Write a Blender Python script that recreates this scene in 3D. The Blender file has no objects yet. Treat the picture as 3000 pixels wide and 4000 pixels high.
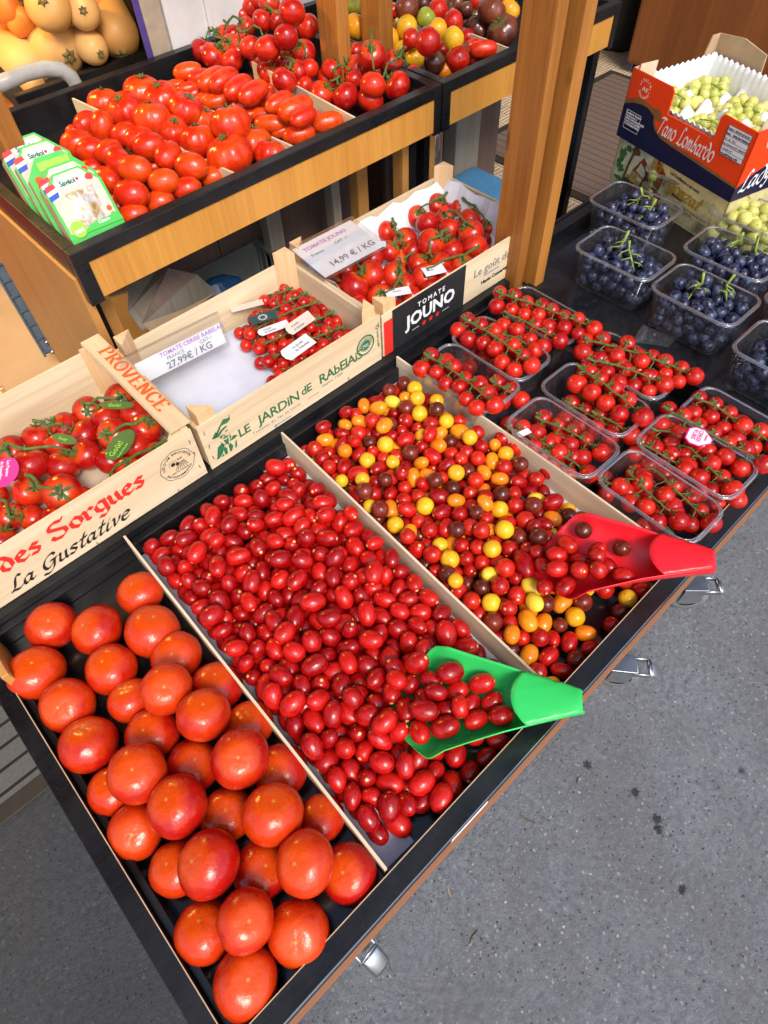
import bpy, bmesh, math, random
import numpy as np
from mathutils import Vector, Matrix, Euler, Quaternion
random.seed(11)
C = bpy.context.scene.collection
scene = bpy.context.scene
PI = math.pi
# ------------------------------------------------------------------ camera
FPX = 2540.0                                  # focal length in pixels of the 3000 x 4000 photograph
def rodrigues(w):
    w = np.array(w); a = np.linalg.norm(w); k = w/a
    K = np.array([[0,-k[2],k[1]],[k[2],0,-k[0]],[-k[1],k[0],0]])
    return np.eye(3)+math.sin(a)*K+(1-math.cos(a))*K@K
RC = rodrigues([2.36476907, -0.942201463, 0.260764729])
EYE = np.array([0,0,1.6])
cd = bpy.data.cameras.new('camera'); cam = bpy.data.objects.new('camera', cd); C.objects.link(cam)
cd.sensor_fit = 'VERTICAL'; cd.sensor_height = 36; cd.lens = 36*FPX/4000; cd.clip_end = 500; cd.clip_start = .02
mw = Matrix.Identity(4)
for i in range(3):
    mw[i][0] = RC[0,i]; mw[i][1] = -RC[1,i]; mw[i][2] = -RC[2,i]; mw[i][3] = EYE[i]
cam.matrix_world = mw
scene.camera = cam
# ------------------------------------------------------------------ light
w = bpy.data.worlds.new("World"); scene.world = w; w.use_nodes = True
nt = w.node_tree; bg = nt.nodes['Background']
sky = nt.nodes.new('ShaderNodeTexSky'); sky.sky_type = 'NISHITA'; sky.sun_disc = False
SUN_EL, SUN_AZ = math.radians(48), math.radians(200)      # the sun stands over the street, behind the viewer
sky.sun_elevation = SUN_EL; sky.sun_rotation = SUN_AZ; sky.dust_density = 2.5; sky.air_density = 1.0; sky.ozone_density = .8
nt.links.new(sky.outputs[0], bg.inputs[0]); bg.inputs[1].default_value = 0.148
sd = bpy.data.lights.new('sun', 'SUN'); sd.energy = 1.7; sd.angle = math.radians(20); sd.color = (1, .93, .84)
so = bpy.data.objects.new('sun', sd); C.objects.link(so)
sdir = Vector((math.sin(SUN_AZ)*math.cos(SUN_EL), math.cos(SUN_AZ)*math.cos(SUN_EL), math.sin(SUN_EL)))
so.rotation_euler = sdir.to_track_quat('Z', 'Y').to_euler()
scene.view_settings.view_transform = 'Standard'; scene.view_settings.look = 'None'
scene.view_settings.exposure = 0.68; scene.view_settings.gamma = 1
# ------------------------------------------------------------------ measuring: a photo pixel on a level plane / plane y
def ray(px, py): return RC.T @ np.array([px-1500.0, py-2000.0, FPX])
def at(px, py, z):
    r = ray(px, py); return Vector(EYE + r*((z-1.6)/r[2]))
def aty(px, py, y):
    r = ray(px, py); return Vector(EYE + r*(y/r[1]))
def depth(p): return float((RC @ (np.array(p)-EYE))[2])
# ------------------------------------------------------------------ materials
MATS = {}
def nmat(name):
    m = bpy.data.materials.new(name); m.use_nodes = True
    n = m.node_tree.nodes; b = n['Principled BSDF']; MATS[name] = m
    return m, m.node_tree, b
def node(t, kind, **kw):
    n = t.nodes.new('ShaderNode'+kind)
    for k, v in kw.items():
        if k in n.inputs.keys(): n.inputs[k].default_value = v
        else: setattr(n, k, v)
    return n
def ramp(t, src, stops):
    r = t.nodes.new('ShaderNodeValToRGB'); e = r.color_ramp.elements
    while len(e) < len(stops): e.new(.5)
    for i, (p, c) in enumerate(stops): e[i].position = p; e[i].color = (*c, 1) if len(c) == 3 else c
    t.links.new(src, r.inputs[0]); return r.outputs[0]
def mixc(t, fac, a, b, mode='MIX'):
    m = t.nodes.new('ShaderNodeMix'); m.data_type = 'RGBA'; m.blend_type = mode
    for sock, val in ((m.inputs[0], fac), (m.inputs[6], a), (m.inputs[7], b)):
        if hasattr(val, 'is_output'): t.links.new(val, sock)
        elif isinstance(val, (int, float)): sock.default_value = val
        else: sock.default_value = (*val, 1)
    return m.outputs[2]
def math_(t, op, a, b=None, c=None):
    m = t.nodes.new('ShaderNodeMath'); m.operation = op
    for i, v in enumerate((a, b, c)):
        if v is None: continue
        if hasattr(v, 'is_output'): t.links.new(v, m.inputs[i])
        else: m.inputs[i].default_value = v
    return m.outputs[0]
def coords(t, rnd=True):
    tc = t.nodes.new('ShaderNodeTexCoord'); out = tc.outputs['Object']
    if rnd:
        oi = t.nodes.new('ShaderNodeObjectInfo')
        v = t.nodes.new('ShaderNodeVectorMath'); v.operation = 'SCALE'; v.inputs[0].default_value = (37, 23, 51)
        t.links.new(oi.outputs['Random'], v.inputs['Scale'])
        a = t.nodes.new('ShaderNodeVectorMath'); a.operation = 'ADD'
        t.links.new(out, a.inputs[0]); t.links.new(v.outputs[0], a.inputs[1]); out = a.outputs[0]
    return out
def scaled(t, vec, s):
    m = t.nodes.new('ShaderNodeMapping'); m.inputs['Scale'].default_value = s
    t.links.new(vec, m.inputs[0]); return m.outputs[0]
def noise(t, vec, scale, detail=4, rough=.55, dist=0):
    n = node(t, 'TexNoise', Scale=scale, Detail=detail, Roughness=rough, Distortion=dist)
    t.links.new(vec, n.inputs['Vector']); return n.outputs[0]
def bump(t, b, h, strength=.3, dist=.001):
    bp = node(t, 'Bump', Strength=strength, Distance=dist)
    t.links.new(h, bp.inputs['Height']); t.links.new(bp.outputs[0], b.inputs['Normal'])
def plain(name, col, rough=.5, spec=.5, metal=0, coat=0, vary=.12, nscale=30, bmp=0):
    m, t, b = nmat(name); v = coords(t, False)
    n = noise(t, v, nscale)
    lo = tuple(c*(1-vary) for c in col); hi = tuple(min(1, c*(1+vary)) for c in col)
    t.links.new(ramp(t, n, [(.3, lo), (.7, hi)]), b.inputs['Base Color'])
    b.inputs['Roughness'].default_value = rough; b.inputs['Specular IOR Level'].default_value = spec
    b.inputs['Metallic'].default_value = metal; b.inputs['Coat Weight'].default_value = coat
    if bmp: bump(t, b, noise(t, v, nscale*6), bmp, .0006)
    return m
def wood(name, dark, light, axis=2, rough=.5, fine=90, knots=False, spec=.4):
    m, t, b = nmat(name); v = coords(t)
    s = [fine, fine, fine]; s[axis] = fine/28
    g = noise(t, scaled(t, v, s), 1, 5, .65, .4)
    s2 = [9, 9, 9]; s2[axis] = .9
    g2 = noise(t, scaled(t, v, s2), 1, 3, .5, .8)
    c = mixc(t, .55, ramp(t, g, [(.32, dark), (.62, light)]), ramp(t, g2, [(.3, dark), (.7, light)]))
    if knots:
        sk = [14, 14, 14]; sk[axis] = 5
        vo = node(t, 'TexVoronoi', Scale=1.0); t.links.new(scaled(t, v, sk), vo.inputs['Vector'])
        c = mixc(t, ramp(t, vo.outputs['Distance'], [(.07, (.85,)*3), (.17, (0,)*3)]), c, tuple(x*.45 for x in dark))
    t.links.new(c, b.inputs['Base Color']); b.inputs['Roughness'].default_value = rough
    b.inputs['Specular IOR Level'].default_value = spec
    bump(t, b, g, .25, .0006)
    return m
def fruit(name, c1, c2, scar=(.75,.55,.2), rough=.2, scarsize=.985, sss=0, top=None, spots=0, coat=.15, vary=.35):
    m, t, b = nmat(name); v = coords(t)
    oi = t.nodes.new('ShaderNodeObjectInfo')
    n = noise(t, v, 1.1, 2)
    f = math_(t, 'ADD', n, math_(t, 'MULTIPLY', math_(t, 'SUBTRACT', oi.outputs['Random'], .5), vary))
    c = ramp(t, f, [(.34, c1), (.66, c2)])
    raw = t.nodes.new('ShaderNodeTexCoord')
    sep = t.nodes.new('ShaderNodeSeparateXYZ')
    nrm = t.nodes.new('ShaderNodeVectorMath'); nrm.operation = 'NORMALIZE'
    t.links.new(raw.outputs['Object'], nrm.inputs[0]); t.links.new(nrm.outputs[0], sep.inputs[0])
    z = sep.outputs[2]
    if top:                                        # the shoulders round the stalk are less ripe
        zz = math_(t, 'ADD', z, math_(t, 'MULTIPLY', noise(t, v, 3, 2), .25))
        c = mixc(t, ramp(t, zz, [(.72, (0,)*3), (1.0, (.85,)*3)]), c, top)
    if spots:
        s = noise(t, v, 26, 2, .4)
        c = mixc(t, ramp(t, s, [(.70, (0,)*3), (.76, (spots,)*3)]), c, (.8, .35, .08))
    if scar:
        c = mixc(t, ramp(t, z, [(scarsize, (0,)*3), (min(.9999, scarsize+(1-scarsize)*.35), (1,)*3)]), c, scar)
    t.links.new(c, b.inputs['Base Color']); b.inputs['Specular IOR Level'].default_value = .42
    rr = ramp(t, noise(t, v, 4, 3), [(.3, (rough*.8,)*3), (.7, (rough*1.35,)*3)])
    t.links.new(rr, b.inputs['Roughness'])
    b.inputs['Coat Weight'].default_value = coat; b.inputs['Coat Roughness'].default_value = .12
    if sss:
        b.inputs['Subsurface Weight'].default_value = sss; b.inputs['Subsurface Radius'].default_value = (1, .25, .1)
        b.inputs['Subsurface Scale'].default_value = .35
    bump(t, b, noise(t, v, 3.5, 2), .06, .05)
    return m
RED1, RED2 = (.36, .004, .004), (.62, .018, .008)
F = dict(
 plum=fruit('red_plum_tomato_skin', (.29,.002,.003), (.54,.009,.005), rough=.23, scarsize=.980, vary=.6),
 red=fruit('red_cherry_tomato_skin', (.34,.004,.004), (.60,.020,.006), rough=.21, scarsize=.988),
 yellow=fruit('yellow_cherry_tomato_skin', (.80,.36,.010), (.88,.52,.02), (.45,.32,.05), .17, .99),
 pale=fruit('pale_yellow_tomato_skin', (.85,.58,.03), (.88,.66,.06), (.5,.4,.1), .18, .99),
 orange=fruit('orange_cherry_tomato_skin', (.78,.20,.006), (.86,.30,.010), (.5,.3,.05), .17, .99),
 brown=fruit('brown_cherry_tomato_skin', (.085,.012,.006), (.20,.022,.010), (.4,.2,.05), .18, .99),
 beef=fruit('orange_red_beef_tomato_skin', (.42,.006,.003), (.58,.036,.003), (.50,.28,.05), .25, .9965, 0, (.66,.070,.003), .45, .12, .6),
 vine=fruit('red_vine_tomato_skin', (.36,.005,.004), (.60,.025,.006), None, .2, .99, 0, (.66,.07,.006), .25),
 oval=fruit('red_oval_tomato_skin', (.56,.018,.004), (.68,.065,.004), (.5,.3,.05), .24, .996, 0, None, .15, .1),
 dark=fruit('dark_brown_tomato_skin', (.07,.018,.012), (.19,.045,.02), (.25,.2,.08), .22, .99, 0, (.12,.10,.03)),
 gold=fruit('golden_tomato_skin', (.62,.22,.01), (.80,.34,.015), (.3,.25,.05), .22, .99, 0, (.55,.30,.02)),
 lime=fruit('green_striped_tomato_skin', (.30,.36,.03), (.55,.52,.04), (.3,.3,.1), .2, .99),
 white_grape=fruit('white_grape_skin', (.52,.50,.10), (.74,.66,.20), (.25,.16,.05), .3, .99, .25),
)
def grape_skin():
    m, t, b = nmat('blue_grape_skin'); v = coords(t)
    n = noise(t, v, 1.6, 4, .6)
    t.links.new(ramp(t, n, [(.40, (.006,.006,.018)), (.56, (.032,.042,.098)), (.75, (.10,.122,.21))]), b.inputs['Base Color'])
    t.links.new(ramp(t, n, [(.4, (.22,)*3), (.6, (.5,)*3)]), b.inputs['Roughness'])
    return m
F['blue_grape'] = grape_skin()
M = dict(
 black=plain('black_laminate', (.006,.0065,.008), .30, .35, vary=.3, nscale=8),
 black_gloss=plain('glossy_black_tray', (.008,.008,.010), .10, .5, vary=.4, nscale=10),
 black_soft=plain('black_plastic', (.015,.016,.018), .45, .4),
 fascia=wood('orange_wood_laminate', (.42,.175,.028), (.62,.30,.060), 2, .42, 130),
 panel=wood('honey_wood_panel', (.42,.19,.045), (.56,.27,.075), 2, .45, 110),
 skirt=wood('copper_wood_edge', (.24,.085,.03), (.38,.15,.055), 0, .5, 120),
 post=wood('stained_pine_post', (.20,.066,.012), (.48,.20,.040), 2, .42, 95, True),
 crate=wood('pale_poplar_veneer', (.52,.385,.22), (.78,.65,.44), 0, .6, 60, False, .2),
 crate_y=wood('pale_poplar_veneer_side', (.50,.37,.205), (.76,.62,.41), 1, .6, 60, False, .2),
 cratepost=wood('pale_pine_corner_post', (.60,.36,.17), (.80,.57,.33), 2, .6, 70, False, .2),
 divider=wood('thin_poplar_divider', (.55,.44,.30), (.76,.66,.48), 1, .6, 60, False, .2),
 cabinet=wood('brown_cabinet_wood', (.20,.060,.018), (.33,.115,.03), 2, .4, 40),
 darkwood=wood('dark_brown_boards', (.13,.09,.072), (.21,.15,.12), 2, .6, 60),
 greywood=wood('grey_weathered_post', (.22,.19,.15), (.36,.33,.27), 2, .6, 60),
 paper=plain('white_paper', (.74,.76,.81), .7, .2, vary=.04, nscale=12, bmp=.15),
 blue_paper=plain('bluish_liner_paper', (.62,.67,.80), .7, .2, vary=.06, nscale=14, bmp=.4),
 card=plain('brown_cardboard', (.48,.34,.21), .75, .2, vary=.1, nscale=30),
 card_pale=plain('pale_cardboard', (.62,.50,.36), .75, .2, vary=.1, nscale=30),  # paler card for a crate base and the box corner flaps
 orange_box=plain('orange_printed_card', (.80,.055,.006), .42, .4, vary=.03),
 navy=plain('navy_printed_card', (.008,.009,.045), .4, .4, vary=.1),
 brownprint=plain('brown_print', (.22,.10,.03), .5, .3),
 cream=plain('cream_printed_card', (.60,.54,.27), .5, .3, vary=.18, nscale=40),
 foam=plain('white_foam_liner', (.76,.78,.81), .55, .3, vary=.02),
 stem=plain('green_tomato_stem', (.085,.14,.035), .55, .3, vary=.35, nscale=120),
 grape_stem=plain('pale_green_grape_stem', (.26,.36,.06), .5, .3, vary=.25, nscale=90),
 dry_stem=plain('dry_stalk_end', (.15,.12,.045), .7, .2),
 steel=plain('zinc_steel', (.62,.64,.66), .32, .5, 1, vary=.1),
 rubber=plain('grey_rubber_tyre', (.17,.175,.18), .55, .4),
 hub=plain('grey_wheel_hub', (.42,.43,.45), .45, .4),
 white=plain('white_ink', (.76,.76,.77), .6, .3, vary=.01),
 red_ink=plain('red_ink', (.70,.03,.02), .6, .3, vary=.03),
 orange_ink=plain('orange_ink', (.72,.10,.02), .6, .3, vary=.03),
 black_ink=plain('black_ink', (.02,.02,.022), .6, .3),
 green_ink=plain('dark_green_ink', (.03,.16,.07), .6, .3),
 violet_ink=plain('violet_ink', (.42,.22,.55), .6, .3),
faded_ink=plain('faded_ink', (.50,.51,.56), .6, .3),
 grey_ink=plain('grey_ink', (.20,.22,.26), .6, .3),
 gold_ink=plain('gold_ink', (.36,.21,.015), .4, .4),
 green_card=plain('bright_green_card', (.06,.48,.07), .45, .4, vary=.05),
 lime_card=plain('lime_green_card', (.30,.62,.05), .45, .4, vary=.05),
 buff=plain('buff_card', (.62,.52,.43), .6, .3, vary=.05),
 green_scoop=plain('green_plastic_sheet', (.03,.55,.11), .33, .5, vary=.05, nscale=9),
 red_scoop=plain('red_plastic_sheet', (.80,.012,.022), .33, .5, vary=.05, nscale=9),
 pink=plain('pink_tag_edge', (.80,.03,.30), .5, .3),
 dark_tag=plain('dark_green_tag', (.03,.07,.075), .5, .3),
 leaf_tag=plain('green_leaf_tag', (.05,.14,.04), .5, .3),
 blue=plain('blue_plastic', (.01,.05,.14), .4, .4),
 bluelid=plain('pale_blue_lid', (.06,.20,.38), .5, .3),
 greybin=plain('grey_green_plastic', (.14,.16,.15), .5, .4, vary=.2),
 grey_rail=plain('slate_grey_plastic', (.10,.13,.16), .45, .4),
 red_basket=plain('red_basket_plastic', (.55,.012,.01), .4, .4),
 tube=plain('grey_painted_tube', (.42,.42,.39), .3, .5),
 wall=plain('whitewashed_wall', (.60,.60,.59), .8, .2, vary=.15, nscale=7, bmp=.5),
 beige=plain('beige_plaster', (.36,.30,.22), .8, .2, vary=.12),
 violet=plain('violet_paint', (.07,.045,.20), .7, .2),
 flag_blue=plain('flag_blue_ink', (.03,.09,.45), .5, .3),
 flag_red=plain('flag_red_ink', (.70,.05,.05), .5, .3),
 squash=fruit('butternut_squash_skin', (.60,.30,.085), (.78,.46,.16), (.3,.22,.08), .45, .99, 0, None, 0, 0),
 squash2=fruit('orange_pumpkin_skin', (.72,.17,.02), (.80,.26,.03), (.3,.22,.08), .42, .99, 0, None, 0, 0),
)
def worn(mat, lo, hi, dust=.05):
    m = M[mat]; t = m.node_tree; b = t.nodes['Principled BSDF']; v = coords(t, False)
    sc = noise(t, scaled(t, v, (3, 60, 60)), 3, 4, .7, 1.2); sm = noise(t, v, 5, 5, .65)
    t.links.new(ramp(t, math_(t, 'MULTIPLY_ADD', sc, .4, math_(t, 'MULTIPLY', sm, .6)), [(.35, (lo,)*3), (.65, (hi,)*3)]), b.inputs['Roughness'])
    old = b.inputs['Base Color'].links[0].from_socket
    d = noise(t, v, 420, 2, .5); f = ramp(t, d, [(.70, (0,)*3), (.78, (dust*6,)*3)])
    t.links.new(mixc(t, f, mixc(t, ramp(t, sm, [(.4, (0,)*3), (.75, (dust,)*3)]), old, (.25,.24,.22)), (.35,.34,.32)), b.inputs['Base Color'])
for q_ in (('black', .18, .48), ('black_gloss', .06, .28, .03), ('black_soft', .35, .6)): worn(*q_)
def clear_plastic(name, tint=(.96,.97,1), gloss=.12, haze=.10):
    m, t, b = nmat(name); out = t.nodes['Material Output']; t.nodes.remove(b)
    tr = node(t, 'BsdfTransparent'); tr.inputs[0].default_value = (*tint, 1)
    gl = node(t, 'BsdfGlossy'); gl.inputs['Roughness'].default_value = .08
    df = node(t, 'BsdfDiffuse'); df.inputs[0].default_value = (.85, .88, .95, 1)
    lw = node(t, 'LayerWeight', Blend=.35)
    f = math_(t, 'MULTIPLY_ADD', lw.outputs['Facing'], .55, gloss)
    m1 = node(t, 'MixShader'); m1.inputs[0].default_value = haze
    t.links.new(tr.outputs[0], m1.inputs[1]); t.links.new(df.outputs[0], m1.inputs[2])
    m2 = node(t, 'MixShader'); t.links.new(f, m2.inputs[0])
    t.links.new(m1.outputs[0], m2.inputs[1]); t.links.new(gl.outputs[0], m2.inputs[2])
    t.links.new(m2.outputs[0], out.inputs[0])
    return m
M['clear'] = clear_plastic('clear_plastic', (.97,.975,.985), .035, .02)
M['clear_rim'] = clear_plastic('clear_plastic_rim', (.95,.96,.97), .10, .05)
M['clear_bead'] = clear_plastic('clear_plastic_bead', (.92,.94,.96), .28, .16)
M['acrylic'] = clear_plastic('clear_acrylic', (.99,.99,.99), .01, .012)
M['film'] = clear_plastic('wrapping_film', (.8,.82,.85), .3, .15)
def asphalt():
    m, t, b = nmat('worn_asphalt'); v = coords(t, False)
    c = ramp(t, noise(t, v, 70, 8, .8), [(.36, (.100,.109,.124)), (.64, (.26,.278,.306))])
    c = mixc(t, ramp(t, noise(t, v, 2.6, 6, .7), [(.38, (0,)*3), (.62, (.6,)*3)]), c, (.12,.12,.122))
    c = mixc(t, ramp(t, noise(t, v, 14, 5, .7), [(.50, (0,)*3), (.68, (.55,)*3)]), c, (.20,.205,.215))
    c = mixc(t, ramp(t, noise(t, v, 6, 3), [(.60, (0,)*3), (.75, (.35,)*3)]), c, (.20,.20,.20))
    nv = t.nodes.new('ShaderNodeVectorMath'); nv.operation = 'ADD'
    nn = node(t, 'TexNoise', Scale=90.0, Detail=2.0); t.links.new(v, nn.inputs['Vector'])
    sc_ = t.nodes.new('ShaderNodeVectorMath'); sc_.operation = 'SCALE'; sc_.inputs['Scale'].default_value = .006
    t.links.new(nn.outputs['Color'], sc_.inputs[0]); t.links.new(v, nv.inputs[0]); t.links.new(sc_.outputs[0], nv.inputs[1])
    for s, thr, col in ((52, .17, (.31,.31,.31)), (95, .19, (.27,.275,.28)), (24, .065, (.50,.49,.47)), (70, .17, (.05,.05,.055)), (36, .10, (.33,.31,.28)), (44, .13, (.06,.06,.065))):
        vo = node(t, 'TexVoronoi', Scale=float(s)); t.links.new(nv.outputs[0], vo.inputs['Vector'])
        keep = math_(t, 'GREATER_THAN', node_sep(t, vo.outputs['Color']), .45)
        f = math_(t, 'MULTIPLY', ramp(t, vo.outputs['Distance'], [(thr*.7, (1,)*3), (thr*1.1, (0,)*3)]), keep)
        c = mixc(t, f, c, col)
    # shade deepening towards the shop side, painted into the asphalt colour
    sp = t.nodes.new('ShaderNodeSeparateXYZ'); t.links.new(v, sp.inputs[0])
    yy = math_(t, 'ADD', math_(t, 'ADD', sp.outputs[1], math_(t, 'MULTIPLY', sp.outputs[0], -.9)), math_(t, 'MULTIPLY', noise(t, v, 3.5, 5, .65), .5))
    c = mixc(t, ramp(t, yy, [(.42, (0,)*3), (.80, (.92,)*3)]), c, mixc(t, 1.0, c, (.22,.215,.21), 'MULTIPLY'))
    # soft round grease marks and chewing gum
    vo = node(t, 'TexVoronoi', Scale=4.2); t.links.new(nv.outputs[0], vo.inputs['Vector'])
    c = mixc(t, ramp(t, vo.outputs['Distance'], [(.05, (.6,)*3), (.09, (0,)*3)]), c, (.06,.06,.065))
    vo = node(t, 'TexVoronoi', Scale=2.7); t.links.new(nv.outputs[0], vo.inputs['Vector'])
    c = mixc(t, ramp(t, vo.outputs['Distance'], [(.05, (.5,)*3), (.10, (0,)*3)]), c, (.24,.23,.22))
    # splashes where they lie on the ground
    for px, py, r in ((2295,2990,.013),(2482,3095,.017),(2568,3200,.017),(2572,3240,.015),(2898,3012,.012),(2665,3478,.016)):
        p = at(px, py, 0)
        d = t.nodes.new('ShaderNodeVectorMath'); d.operation = 'DISTANCE'
        nv2 = t.nodes.new('ShaderNodeVectorMath'); nv2.operation = 'MULTIPLY_ADD'; nv2.inputs[1].default_value = (.020,)*3
        n2 = node(t, 'TexNoise', Scale=160.0, Detail=1.0); t.links.new(v, n2.inputs['Vector'])
        t.links.new(n2.outputs['Color'], nv2.inputs[0]); t.links.new(v, nv2.inputs[2])
        t.links.new(nv2.outputs[0], d.inputs[0]); d.inputs[1].default_value = (p.x+.010, p.y+.010, .010)
        c = mixc(t, ramp(t, d.outputs['Value'], [(r*.55, (.9,)*3), (r*.72, (0,)*3)]), c, (.012,.014,.02))
    t.links.new(c, b.inputs['Base Color']); b.inputs['Roughness'].default_value = .72
    bump(t, b, noise(t, v, 75, 8, .8), 1.0, .006)
    return m
def node_sep(t, col):
    s = t.nodes.new('ShaderNodeSeparateColor'); t.links.new(col, s.inputs[0]); return s.outputs[0]
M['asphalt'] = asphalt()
def striped(name, base, dark, period, axis, width=.16):
    m, t, b = nmat(name); v = coords(t, False)
    sep = t.nodes.new('ShaderNodeSeparateXYZ'); t.links.new(v, sep.inputs[0])
    x = math_(t, 'ADD', sep.outputs[axis], math_(t, 'MULTIPLY', noise(t, v, 3, 2), .008))
    f = math_(t, 'FRACT', math_(t, 'DIVIDE', x, period))
    c = ramp(t, noise(t, v, 300, 3, .8), [(.3, tuple(q*.6 for q in base)), (.7, base)])
    c = mixc(t, math_(t, 'LESS_THAN', f, width), c, dark)
    t.links.new(c, b.inputs['Base Color']); b.inputs['Roughness'].default_value = .9; b.inputs['Specular IOR Level'].default_value = .1
    bump(t, b, math_(t, 'LESS_THAN', f, width), -.8, .004)
    return m
M['grey_mat'] = striped('ridged_grey_mat', (.13,.13,.125), (.02,.02,.02), .052, 1)
M['brown_mat'] = striped('ridged_brown_mat', (.19,.14,.115), (.08,.058,.048), .046, 0, .14)
M['mat_edge'] = plain('mat_edge_strip', (.035,.030,.022), .6, .3)
def checker():
    m, t, b = nmat('aluminium_tread_plate'); v = coords(t, False)
    ch = node(t, 'TexChecker', Scale=15.0); 
    t.links.new(v, ch.inputs['Vector']); ch.inputs[1].default_value = (1,1,1,1); ch.inputs[2].default_value = (0,0,0,1)
    sep = t.nodes.new('ShaderNodeSeparateXYZ'); t.links.new(v, sep.inputs[0])
    sx = math_(t, 'SINE', math_(t, 'MULTIPLY', sep.outputs[0], 330)); sy = math_(t, 'SINE', math_(t, 'MULTIPLY', sep.outputs[1], 330))
    mx = t.nodes.new('ShaderNodeMix'); mx.data_type = 'FLOAT'
    t.links.new(ch.outputs[1], mx.inputs[0]); t.links.new(sx, mx.inputs[2]); t.links.new(sy, mx.inputs[3])
    h = math_(t, 'MAXIMUM', mx.outputs[0], 0.0)
    t.links.new(mixc(t, h, (.42,.29,.17), (.88,.78,.58)), b.inputs['Base Color'])  # golden tint of warm shop lamps, put into the aluminium's base colour
    b.inputs['Metallic'].default_value = .1; b.inputs['Roughness'].default_value = .32
    bump(t, b, h, .9, .002)
    return m
M['tread'] = checker()
M['tile'] = plain('beige_floor_tile', (.50,.36,.20), .35, .5, vary=.10, nscale=5)
M['ceiling'] = wood('canopy_boards', (.42,.20,.08), (.60,.32,.14), 0, .6, 30)
# ------------------------------------------------------------------ mesh builder
def world(o):
    return (world(o.parent) @ o.matrix_parent_inverse @ o.matrix_basis) if o.parent else o.matrix_basis.copy()
def adopt(o, parent):
    """make o a child of parent and leave it where it stands in the world"""
    o.parent = parent; o.matrix_parent_inverse = world(parent).inverted(); return o
class MB:
    def __init__(s): s.v = []; s.f = []; s.mi = []; s.M = Matrix.Identity(4); s.cur = 0
    def _add(s, vs, fs):
        n = len(s.v); s.v += [tuple(s.M @ Vector(p)) for p in vs]; s.f += [tuple(n+i for i in f) for f in fs]; s.mi += [s.cur]*len(fs); return s
    def box(s, a, b):
        x0,y0,z0 = a; x1,y1,z1 = b
        return s._add([(x0,y0,z0),(x1,y0,z0),(x1,y1,z0),(x0,y1,z0),(x0,y0,z1),(x1,y0,z1),(x1,y1,z1),(x0,y1,z1)],
                      [(0,3,2,1),(4,5,6,7),(0,1,5,4),(1,2,6,5),(2,3,7,6),(3,0,4,7)])
    def prism(s, poly, z0, z1):
        n = len(poly)
        return s._add([(x,y,z0) for x,y in poly]+[(x,y,z1) for x,y in poly],
                      [tuple(range(n))[::-1], tuple(range(n,2*n))]+[(i,(i+1)%n,n+(i+1)%n,n+i) for i in range(n)])
    def grid(s, P, closed=False):
        nu, nv = len(P), len(P[0]); vs = [p for r in P for p in r]; fs = []
        for i in range(nu-1):
            for j in range(nv if closed else nv-1): fs.append((i*nv+j, (i+1)*nv+j, (i+1)*nv+(j+1)%nv, i*nv+(j+1)%nv))
        return s._add(vs, fs)
    def tube(s, pts, rads, n=6, cap=True):
        pts = [Vector(p) for p in pts]
        if isinstance(rads, (int, float)): rads = [rads]*len(pts)
        rings = []; up = Vector((.13,.31,.94)).normalized()
        for i, p in enumerate(pts):
            d = (pts[min(i+1,len(pts)-1)]-pts[max(i-1,0)])
            d = d.normalized() if d.length > 1e-9 else Vector((0,0,1))
            a = d.cross(up); a = a.normalized() if a.length > 1e-3 else d.cross(Vector((1,0,0))).normalized()
            b = d.cross(a)
            rings.append([tuple(p+(a*math.cos(t)+b*math.sin(t))*rads[i]) for t in (2*PI*k/n for k in range(n))])
        s.grid(rings, True)
        if cap:
            k = len(s.v)-len(pts)*n
            s.f.append(tuple(range(k, k+n))); s.mi.append(s.cur); s.f.append(tuple(range(len(s.v)-n, len(s.v)))[::-1]); s.mi.append(s.cur)
        return s
    def lathe(s, prof, n=24):
        return s.grid([[(r*math.cos(2*PI*k/n), r*math.sin(2*PI*k/n), z) for k in range(n)] for r, z in prof], True)
    def quad(s, a, b, c, d): return s._add([a,b,c,d], [(0,1,2,3)])
    def mesh(s, name, mats, smooth=False):
        me = bpy.data.meshes.new(name); me.from_pydata(s.v, [], s.f)
        for m in (mats if isinstance(mats, (list, tuple)) else [mats]): me.materials.append(M[m] if isinstance(m, str) else m)
        if len(set(s.mi)) > 1: me.polygons.foreach_set('material_index', s.mi)
        if smooth: me.polygons.foreach_set('use_smooth', [True]*len(me.polygons))
        me.update(); return me
    def build(s, name, mats, parent=None, smooth=False, bevel=0, solid=0):
        o = bpy.data.objects.new(name, s.mesh(name, mats, smooth)); C.objects.link(o)
        if parent: adopt(o, parent)
        if solid: q = o.modifiers.new('thickness','SOLIDIFY'); q.thickness = solid; q.offset = 0
        if bevel: q = o.modifiers.new('bevel','BEVEL'); q.width = bevel; q.segments = 2; q.limit_method = 'ANGLE'
        return o
def tag(o, label, cat, group=None, kind=None):
    o['label'] = label; o['category'] = cat
    if group: o['group'] = group
    if kind: o['kind'] = kind
    return o
def thing(name, label, cat, loc=(0,0,0), rotz=0, group=None):
    o = bpy.data.objects.new(name, None); C.objects.link(o); o.location = loc; o.rotation_euler = (0,0,rotz)
    o.empty_display_size = .02
    return tag(o, label, cat, group)
def structure(mb, name, mat, **k):
    o = mb.build(name, mat, **k); o['kind'] = 'structure'; return o
def inst(me, name, loc, rot=None, scale=1, parent=None):
    o = bpy.data.objects.new(name, me); C.objects.link(o); o.location = loc
    if rot is not None: o.rotation_mode = 'QUATERNION'; o.rotation_quaternion = rot
    o.scale = scale if hasattr(scale, '__len__') else (scale,)*3
    if parent: adopt(o, parent)
    return o
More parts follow.
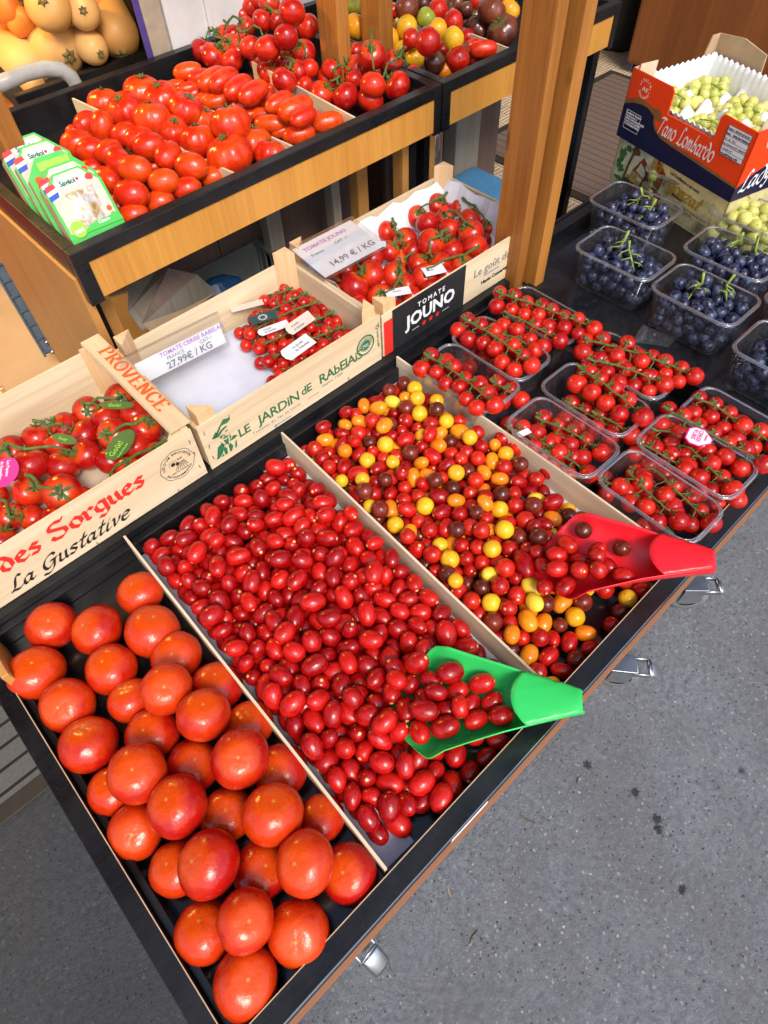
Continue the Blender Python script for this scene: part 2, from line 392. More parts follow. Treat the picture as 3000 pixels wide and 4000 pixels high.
def frame(o, xp, yp):
    """matrix with origin o, x towards xp, y roughly towards yp, z out of the face"""
    o, xp, yp = Vector(o), Vector(xp), Vector(yp)
    x = (xp-o).normalized(); z = x.cross(yp-o).normalized(); y = z.cross(x)
    m = Matrix.Identity(4)
    for i in range(3): m[i][0] = x[i]; m[i][1] = y[i]; m[i][2] = z[i]; m[i][3] = o[i]
    return m
def text(body, size, mat, fr, x, y, parent, name='lettering', bold=0, shear=0, align='LEFT', space=1, rot=0, width=None, lift=.0007):
    c = bpy.data.curves.new(name, 'FONT'); c.body = body; c.size = size; c.offset = bold; c.shear = shear
    c.align_x = align; c.space_character = space; c.extrude = .0002; c.resolution_u = 2; c.materials.append(M[mat])
    tmp = bpy.data.objects.new(name, c); me = bpy.data.meshes.new_from_object(tmp); bpy.data.objects.remove(tmp); bpy.data.curves.remove(c)
    if not me.materials: me.materials.append(M[mat])
    o = bpy.data.objects.new(name, me); C.objects.link(o)
    o.matrix_world = fr @ Matrix.Translation((x, y, lift)) @ Matrix.Rotation(rot, 4, 'Z')
    if parent: adopt(o, parent)
    return o
# ---- lettering drawn with a broad pen, for the scripts on the crates
G = {
 'S': [[(.62,.95),(.40,1.05),(.12,.95),(.08,.72),(.32,.58),(.60,.42),(.62,.16),(.38,-.02),(.10,.04),(.02,.22)],[(.62,.95),(.70,1.08)]],
 'o': [[(.28,.62),(.06,.46),(.08,.14),(.28,-.02),(.48,.16),(.46,.46),(.28,.62)]],
 'r': [[(.06,.60),(.14,.50),(.12,.04),(.22,-.02)],[(.14,.46),(.34,.64),(.46,.52)]],
 'g': [[(.44,.58),(.24,.62),(.06,.44),(.08,.14),(.28,.0),(.44,.16)],[(.46,.62),(.46,-.18),(.24,-.36),(.04,-.26)]],
 'u': [[(.06,.60),(.12,.52),(.10,.12),(.24,-.02),(.42,.14)],[(.40,.60),(.44,.10),(.54,-.02)]],
 'v': [[(.04,.58),(.14,.54),(.20,.02),(.42,.32),(.44,.60)]],
 'e': [[(.10,.30),(.44,.42),(.32,.62),(.10,.50),(.08,.14),(.26,-.02),(.46,.10)]],
 's': [[(.42,.54),(.22,.62),(.08,.48),(.38,.22),(.28,.0),(.04,.06)]],
 'd': [[(.12,.98),(.30,.84),(.44,.52),(.42,.14),(.24,-.02),(.06,.14),(.08,.44),(.26,.60)]],
 'L': [[(.52,.92),(.36,1.04),(.26,.80),(.22,.20),(.06,.02),(.20,.04),(.44,-.04),(.62,.08)]],
 'a': [[(.40,.50),(.22,.58),(.05,.36),(.10,.04),(.26,.04),(.42,.44)],[(.44,.56),(.38,.12),(.50,.0),(.58,.10)]],
 'G': [[(.62,.86),(.46,1.02),(.16,.84),(.06,.40),(.24,.04),(.48,.18),(.62,.50)],[(.62,.52),(.58,-.10),(.34,-.34),(.06,-.24)],[(.40,.50),(.72,.54)]],
 't': [[(.30,.98),(.16,.24),(.20,.0),(.38,.08)],[(.06,.62),(.42,.66)]],
 'i': [[(.14,.56),(.08,.12),(.16,-.02),(.30,.10)],[(.19,.78),(.22,.82)]],
 'T': [[(.0,.90),(.30,.98),(.62,.92)],[(.36,.96),(.16,.0)]],
 'n': [[(.10,.56),(.04,.0)],[(.06,.30),(.26,.56),(.36,.46),(.32,.02),(.42,.06)]],
 'm': [[(.10,.56),(.04,.0)],[(.06,.30),(.20,.54),(.26,.44),(.24,.02)],[(.26,.30),(.42,.54),(.50,.44),(.46,.02),(.56,.06)]],
 'b': [[(.22,1.0),(.06,.04)],[(.10,.34),(.30,.50),(.40,.30),(.26,.02),(.06,.06)]],
 'y': [[(.06,.56),(.10,.16),(.30,.20),(.42,.56)],[(.42,.56),(.26,-.30),(.06,-.26)]],
 'B': [[(.14,.98),(.14,.02)],[(.04,.90),(.34,1.02),(.54,.86),(.48,.62),(.18,.52)],[(.18,.52),(.54,.46),(.62,.20),(.42,-.02),(.08,.02)]],
 'z': [[(.06,.54),(.44,.58),(.06,.04),(.44,.0)]],
 'P': [[(.14,.98),(.10,.0)],[(.0,.0),(.24,.0)],[(.02,.98),(.40,.98),(.52,.76),(.40,.52),(.14,.48)]],
 'R': [[(.14,.98),(.10,.0)],[(.0,.0),(.24,.0)],[(.02,.98),(.40,.98),(.50,.78),(.38,.54),(.14,.50)],[(.30,.50),(.50,.06),(.62,.02)]],
 'O': [[(.34,1.0),(.08,.74),(.06,.28),(.30,-.02),(.58,.24),(.60,.72),(.34,1.0)]],
 'V': [[(.04,.98),(.28,.0),(.56,.98)],[(-.04,.98),(.16,.98)],[(.46,.98),(.66,.98)]],
 'E': [[(.12,.98),(.10,.0)],[(.02,.98),(.48,.98),(.50,.84)],[(.12,.52),(.38,.52)],[(.02,.0),(.50,.0),(.54,.16)]],
 'N': [[(.10,.0),(.12,.98),(.52,.02),(.54,.98)],[(.0,.0),(.22,.0)],[(.44,.98),(.66,.98)]],
 'C': [[(.56,.74),(.42,.98),(.14,.84),(.06,.40),(.22,.02),(.44,.04),(.58,.24)]],
 'D': [[(.14,.98),(.06,.02),(.36,.02),(.56,.50),(.40,.94),(.06,.98)]],
 ' ': [], }
GW = dict(S=.78,o=.56,r=.50,g=.58,u=.60,v=.54,e=.54,s=.50,d=.56,L=.66,a=.60,G=.80,t=.44,i=.34,T=.66,n=.50,m=.64,b=.50,y=.50,B=.72,z=.54,P=.68,R=.74,O=.78,V=.74,E=.70,N=.78,C=.72,D=.70)
GW[' '] = .38
def catmull(p, k=6):
    if len(p) < 3: return [Vector((*q, 0)) for q in p]
    q = [p[0]]+list(p)+[p[-1]]; out = []
    for i in range(1, len(q)-2):
        a, b, c, d = (np.array(q[j]) for j in (i-1, i, i+1, i+2))
        for s_ in range(k):
            t = s_/k; r = .5*(2*b+(c-a)*t+(2*a-5*b+4*c-d)*t*t+(3*b-a-3*c+d)*t**3); out.append(Vector((r[0], r[1], 0)))
    out.append(Vector((*p[-1], 0))); return out
def pen(word, size, mat, fr, x, y, parent, nib=.12, ang=.7, thin=.025, shear=0, space=1, smooth=True, name='lettering', rot=0, lift=.0007, width=None):
    mb = MB(); cx = 0
    a = Vector((math.cos(ang), math.sin(ang), 0))*nib/2; th = Vector((-math.sin(ang), math.cos(ang), 0))*thin/2
    h = 0
    for ch in word:
        for st in G.get(ch, []):
            pts = catmull(st) if smooth else [Vector((*q, 0)) for q in st]
            for i in range(len(pts)-1):
                p, q = pts[i], pts[i+1]; o = Vector((cx, 0, 0)); h += 1
                z = Vector((0, 0, (h % 40)*.00035))
                hull = [p+a+th, p-a-th, q+a+th, q-a-th, p+a-th, p-a+th, q+a-th, q-a+th]
                c = sum(hull, Vector())/8
                # convex outline of the swept nib
                pts2 = sorted(set((round(v.x,5), round(v.y,5)) for v in hull))
                lo, up = [], []
                for v in pts2:
                    while len(lo) > 1 and (lo[-1][0]-lo[-2][0])*(v[1]-lo[-2][1])-(lo[-1][1]-lo[-2][1])*(v[0]-lo[-2][0]) <= 0: lo.pop()
                    lo.append(v)
                for v in reversed(pts2):
                    while len(up) > 1 and (up[-1][0]-up[-2][0])*(v[1]-up[-2][1])-(up[-1][1]-up[-2][1])*(v[0]-up[-2][0]) <= 0: up.pop()
                    up.append(v)
                hu = lo[:-1]+up[:-1]
                mb._add([((u_+cx+v_*shear), v_, z.z) for u_, v_ in hu], [tuple(range(len(hu)))])
        cx += GW.get(ch, .5)*space
    o = mb.build(name, mat); sx = size if width is None else width/cx
    o.matrix_world = fr @ Matrix.Translation((x, y, lift)) @ Matrix.Rotation(rot, 4, 'Z') @ Matrix.Diagonal((sx, size, size, 1))
    if parent: adopt(o, parent)
    return o
def ring2d(mb, r0, r1, n=32, x=0, y=0, z=0, a0=0, a1=2*PI):
    P = [[(x+r*math.cos(a0+(a1-a0)*k/n), y+r*math.sin(a0+(a1-a0)*k/n), z) for k in range(n+1)] for r in (r0, r1)]
    return mb.grid([list(t) for t in zip(*P)][::-1])
def disc(mb, r, n=24, x=0, y=0, z=0, sx=1, sy=1):
    return mb._add([(x+r*sx*math.cos(2*PI*k/n), y+r*sy*math.sin(2*PI*k/n), z) for k in range(n)], [tuple(range(n))])

# settled cherry tomatoes: kind, radius, half length, x, y, z, turn
HEAP = [
100,168,218,229,313,1194,5,50,67,100,166,214,246,228,1180,-75,36,-46,100,169,223,360,231,1168,1,-78,26,100,166,225,487,346,1280,-79,23,52,100,166,225,692,244,1305,-56,-54,-32,100,167,232,279,366,1162,-80,19,40,
100,167,221,347,299,1174,-63,-35,52,100,169,232,211,726,1234,-4,62,-7,100,158,226,477,421,1288,10,67,-53,100,167,226,568,546,1271,15,31,-15,100,155,222,370,482,1267,-38,43,-59,100,166,218,615,447,1297,45,62,11,
100,156,199,168,335,1179,-39,40,47,100,155,210,429,391,1258,-53,-70,-45,100,166,238,341,782,1218,7,64,-10,100,170,242,730,571,1199,-37,31,11,100,160,213,281,617,1226,36,41,81,100,170,236,753,502,1169,6,48,-60,
100,151,210,174,583,1235,-41,-28,-61,100,166,200,489,292,1128,-75,5,-54,100,159,198,298,416,1199,-68,-25,12,100,153,213,657,357,1298,42,28,21,100,159,191,244,520,1205,-97,5,1,100,159,222,277,682,1226,8,89,-3,
100,153,189,624,253,1301,21,-65,-55,100,163,204,183,539,1178,-17,-60,30,100,164,214,182,791,1224,87,18,-31,100,144,189,173,262,1170,26,-69,-15,100,170,228,478,956,1228,-64,-11,55,100,170,217,201,1150,1234,-2,80,-3,
100,162,217,531,721,1221,-51,-60,-19,100,155,215,241,827,1226,-62,-44,-24,100,155,195,355,610,1236,24,-84,46,100,144,196,341,362,1202,-22,49,32,100,164,211,338,930,1235,69,-4,-68,100,149,212,226,647,1206,-54,46,40,
100,141,197,566,296,1286,-37,67,-44,100,161,207,449,472,1236,-27,-54,77,100,169,242,508,1173,1216,-47,-28,44,100,160,226,418,237,1127,-67,-34,-58,100,169,237,403,965,1200,65,29,-66,100,160,225,586,805,1210,-36,-45,-80,
100,167,228,708,897,1225,58,45,-67,100,170,231,324,1300,1229,-27,73,38,100,137,195,170,473,1188,0,56,74,100,136,190,172,409,1186,68,-33,-21,100,162,229,446,357,1127,-62,21,43,100,161,195,322,861,1224,59,50,-18,
100,158,199,354,542,1231,-52,-72,6,100,160,207,478,867,1238,-56,44,69,100,147,189,484,227,1127,-33,-40,79,100,162,200,386,852,1217,33,83,-43,100,150,213,337,467,1207,7,-50,-84,100,155,192,178,684,1184,-7,-86,42,
100,162,225,496,1068,1216,-61,-29,71,100,158,218,571,904,1212,35,78,-49,100,158,222,377,1174,1214,14,-79,29,100,168,218,468,666,1199,79,30,-4,100,145,194,452,610,1228,28,66,37,100,165,231,402,1289,1218,-71,13,65,
100,143,203,174,227,1124,-30,68,-49,100,167,211,633,697,1179,60,-68,37,100,142,203,423,712,1227,-42,56,38,100,158,198,362,673,1211,4,-72,44,100,143,190,617,232,1124,14,73,-47,100,145,177,485,550,1275,-58,49,42,
100,162,221,302,1400,1230,40,-64,-4,100,168,218,627,1175,1224,29,94,13,100,149,204,191,1005,1217,21,-41,-65,100,159,204,447,831,1193,-38,-30,-13,100,136,171,555,352,1306,-44,-64,61,100,165,217,479,1279,1207,-6,-53,83,
100,168,230,256,1197,1197,95,-8,8,100,158,208,288,927,1187,-45,-44,-67,100,160,219,621,632,1193,22,-91,25,100,146,196,594,398,1269,-77,42,46,100,167,233,383,356,1159,-20,45,-1,100,160,199,571,298,1127,64,-39,55,
100,149,197,218,472,1161,-21,53,58,100,169,220,667,523,1186,48,-38,45,100,158,213,649,1042,1215,-45,9,-81,100,147,180,286,481,1179,43,-30,-48,100,161,222,718,454,1127,-68,-32,-59,100,164,223,684,1130,1215,57,13,24,
100,131,182,541,435,1288,24,68,-38,100,157,200,458,545,1224,35,-53,18,100,158,203,556,1110,1227,72,-49,46,100,158,204,793,712,1182,14,-56,79,100,145,207,782,639,1185,-29,79,-12,100,153,202,252,1036,1186,-47,-1,-38,
100,138,171,215,373,1167,61,27,8,100,163,210,746,1045,1183,-40,48,51,100,166,234,609,1349,1184,81,3,54,100,168,237,795,1111,1179,-38,72,-18,100,134,178,553,223,1122,6,65,-7,100,135,186,300,534,1194,19,14,-50,
100,170,226,313,1506,1188,-36,-40,43,100,150,212,678,814,1180,0,-70,-61,100,132,160,239,420,1179,8,-21,48,100,135,183,643,303,1283,-28,46,-58,100,146,187,241,971,1184,75,-50,-33,100,142,184,275,290,1161,-59,53,37,
100,156,195,196,1436,1220,0,68,71,100,151,215,463,759,1200,50,-69,-49,100,133,186,271,760,1215,57,41,-49,100,135,175,390,439,1235,40,-5,86,100,155,217,437,1502,1218,-23,-69,61,100,157,223,628,776,1169,26,66,-58,
100,164,201,627,938,1201,30,-4,92,100,151,185,236,1279,1211,48,-50,64,100,137,195,771,352,1123,19,62,24,100,133,179,225,575,1212,-86,33,38,100,158,197,746,1211,1219,51,-30,-73,100,169,217,769,1560,1175,-37,-53,-23,
100,144,190,565,481,1258,38,47,-41,100,144,196,797,788,1182,59,-17,-20,100,153,196,458,1118,1202,37,52,45,100,144,197,774,410,1124,29,-69,-49,100,138,194,322,1118,1214,53,-47,37,100,143,183,680,741,1192,-36,54,70,
100,138,178,502,794,1227,19,0,89,100,155,201,733,693,1177,62,22,31,100,143,204,342,1000,1215,-68,17,7,100,152,204,733,227,1125,-70,-27,63,100,160,225,655,1295,1210,-78,3,60,100,153,198,462,1435,1211,63,-39,-41,
100,169,233,533,635,1193,-50,4,-51,100,139,195,595,989,1215,26,58,74,100,131,186,685,661,1193,14,-63,75,100,137,193,194,1100,1198,0,-76,-15,100,132,176,185,952,1194,69,-57,-36,100,150,214,398,302,1125,-59,-45,54,
100,155,204,272,1568,1169,56,13,68,100,154,186,316,729,1193,0,13,-50,100,148,200,622,873,1185,66,67,-24,100,137,166,514,517,1238,-22,34,-20,100,151,203,684,1003,1180,-83,-11,-49,100,152,217,326,267,1125,59,45,54,
100,161,223,384,731,1181,74,0,55,100,154,209,337,1062,1184,40,35,60,100,154,190,736,758,1177,32,53,-6,100,144,188,317,1235,1193,70,-66,8,100,157,209,632,1098,1198,-30,18,92,100,157,191,630,1466,1182,46,79,-37,
100,155,197,580,1046,1193,-27,50,49,100,152,196,632,575,1212,-37,-78,43,100,170,232,225,273,1129,-55,-34,-28,100,150,197,532,386,1257,-55,59,57,100,158,218,516,587,1233,-37,-1,12,100,143,178,798,855,1175,-45,-2,76,
100,161,195,509,1566,1172,7,-91,-31,100,147,208,242,1400,1191,-95,26,-4,100,134,189,796,903,1216,-4,68,52,100,146,205,434,1200,1186,75,-11,-28,100,156,224,523,1477,1173,9,64,-56,100,149,186,302,1004,1174,-68,33,31,
100,169,241,325,600,1180,-55,-36,-31,100,166,232,403,550,1189,-22,32,72,100,146,191,789,560,1175,56,51,-43,100,140,185,539,1254,1212,-29,-69,-46,100,142,183,533,1364,1210,11,-37,-46,100,131,174,402,1074,1193,-61,-21,-25,
100,135,186,800,997,1204,48,-30,-75,100,154,221,188,846,1188,-33,60,17,100,160,201,815,1349,1179,29,-33,-36,100,140,187,398,795,1179,21,76,-4,100,141,177,284,1124,1174,-73,26,21,100,141,171,180,904,1168,13,-23,-76,
100,147,194,224,1343,1188,52,81,-12,100,158,190,495,1393,1174,41,59,-47,100,135,182,817,1147,1224,38,40,-70,100,159,199,776,1266,1211,67,38,25,100,137,165,386,1403,1216,67,-27,-59,100,144,202,435,1383,1175,6,-53,-74,
100,149,194,578,1211,1188,19,-12,87,100,131,178,744,817,1172,78,-10,-53,100,156,204,379,1238,1189,-1,40,-43,100,148,179,201,1571,1184,-13,-90,-3,100,139,190,189,1296,1173,-40,76,46,100,151,198,777,1171,1179,72,-48,-29,
100,160,202,826,1491,1136,-7,-10,-32,100,170,206,279,846,1178,47,-49,53,100,132,181,190,1396,1173,56,25,-22,100,141,195,198,1232,1185,49,-37,-71,100,166,238,659,1554,1140,28,-4,70,100,146,196,743,965,1188,-67,10,18,
100,132,164,235,897,1176,90,18,12,100,147,201,464,1014,1188,54,19,72,100,169,210,417,662,1151,69,-27,-66,100,137,184,398,1134,1175,6,-79,39,100,167,218,596,1272,1173,39,-46,-77,100,145,205,457,906,1187,-37,63,58,
100,155,221,355,1566,1172,-65,8,-62,100,144,194,573,1511,1174,12,-68,-51,100,140,174,667,1360,1214,-31,-62,-15,100,165,216,384,1455,1186,61,-44,-58,100,138,185,694,1483,1168,-80,-30,37,100,149,193,712,1266,1186,29,-49,62,
100,135,174,530,992,1206,-15,-78,22,100,141,186,785,473,1125,2,84,50,100,161,216,708,1394,1189,79,13,12,100,145,199,205,1514,1181,-58,-62,34,100,154,215,388,1517,1180,-18,2,67,100,143,189,652,1235,1213,57,8,81,
100,139,183,680,880,1170,-69,-19,41,100,132,185,594,341,1268,-12,60,1,100,142,175,313,1177,1182,17,0,87,100,168,210,826,1562,1134,24,34,-65,100,161,197,600,1566,1159,3,26,-94,100,143,198,312,326,1124,-39,52,-43,
100,141,191,165,296,1123,68,-31,32,100,132,163,349,405,1167,-3,-81,38,100,138,169,724,627,1165,-65,12,9,100,148,181,450,1067,1164,36,41,81,100,145,191,762,1409,1165,64,-64,-33,100,168,223,179,729,1137,32,88,-33,
100,139,174,261,579,1170,60,50,-11,100,135,174,581,667,1164,-42,47,52,100,151,210,571,732,1176,38,-79,-15,100,159,198,565,1408,1181,25,86,-15,100,151,190,376,1393,1162,-73,22,-1,100,137,172,772,1519,1124,21,47,-73,
100,142,195,392,407,1124,64,9,-74,100,132,177,281,223,1122,4,75,-6,100,134,178,744,882,1179,21,33,87,100,134,187,275,1312,1184,3,21,-68,100,149,193,387,618,1184,-14,40,81,100,154,213,172,372,1126,60,25,6,
100,145,207,727,1570,1124,68,17,65,100,147,195,689,938,1176,-4,65,-47,100,162,215,565,946,1166,-47,8,52,100,170,207,693,1197,1180,8,-57,10,100,137,192,672,605,1170,57,21,-5,100,137,185,228,1136,1173,-39,-6,-81,
100,158,199,714,318,1135,-19,-96,11,100,144,186,809,1046,1174,9,-76,50,100,154,202,511,842,1189,-42,31,-84,100,157,220,801,941,1168,74,12,15,100,140,171,321,674,1165,-43,-39,41,100,160,204,305,1089,1127,-51,-55,-44,
100,165,220,243,1086,1139,-7,11,-79,100,147,198,168,445,1131,37,18,-56,100,169,212,245,714,1176,65,34,47,100,150,195,508,453,1243,-64,-20,-54,100,148,191,568,839,1165,36,74,-54,100,164,202,773,285,1128,28,-70,-64,
100,170,243,272,446,1129,15,63,-56,100,160,194,180,798,1134,-15,-20,-92,100,158,219,319,1363,1180,62,21,-23,100,146,178,430,1260,1165,58,-65,-1,100,170,210,271,1518,1131,-52,-65,-2,100,146,196,191,1049,1176,21,80,35,
100,153,204,267,1255,1163,-13,69,34,100,138,196,427,935,1145,0,-44,0,100,166,216,516,357,1131,4,-52,-52,100,135,183,515,693,1170,33,67,-63,100,167,224,670,269,1131,-74,-38,38,100,138,184,820,1282,1174,-50,-19,-44,
100,141,190,528,775,1177,-62,18,-19,100,166,236,509,1221,1169,86,-1,48,100,167,221,343,1293,1165,42,-52,-4,100,136,191,526,1040,1169,-15,-72,-65,100,168,213,760,1307,1162,4,-47,-87,100,152,201,523,901,1170,0,88,-37,
100,163,216,446,1556,1177,10,-76,62,100,165,210,529,1306,1168,1,-79,59,100,140,182,228,796,1176,-16,81,15,100,154,196,823,1417,1128,-53,65,33,100,155,199,770,1134,1126,59,42,68,100,155,219,230,1463,1164,-70,50,5,
100,143,198,235,974,1124,-58,46,65,100,143,170,689,1068,1175,-84,5,8,100,146,194,345,516,1170,27,-73,50,100,149,205,713,1137,1160,-3,76,52,100,151,195,776,1456,1134,5,14,98,100,155,213,446,1474,1162,45,-51,71,
100,146,201,580,1149,1187,-33,-76,-10,100,163,199,652,336,1129,-50,10,-41,100,148,183,182,658,1125,-17,62,-63,100,142,173,779,1371,1128,8,33,-22,100,167,226,202,1358,1128,59,27,-68,100,166,223,178,583,1128,-50,41,58,
100,158,196,730,565,1128,-49,-16,0,100,139,189,174,613,1183,58,-31,1,100,139,174,387,451,1159,-50,-48,38,100,138,181,596,370,1125,83,10,22,100,139,197,224,408,1123,-48,-44,-15,100,140,173,337,824,1167,-90,6,30,
100,154,197,648,402,1131,55,71,39,100,158,222,347,911,1176,52,-15,19,100,133,187,663,1446,1133,-46,-87,2,100,153,193,376,1016,1167,-10,73,50,100,170,207,587,532,1169,20,76,53,100,166,216,623,1501,1128,-75,-5,55,
100,168,223,539,1373,1128,-57,49,15,100,155,208,455,486,1126,46,-59,2,100,138,182,183,1089,1132,98,0,7,100,169,210,294,1440,1179,-46,64,-56,100,141,183,544,1567,1123,69,29,-60,100,164,221,699,736,1130,-72,42,-53,
100,148,197,572,884,1125,75,0,-52,100,140,189,692,1327,1173,-44,48,-39,100,164,212,270,1364,1138,-9,-13,79,100,149,198,530,1116,1172,-27,-73,-55,100,154,192,519,735,1126,-34,55,69,100,149,205,455,581,1173,-59,-11,23,
100,136,169,653,1397,1168,10,-40,31,100,146,204,651,865,1124,56,50,26,100,138,175,589,1098,1158,17,-40,-11,100,153,184,720,848,1127,-82,23,-29,100,141,169,584,707,1123,50,-40,75,100,149,193,234,613,1131,91,9,8,
100,147,205,368,1088,1135,-95,-11,17,100,146,194,461,718,1156,-76,-17,-55,100,148,209,184,509,1125,63,40,50,100,165,232,574,774,1129,46,-46,-73,100,159,222,474,1325,1145,-11,-34,65,100,161,200,482,1262,1127,27,-60,30,
100,170,216,643,561,1129,-65,-4,-19,100,139,173,633,1144,1162,88,-1,-40,100,162,227,553,1001,1127,46,59,-63,100,167,226,572,1450,1134,-6,44,53,100,168,215,773,894,1128,-59,26,69,100,141,169,185,993,1156,-67,-48,55,
100,168,232,780,609,1128,-25,-60,-28,100,140,178,484,550,1123,-74,12,46,100,138,188,190,1144,1125,29,77,-19,100,160,205,439,1202,1127,-12,74,-57,100,157,197,347,1522,1126,-65,3,75,100,149,189,792,678,1130,-91,-3,-26,
100,141,183,186,943,1123,51,-39,75,100,141,190,406,1333,1177,-31,-70,6,100,133,158,405,1046,1122,-50,40,-63,100,137,185,392,497,1217,2,43,17,100,132,173,576,589,1193,-36,-90,-19,100,141,173,337,1131,1160,11,43,-65,
100,161,218,194,1213,1127,55,-34,64,100,144,188,488,425,1124,-31,68,-64,100,151,182,476,1158,1160,-33,-67,57,100,143,175,258,1206,1125,-76,-37,-24,100,137,183,191,1176,1179,-22,41,-12,100,143,186,443,819,1128,-43,-13,-3,
100,142,192,544,537,1124,-51,41,20,100,137,195,290,776,1166,60,42,-67,100,136,194,365,1192,1157,-68,-40,42,100,137,177,427,541,1127,-88,-13,38,100,142,204,195,1499,1124,63,-15,6,100,138,173,178,864,1123,64,4,-19,
100,160,209,486,1517,1128,17,60,64,100,158,213,612,1400,1127,-27,70,24,100,161,230,586,1325,1127,-63,40,-16,100,144,177,337,444,1125,55,33,-37,100,157,189,418,601,1126,-8,-66,-9,100,143,191,288,814,1124,-8,74,44,
100,142,176,623,476,1166,-77,32,-6,100,150,211,382,1468,1125,-25,-70,52,100,132,186,325,382,1122,-62,20,71,100,166,204,613,997,1159,-27,45,36,100,149,213,732,1020,1125,-72,-18,-63,100,164,230,382,832,1128,-50,-54,-45,
100,153,207,243,541,1128,52,9,39,100,143,187,733,787,1124,-30,-57,11,100,147,181,292,1301,1124,74,-10,46,100,142,191,385,1152,1124,63,-17,-41,100,158,204,427,1109,1128,-29,-78,54,100,137,182,745,1187,1123,-58,-28,74,
100,144,185,481,964,1165,-15,-87,9,100,147,209,777,740,1125,-70,-26,-61,100,140,188,250,914,1126,84,-3,-51,100,150,181,264,1431,1125,-11,-74,-63,100,149,186,547,1080,1125,57,31,-32,100,137,178,694,517,1127,22,85,-32,
100,153,197,375,964,1128,-49,-17,80,100,144,178,406,877,1167,23,-67,-51,100,140,194,672,1040,1130,-77,51,-15,100,157,214,802,997,1127,5,-68,-67,100,168,230,415,758,1128,-65,3,75,100,134,162,788,538,1122,64,9,34,
100,142,196,515,937,1124,64,-13,73,100,141,184,753,1230,1163,53,-53,42,100,148,200,295,586,1125,-38,-53,-71,100,162,216,225,1287,1127,56,34,-64,100,138,175,715,1457,1123,-49,-59,-4,100,141,181,734,672,1123,43,-49,49,
100,143,205,677,677,1132,-87,29,33,100,149,210,433,993,1132,20,-32,-89,100,165,226,710,382,1138,11,94,14,100,161,210,500,1443,1127,-74,13,45,100,160,221,788,818,1127,45,60,-1,100,166,210,812,1197,1134,71,-56,30,
100,141,176,574,1202,1125,-28,-70,31,100,132,173,636,730,1122,-32,56,68,100,157,209,517,832,1126,74,8,-14,100,141,172,727,1344,1125,-51,9,83,100,154,192,266,1030,1126,-65,-2,-75,100,138,176,604,440,1123,-18,62,59,
100,147,182,523,570,1166,14,64,31,100,134,166,516,1174,1122,-50,-40,-59,100,142,194,262,1144,1124,43,-49,-38,100,150,197,211,1569,1125,68,-32,-64,100,151,197,306,510,1125,-4,-65,-73,100,167,211,657,1100,1128,63,40,64,
100,148,205,367,707,1127,53,4,-83,100,154,221,792,1075,1126,-74,10,-58,100,141,184,790,1255,1123,16,63,28,100,133,188,271,645,1174,-25,60,73,100,153,203,317,1238,1128,-55,1,-82,100,157,212,338,772,1126,-42,-49,-48,
100,168,239,630,932,1131,5,-83,-29,100,162,199,581,599,1127,64,8,32,100,156,214,629,641,1126,30,68,-26,100,142,185,549,414,1123,-11,64,74,100,131,185,692,616,1121,74,-3,-22,100,160,210,433,1419,1127,9,-64,-35,
100,170,216,315,879,1129,55,-50,-55,100,139,180,721,1082,1125,52,4,-19,100,142,195,608,1047,1126,2,-53,-46,100,137,175,239,343,1123,65,37,48,100,136,194,382,1237,1122,2,65,70,100,132,163,634,1292,1128,78,-58,5,
0,144,206,665,797,1124,74,-6,-25,0,169,225,492,615,1131,36,-40,-76,0,153,188,671,1170,1126,71,-23,61,0,170,225,468,885,1129,35,65,46,0,150,185,703,913,1125,-54,-53,-11,0,133,182,191,1035,1123,51,55,45,
0,160,204,661,1354,1127,9,-64,52,0,137,179,382,906,1122,74,-7,65,0,151,193,555,1257,1125,-60,-24,73,0,136,187,310,1572,1122,-56,33,-56,0,160,213,404,1559,1127,33,56,-37,0,155,196,327,1408,1126,-16,73,13,
0,135,164,713,1400,1122,28,-58,-54,0,138,195,709,1516,1125,69,-47,-42,0,131,157,591,498,1121,37,-66,-44,0,161,205,356,564,1127,75,-4,-23,0,141,174,549,1506,1124,48,43,-75,0,169,214,305,955,1130,59,27,-7,
0,132,187,659,471,1122,-34,55,69,0,137,166,235,686,1124,28,43,-79,0,134,179,662,1255,1161,31,71,-51,0,132,184,317,1178,1122,53,-38,-75,0,146,191,542,663,1124,52,54,-45,0,131,168,627,1239,1122,0,75,0,
0,156,201,572,1144,1127,-74,12,-61,0,150,209,670,979,1127,-61,-51,21,0,154,190,354,635,1126,-75,18,-58,0,136,193,197,1427,1123,-73,15,-32,0,159,198,490,1106,1127,-42,-62,-61,0,152,217,342,1346,1125,-65,-3,-74,
0,148,197,814,1312,1125,-49,42,75,0,148,198,527,474,1138,-63,-5,-76,0,139,188,284,651,1123,-6,65,7,0,141,181,608,825,1123,-68,31,59,0,158,201,235,846,1127,60,25,-41,0,133,184,480,783,1149,-49,-11,-39,
0,137,178,626,1203,1160,-11,51,72,0,148,201,336,1026,1125,30,-58,35,0,155,219,410,1302,1126,54,51,28,0,165,228,487,1023,1129,60,24,-4,0,161,213,701,1288,1127,37,65,7,0,140,201,419,1361,1123,68,31,44,
0,157,208,235,763,1126,57,32,-31,0,160,216,295,719,1127,-35,-55,-40,0,152,210,384,500,1128,-32,-77,15,0,132,160,466,1574,1123,-16,-62,7,0,136,185,480,677,1123,-65,4,-63,0,140,185,699,1225,1124,7,-77,6,
0,148,202,745,960,1128,68,51,41,0,138,173,318,1468,1130,-11,19,50,110,168,292,1118,566,1208,-66,-28,-53,110,162,215,982,424,1161,-40,65,30,111,175,173,893,504,1159,-4,67,-7,114,175,175,1125,327,1130,-87,-1,-38,
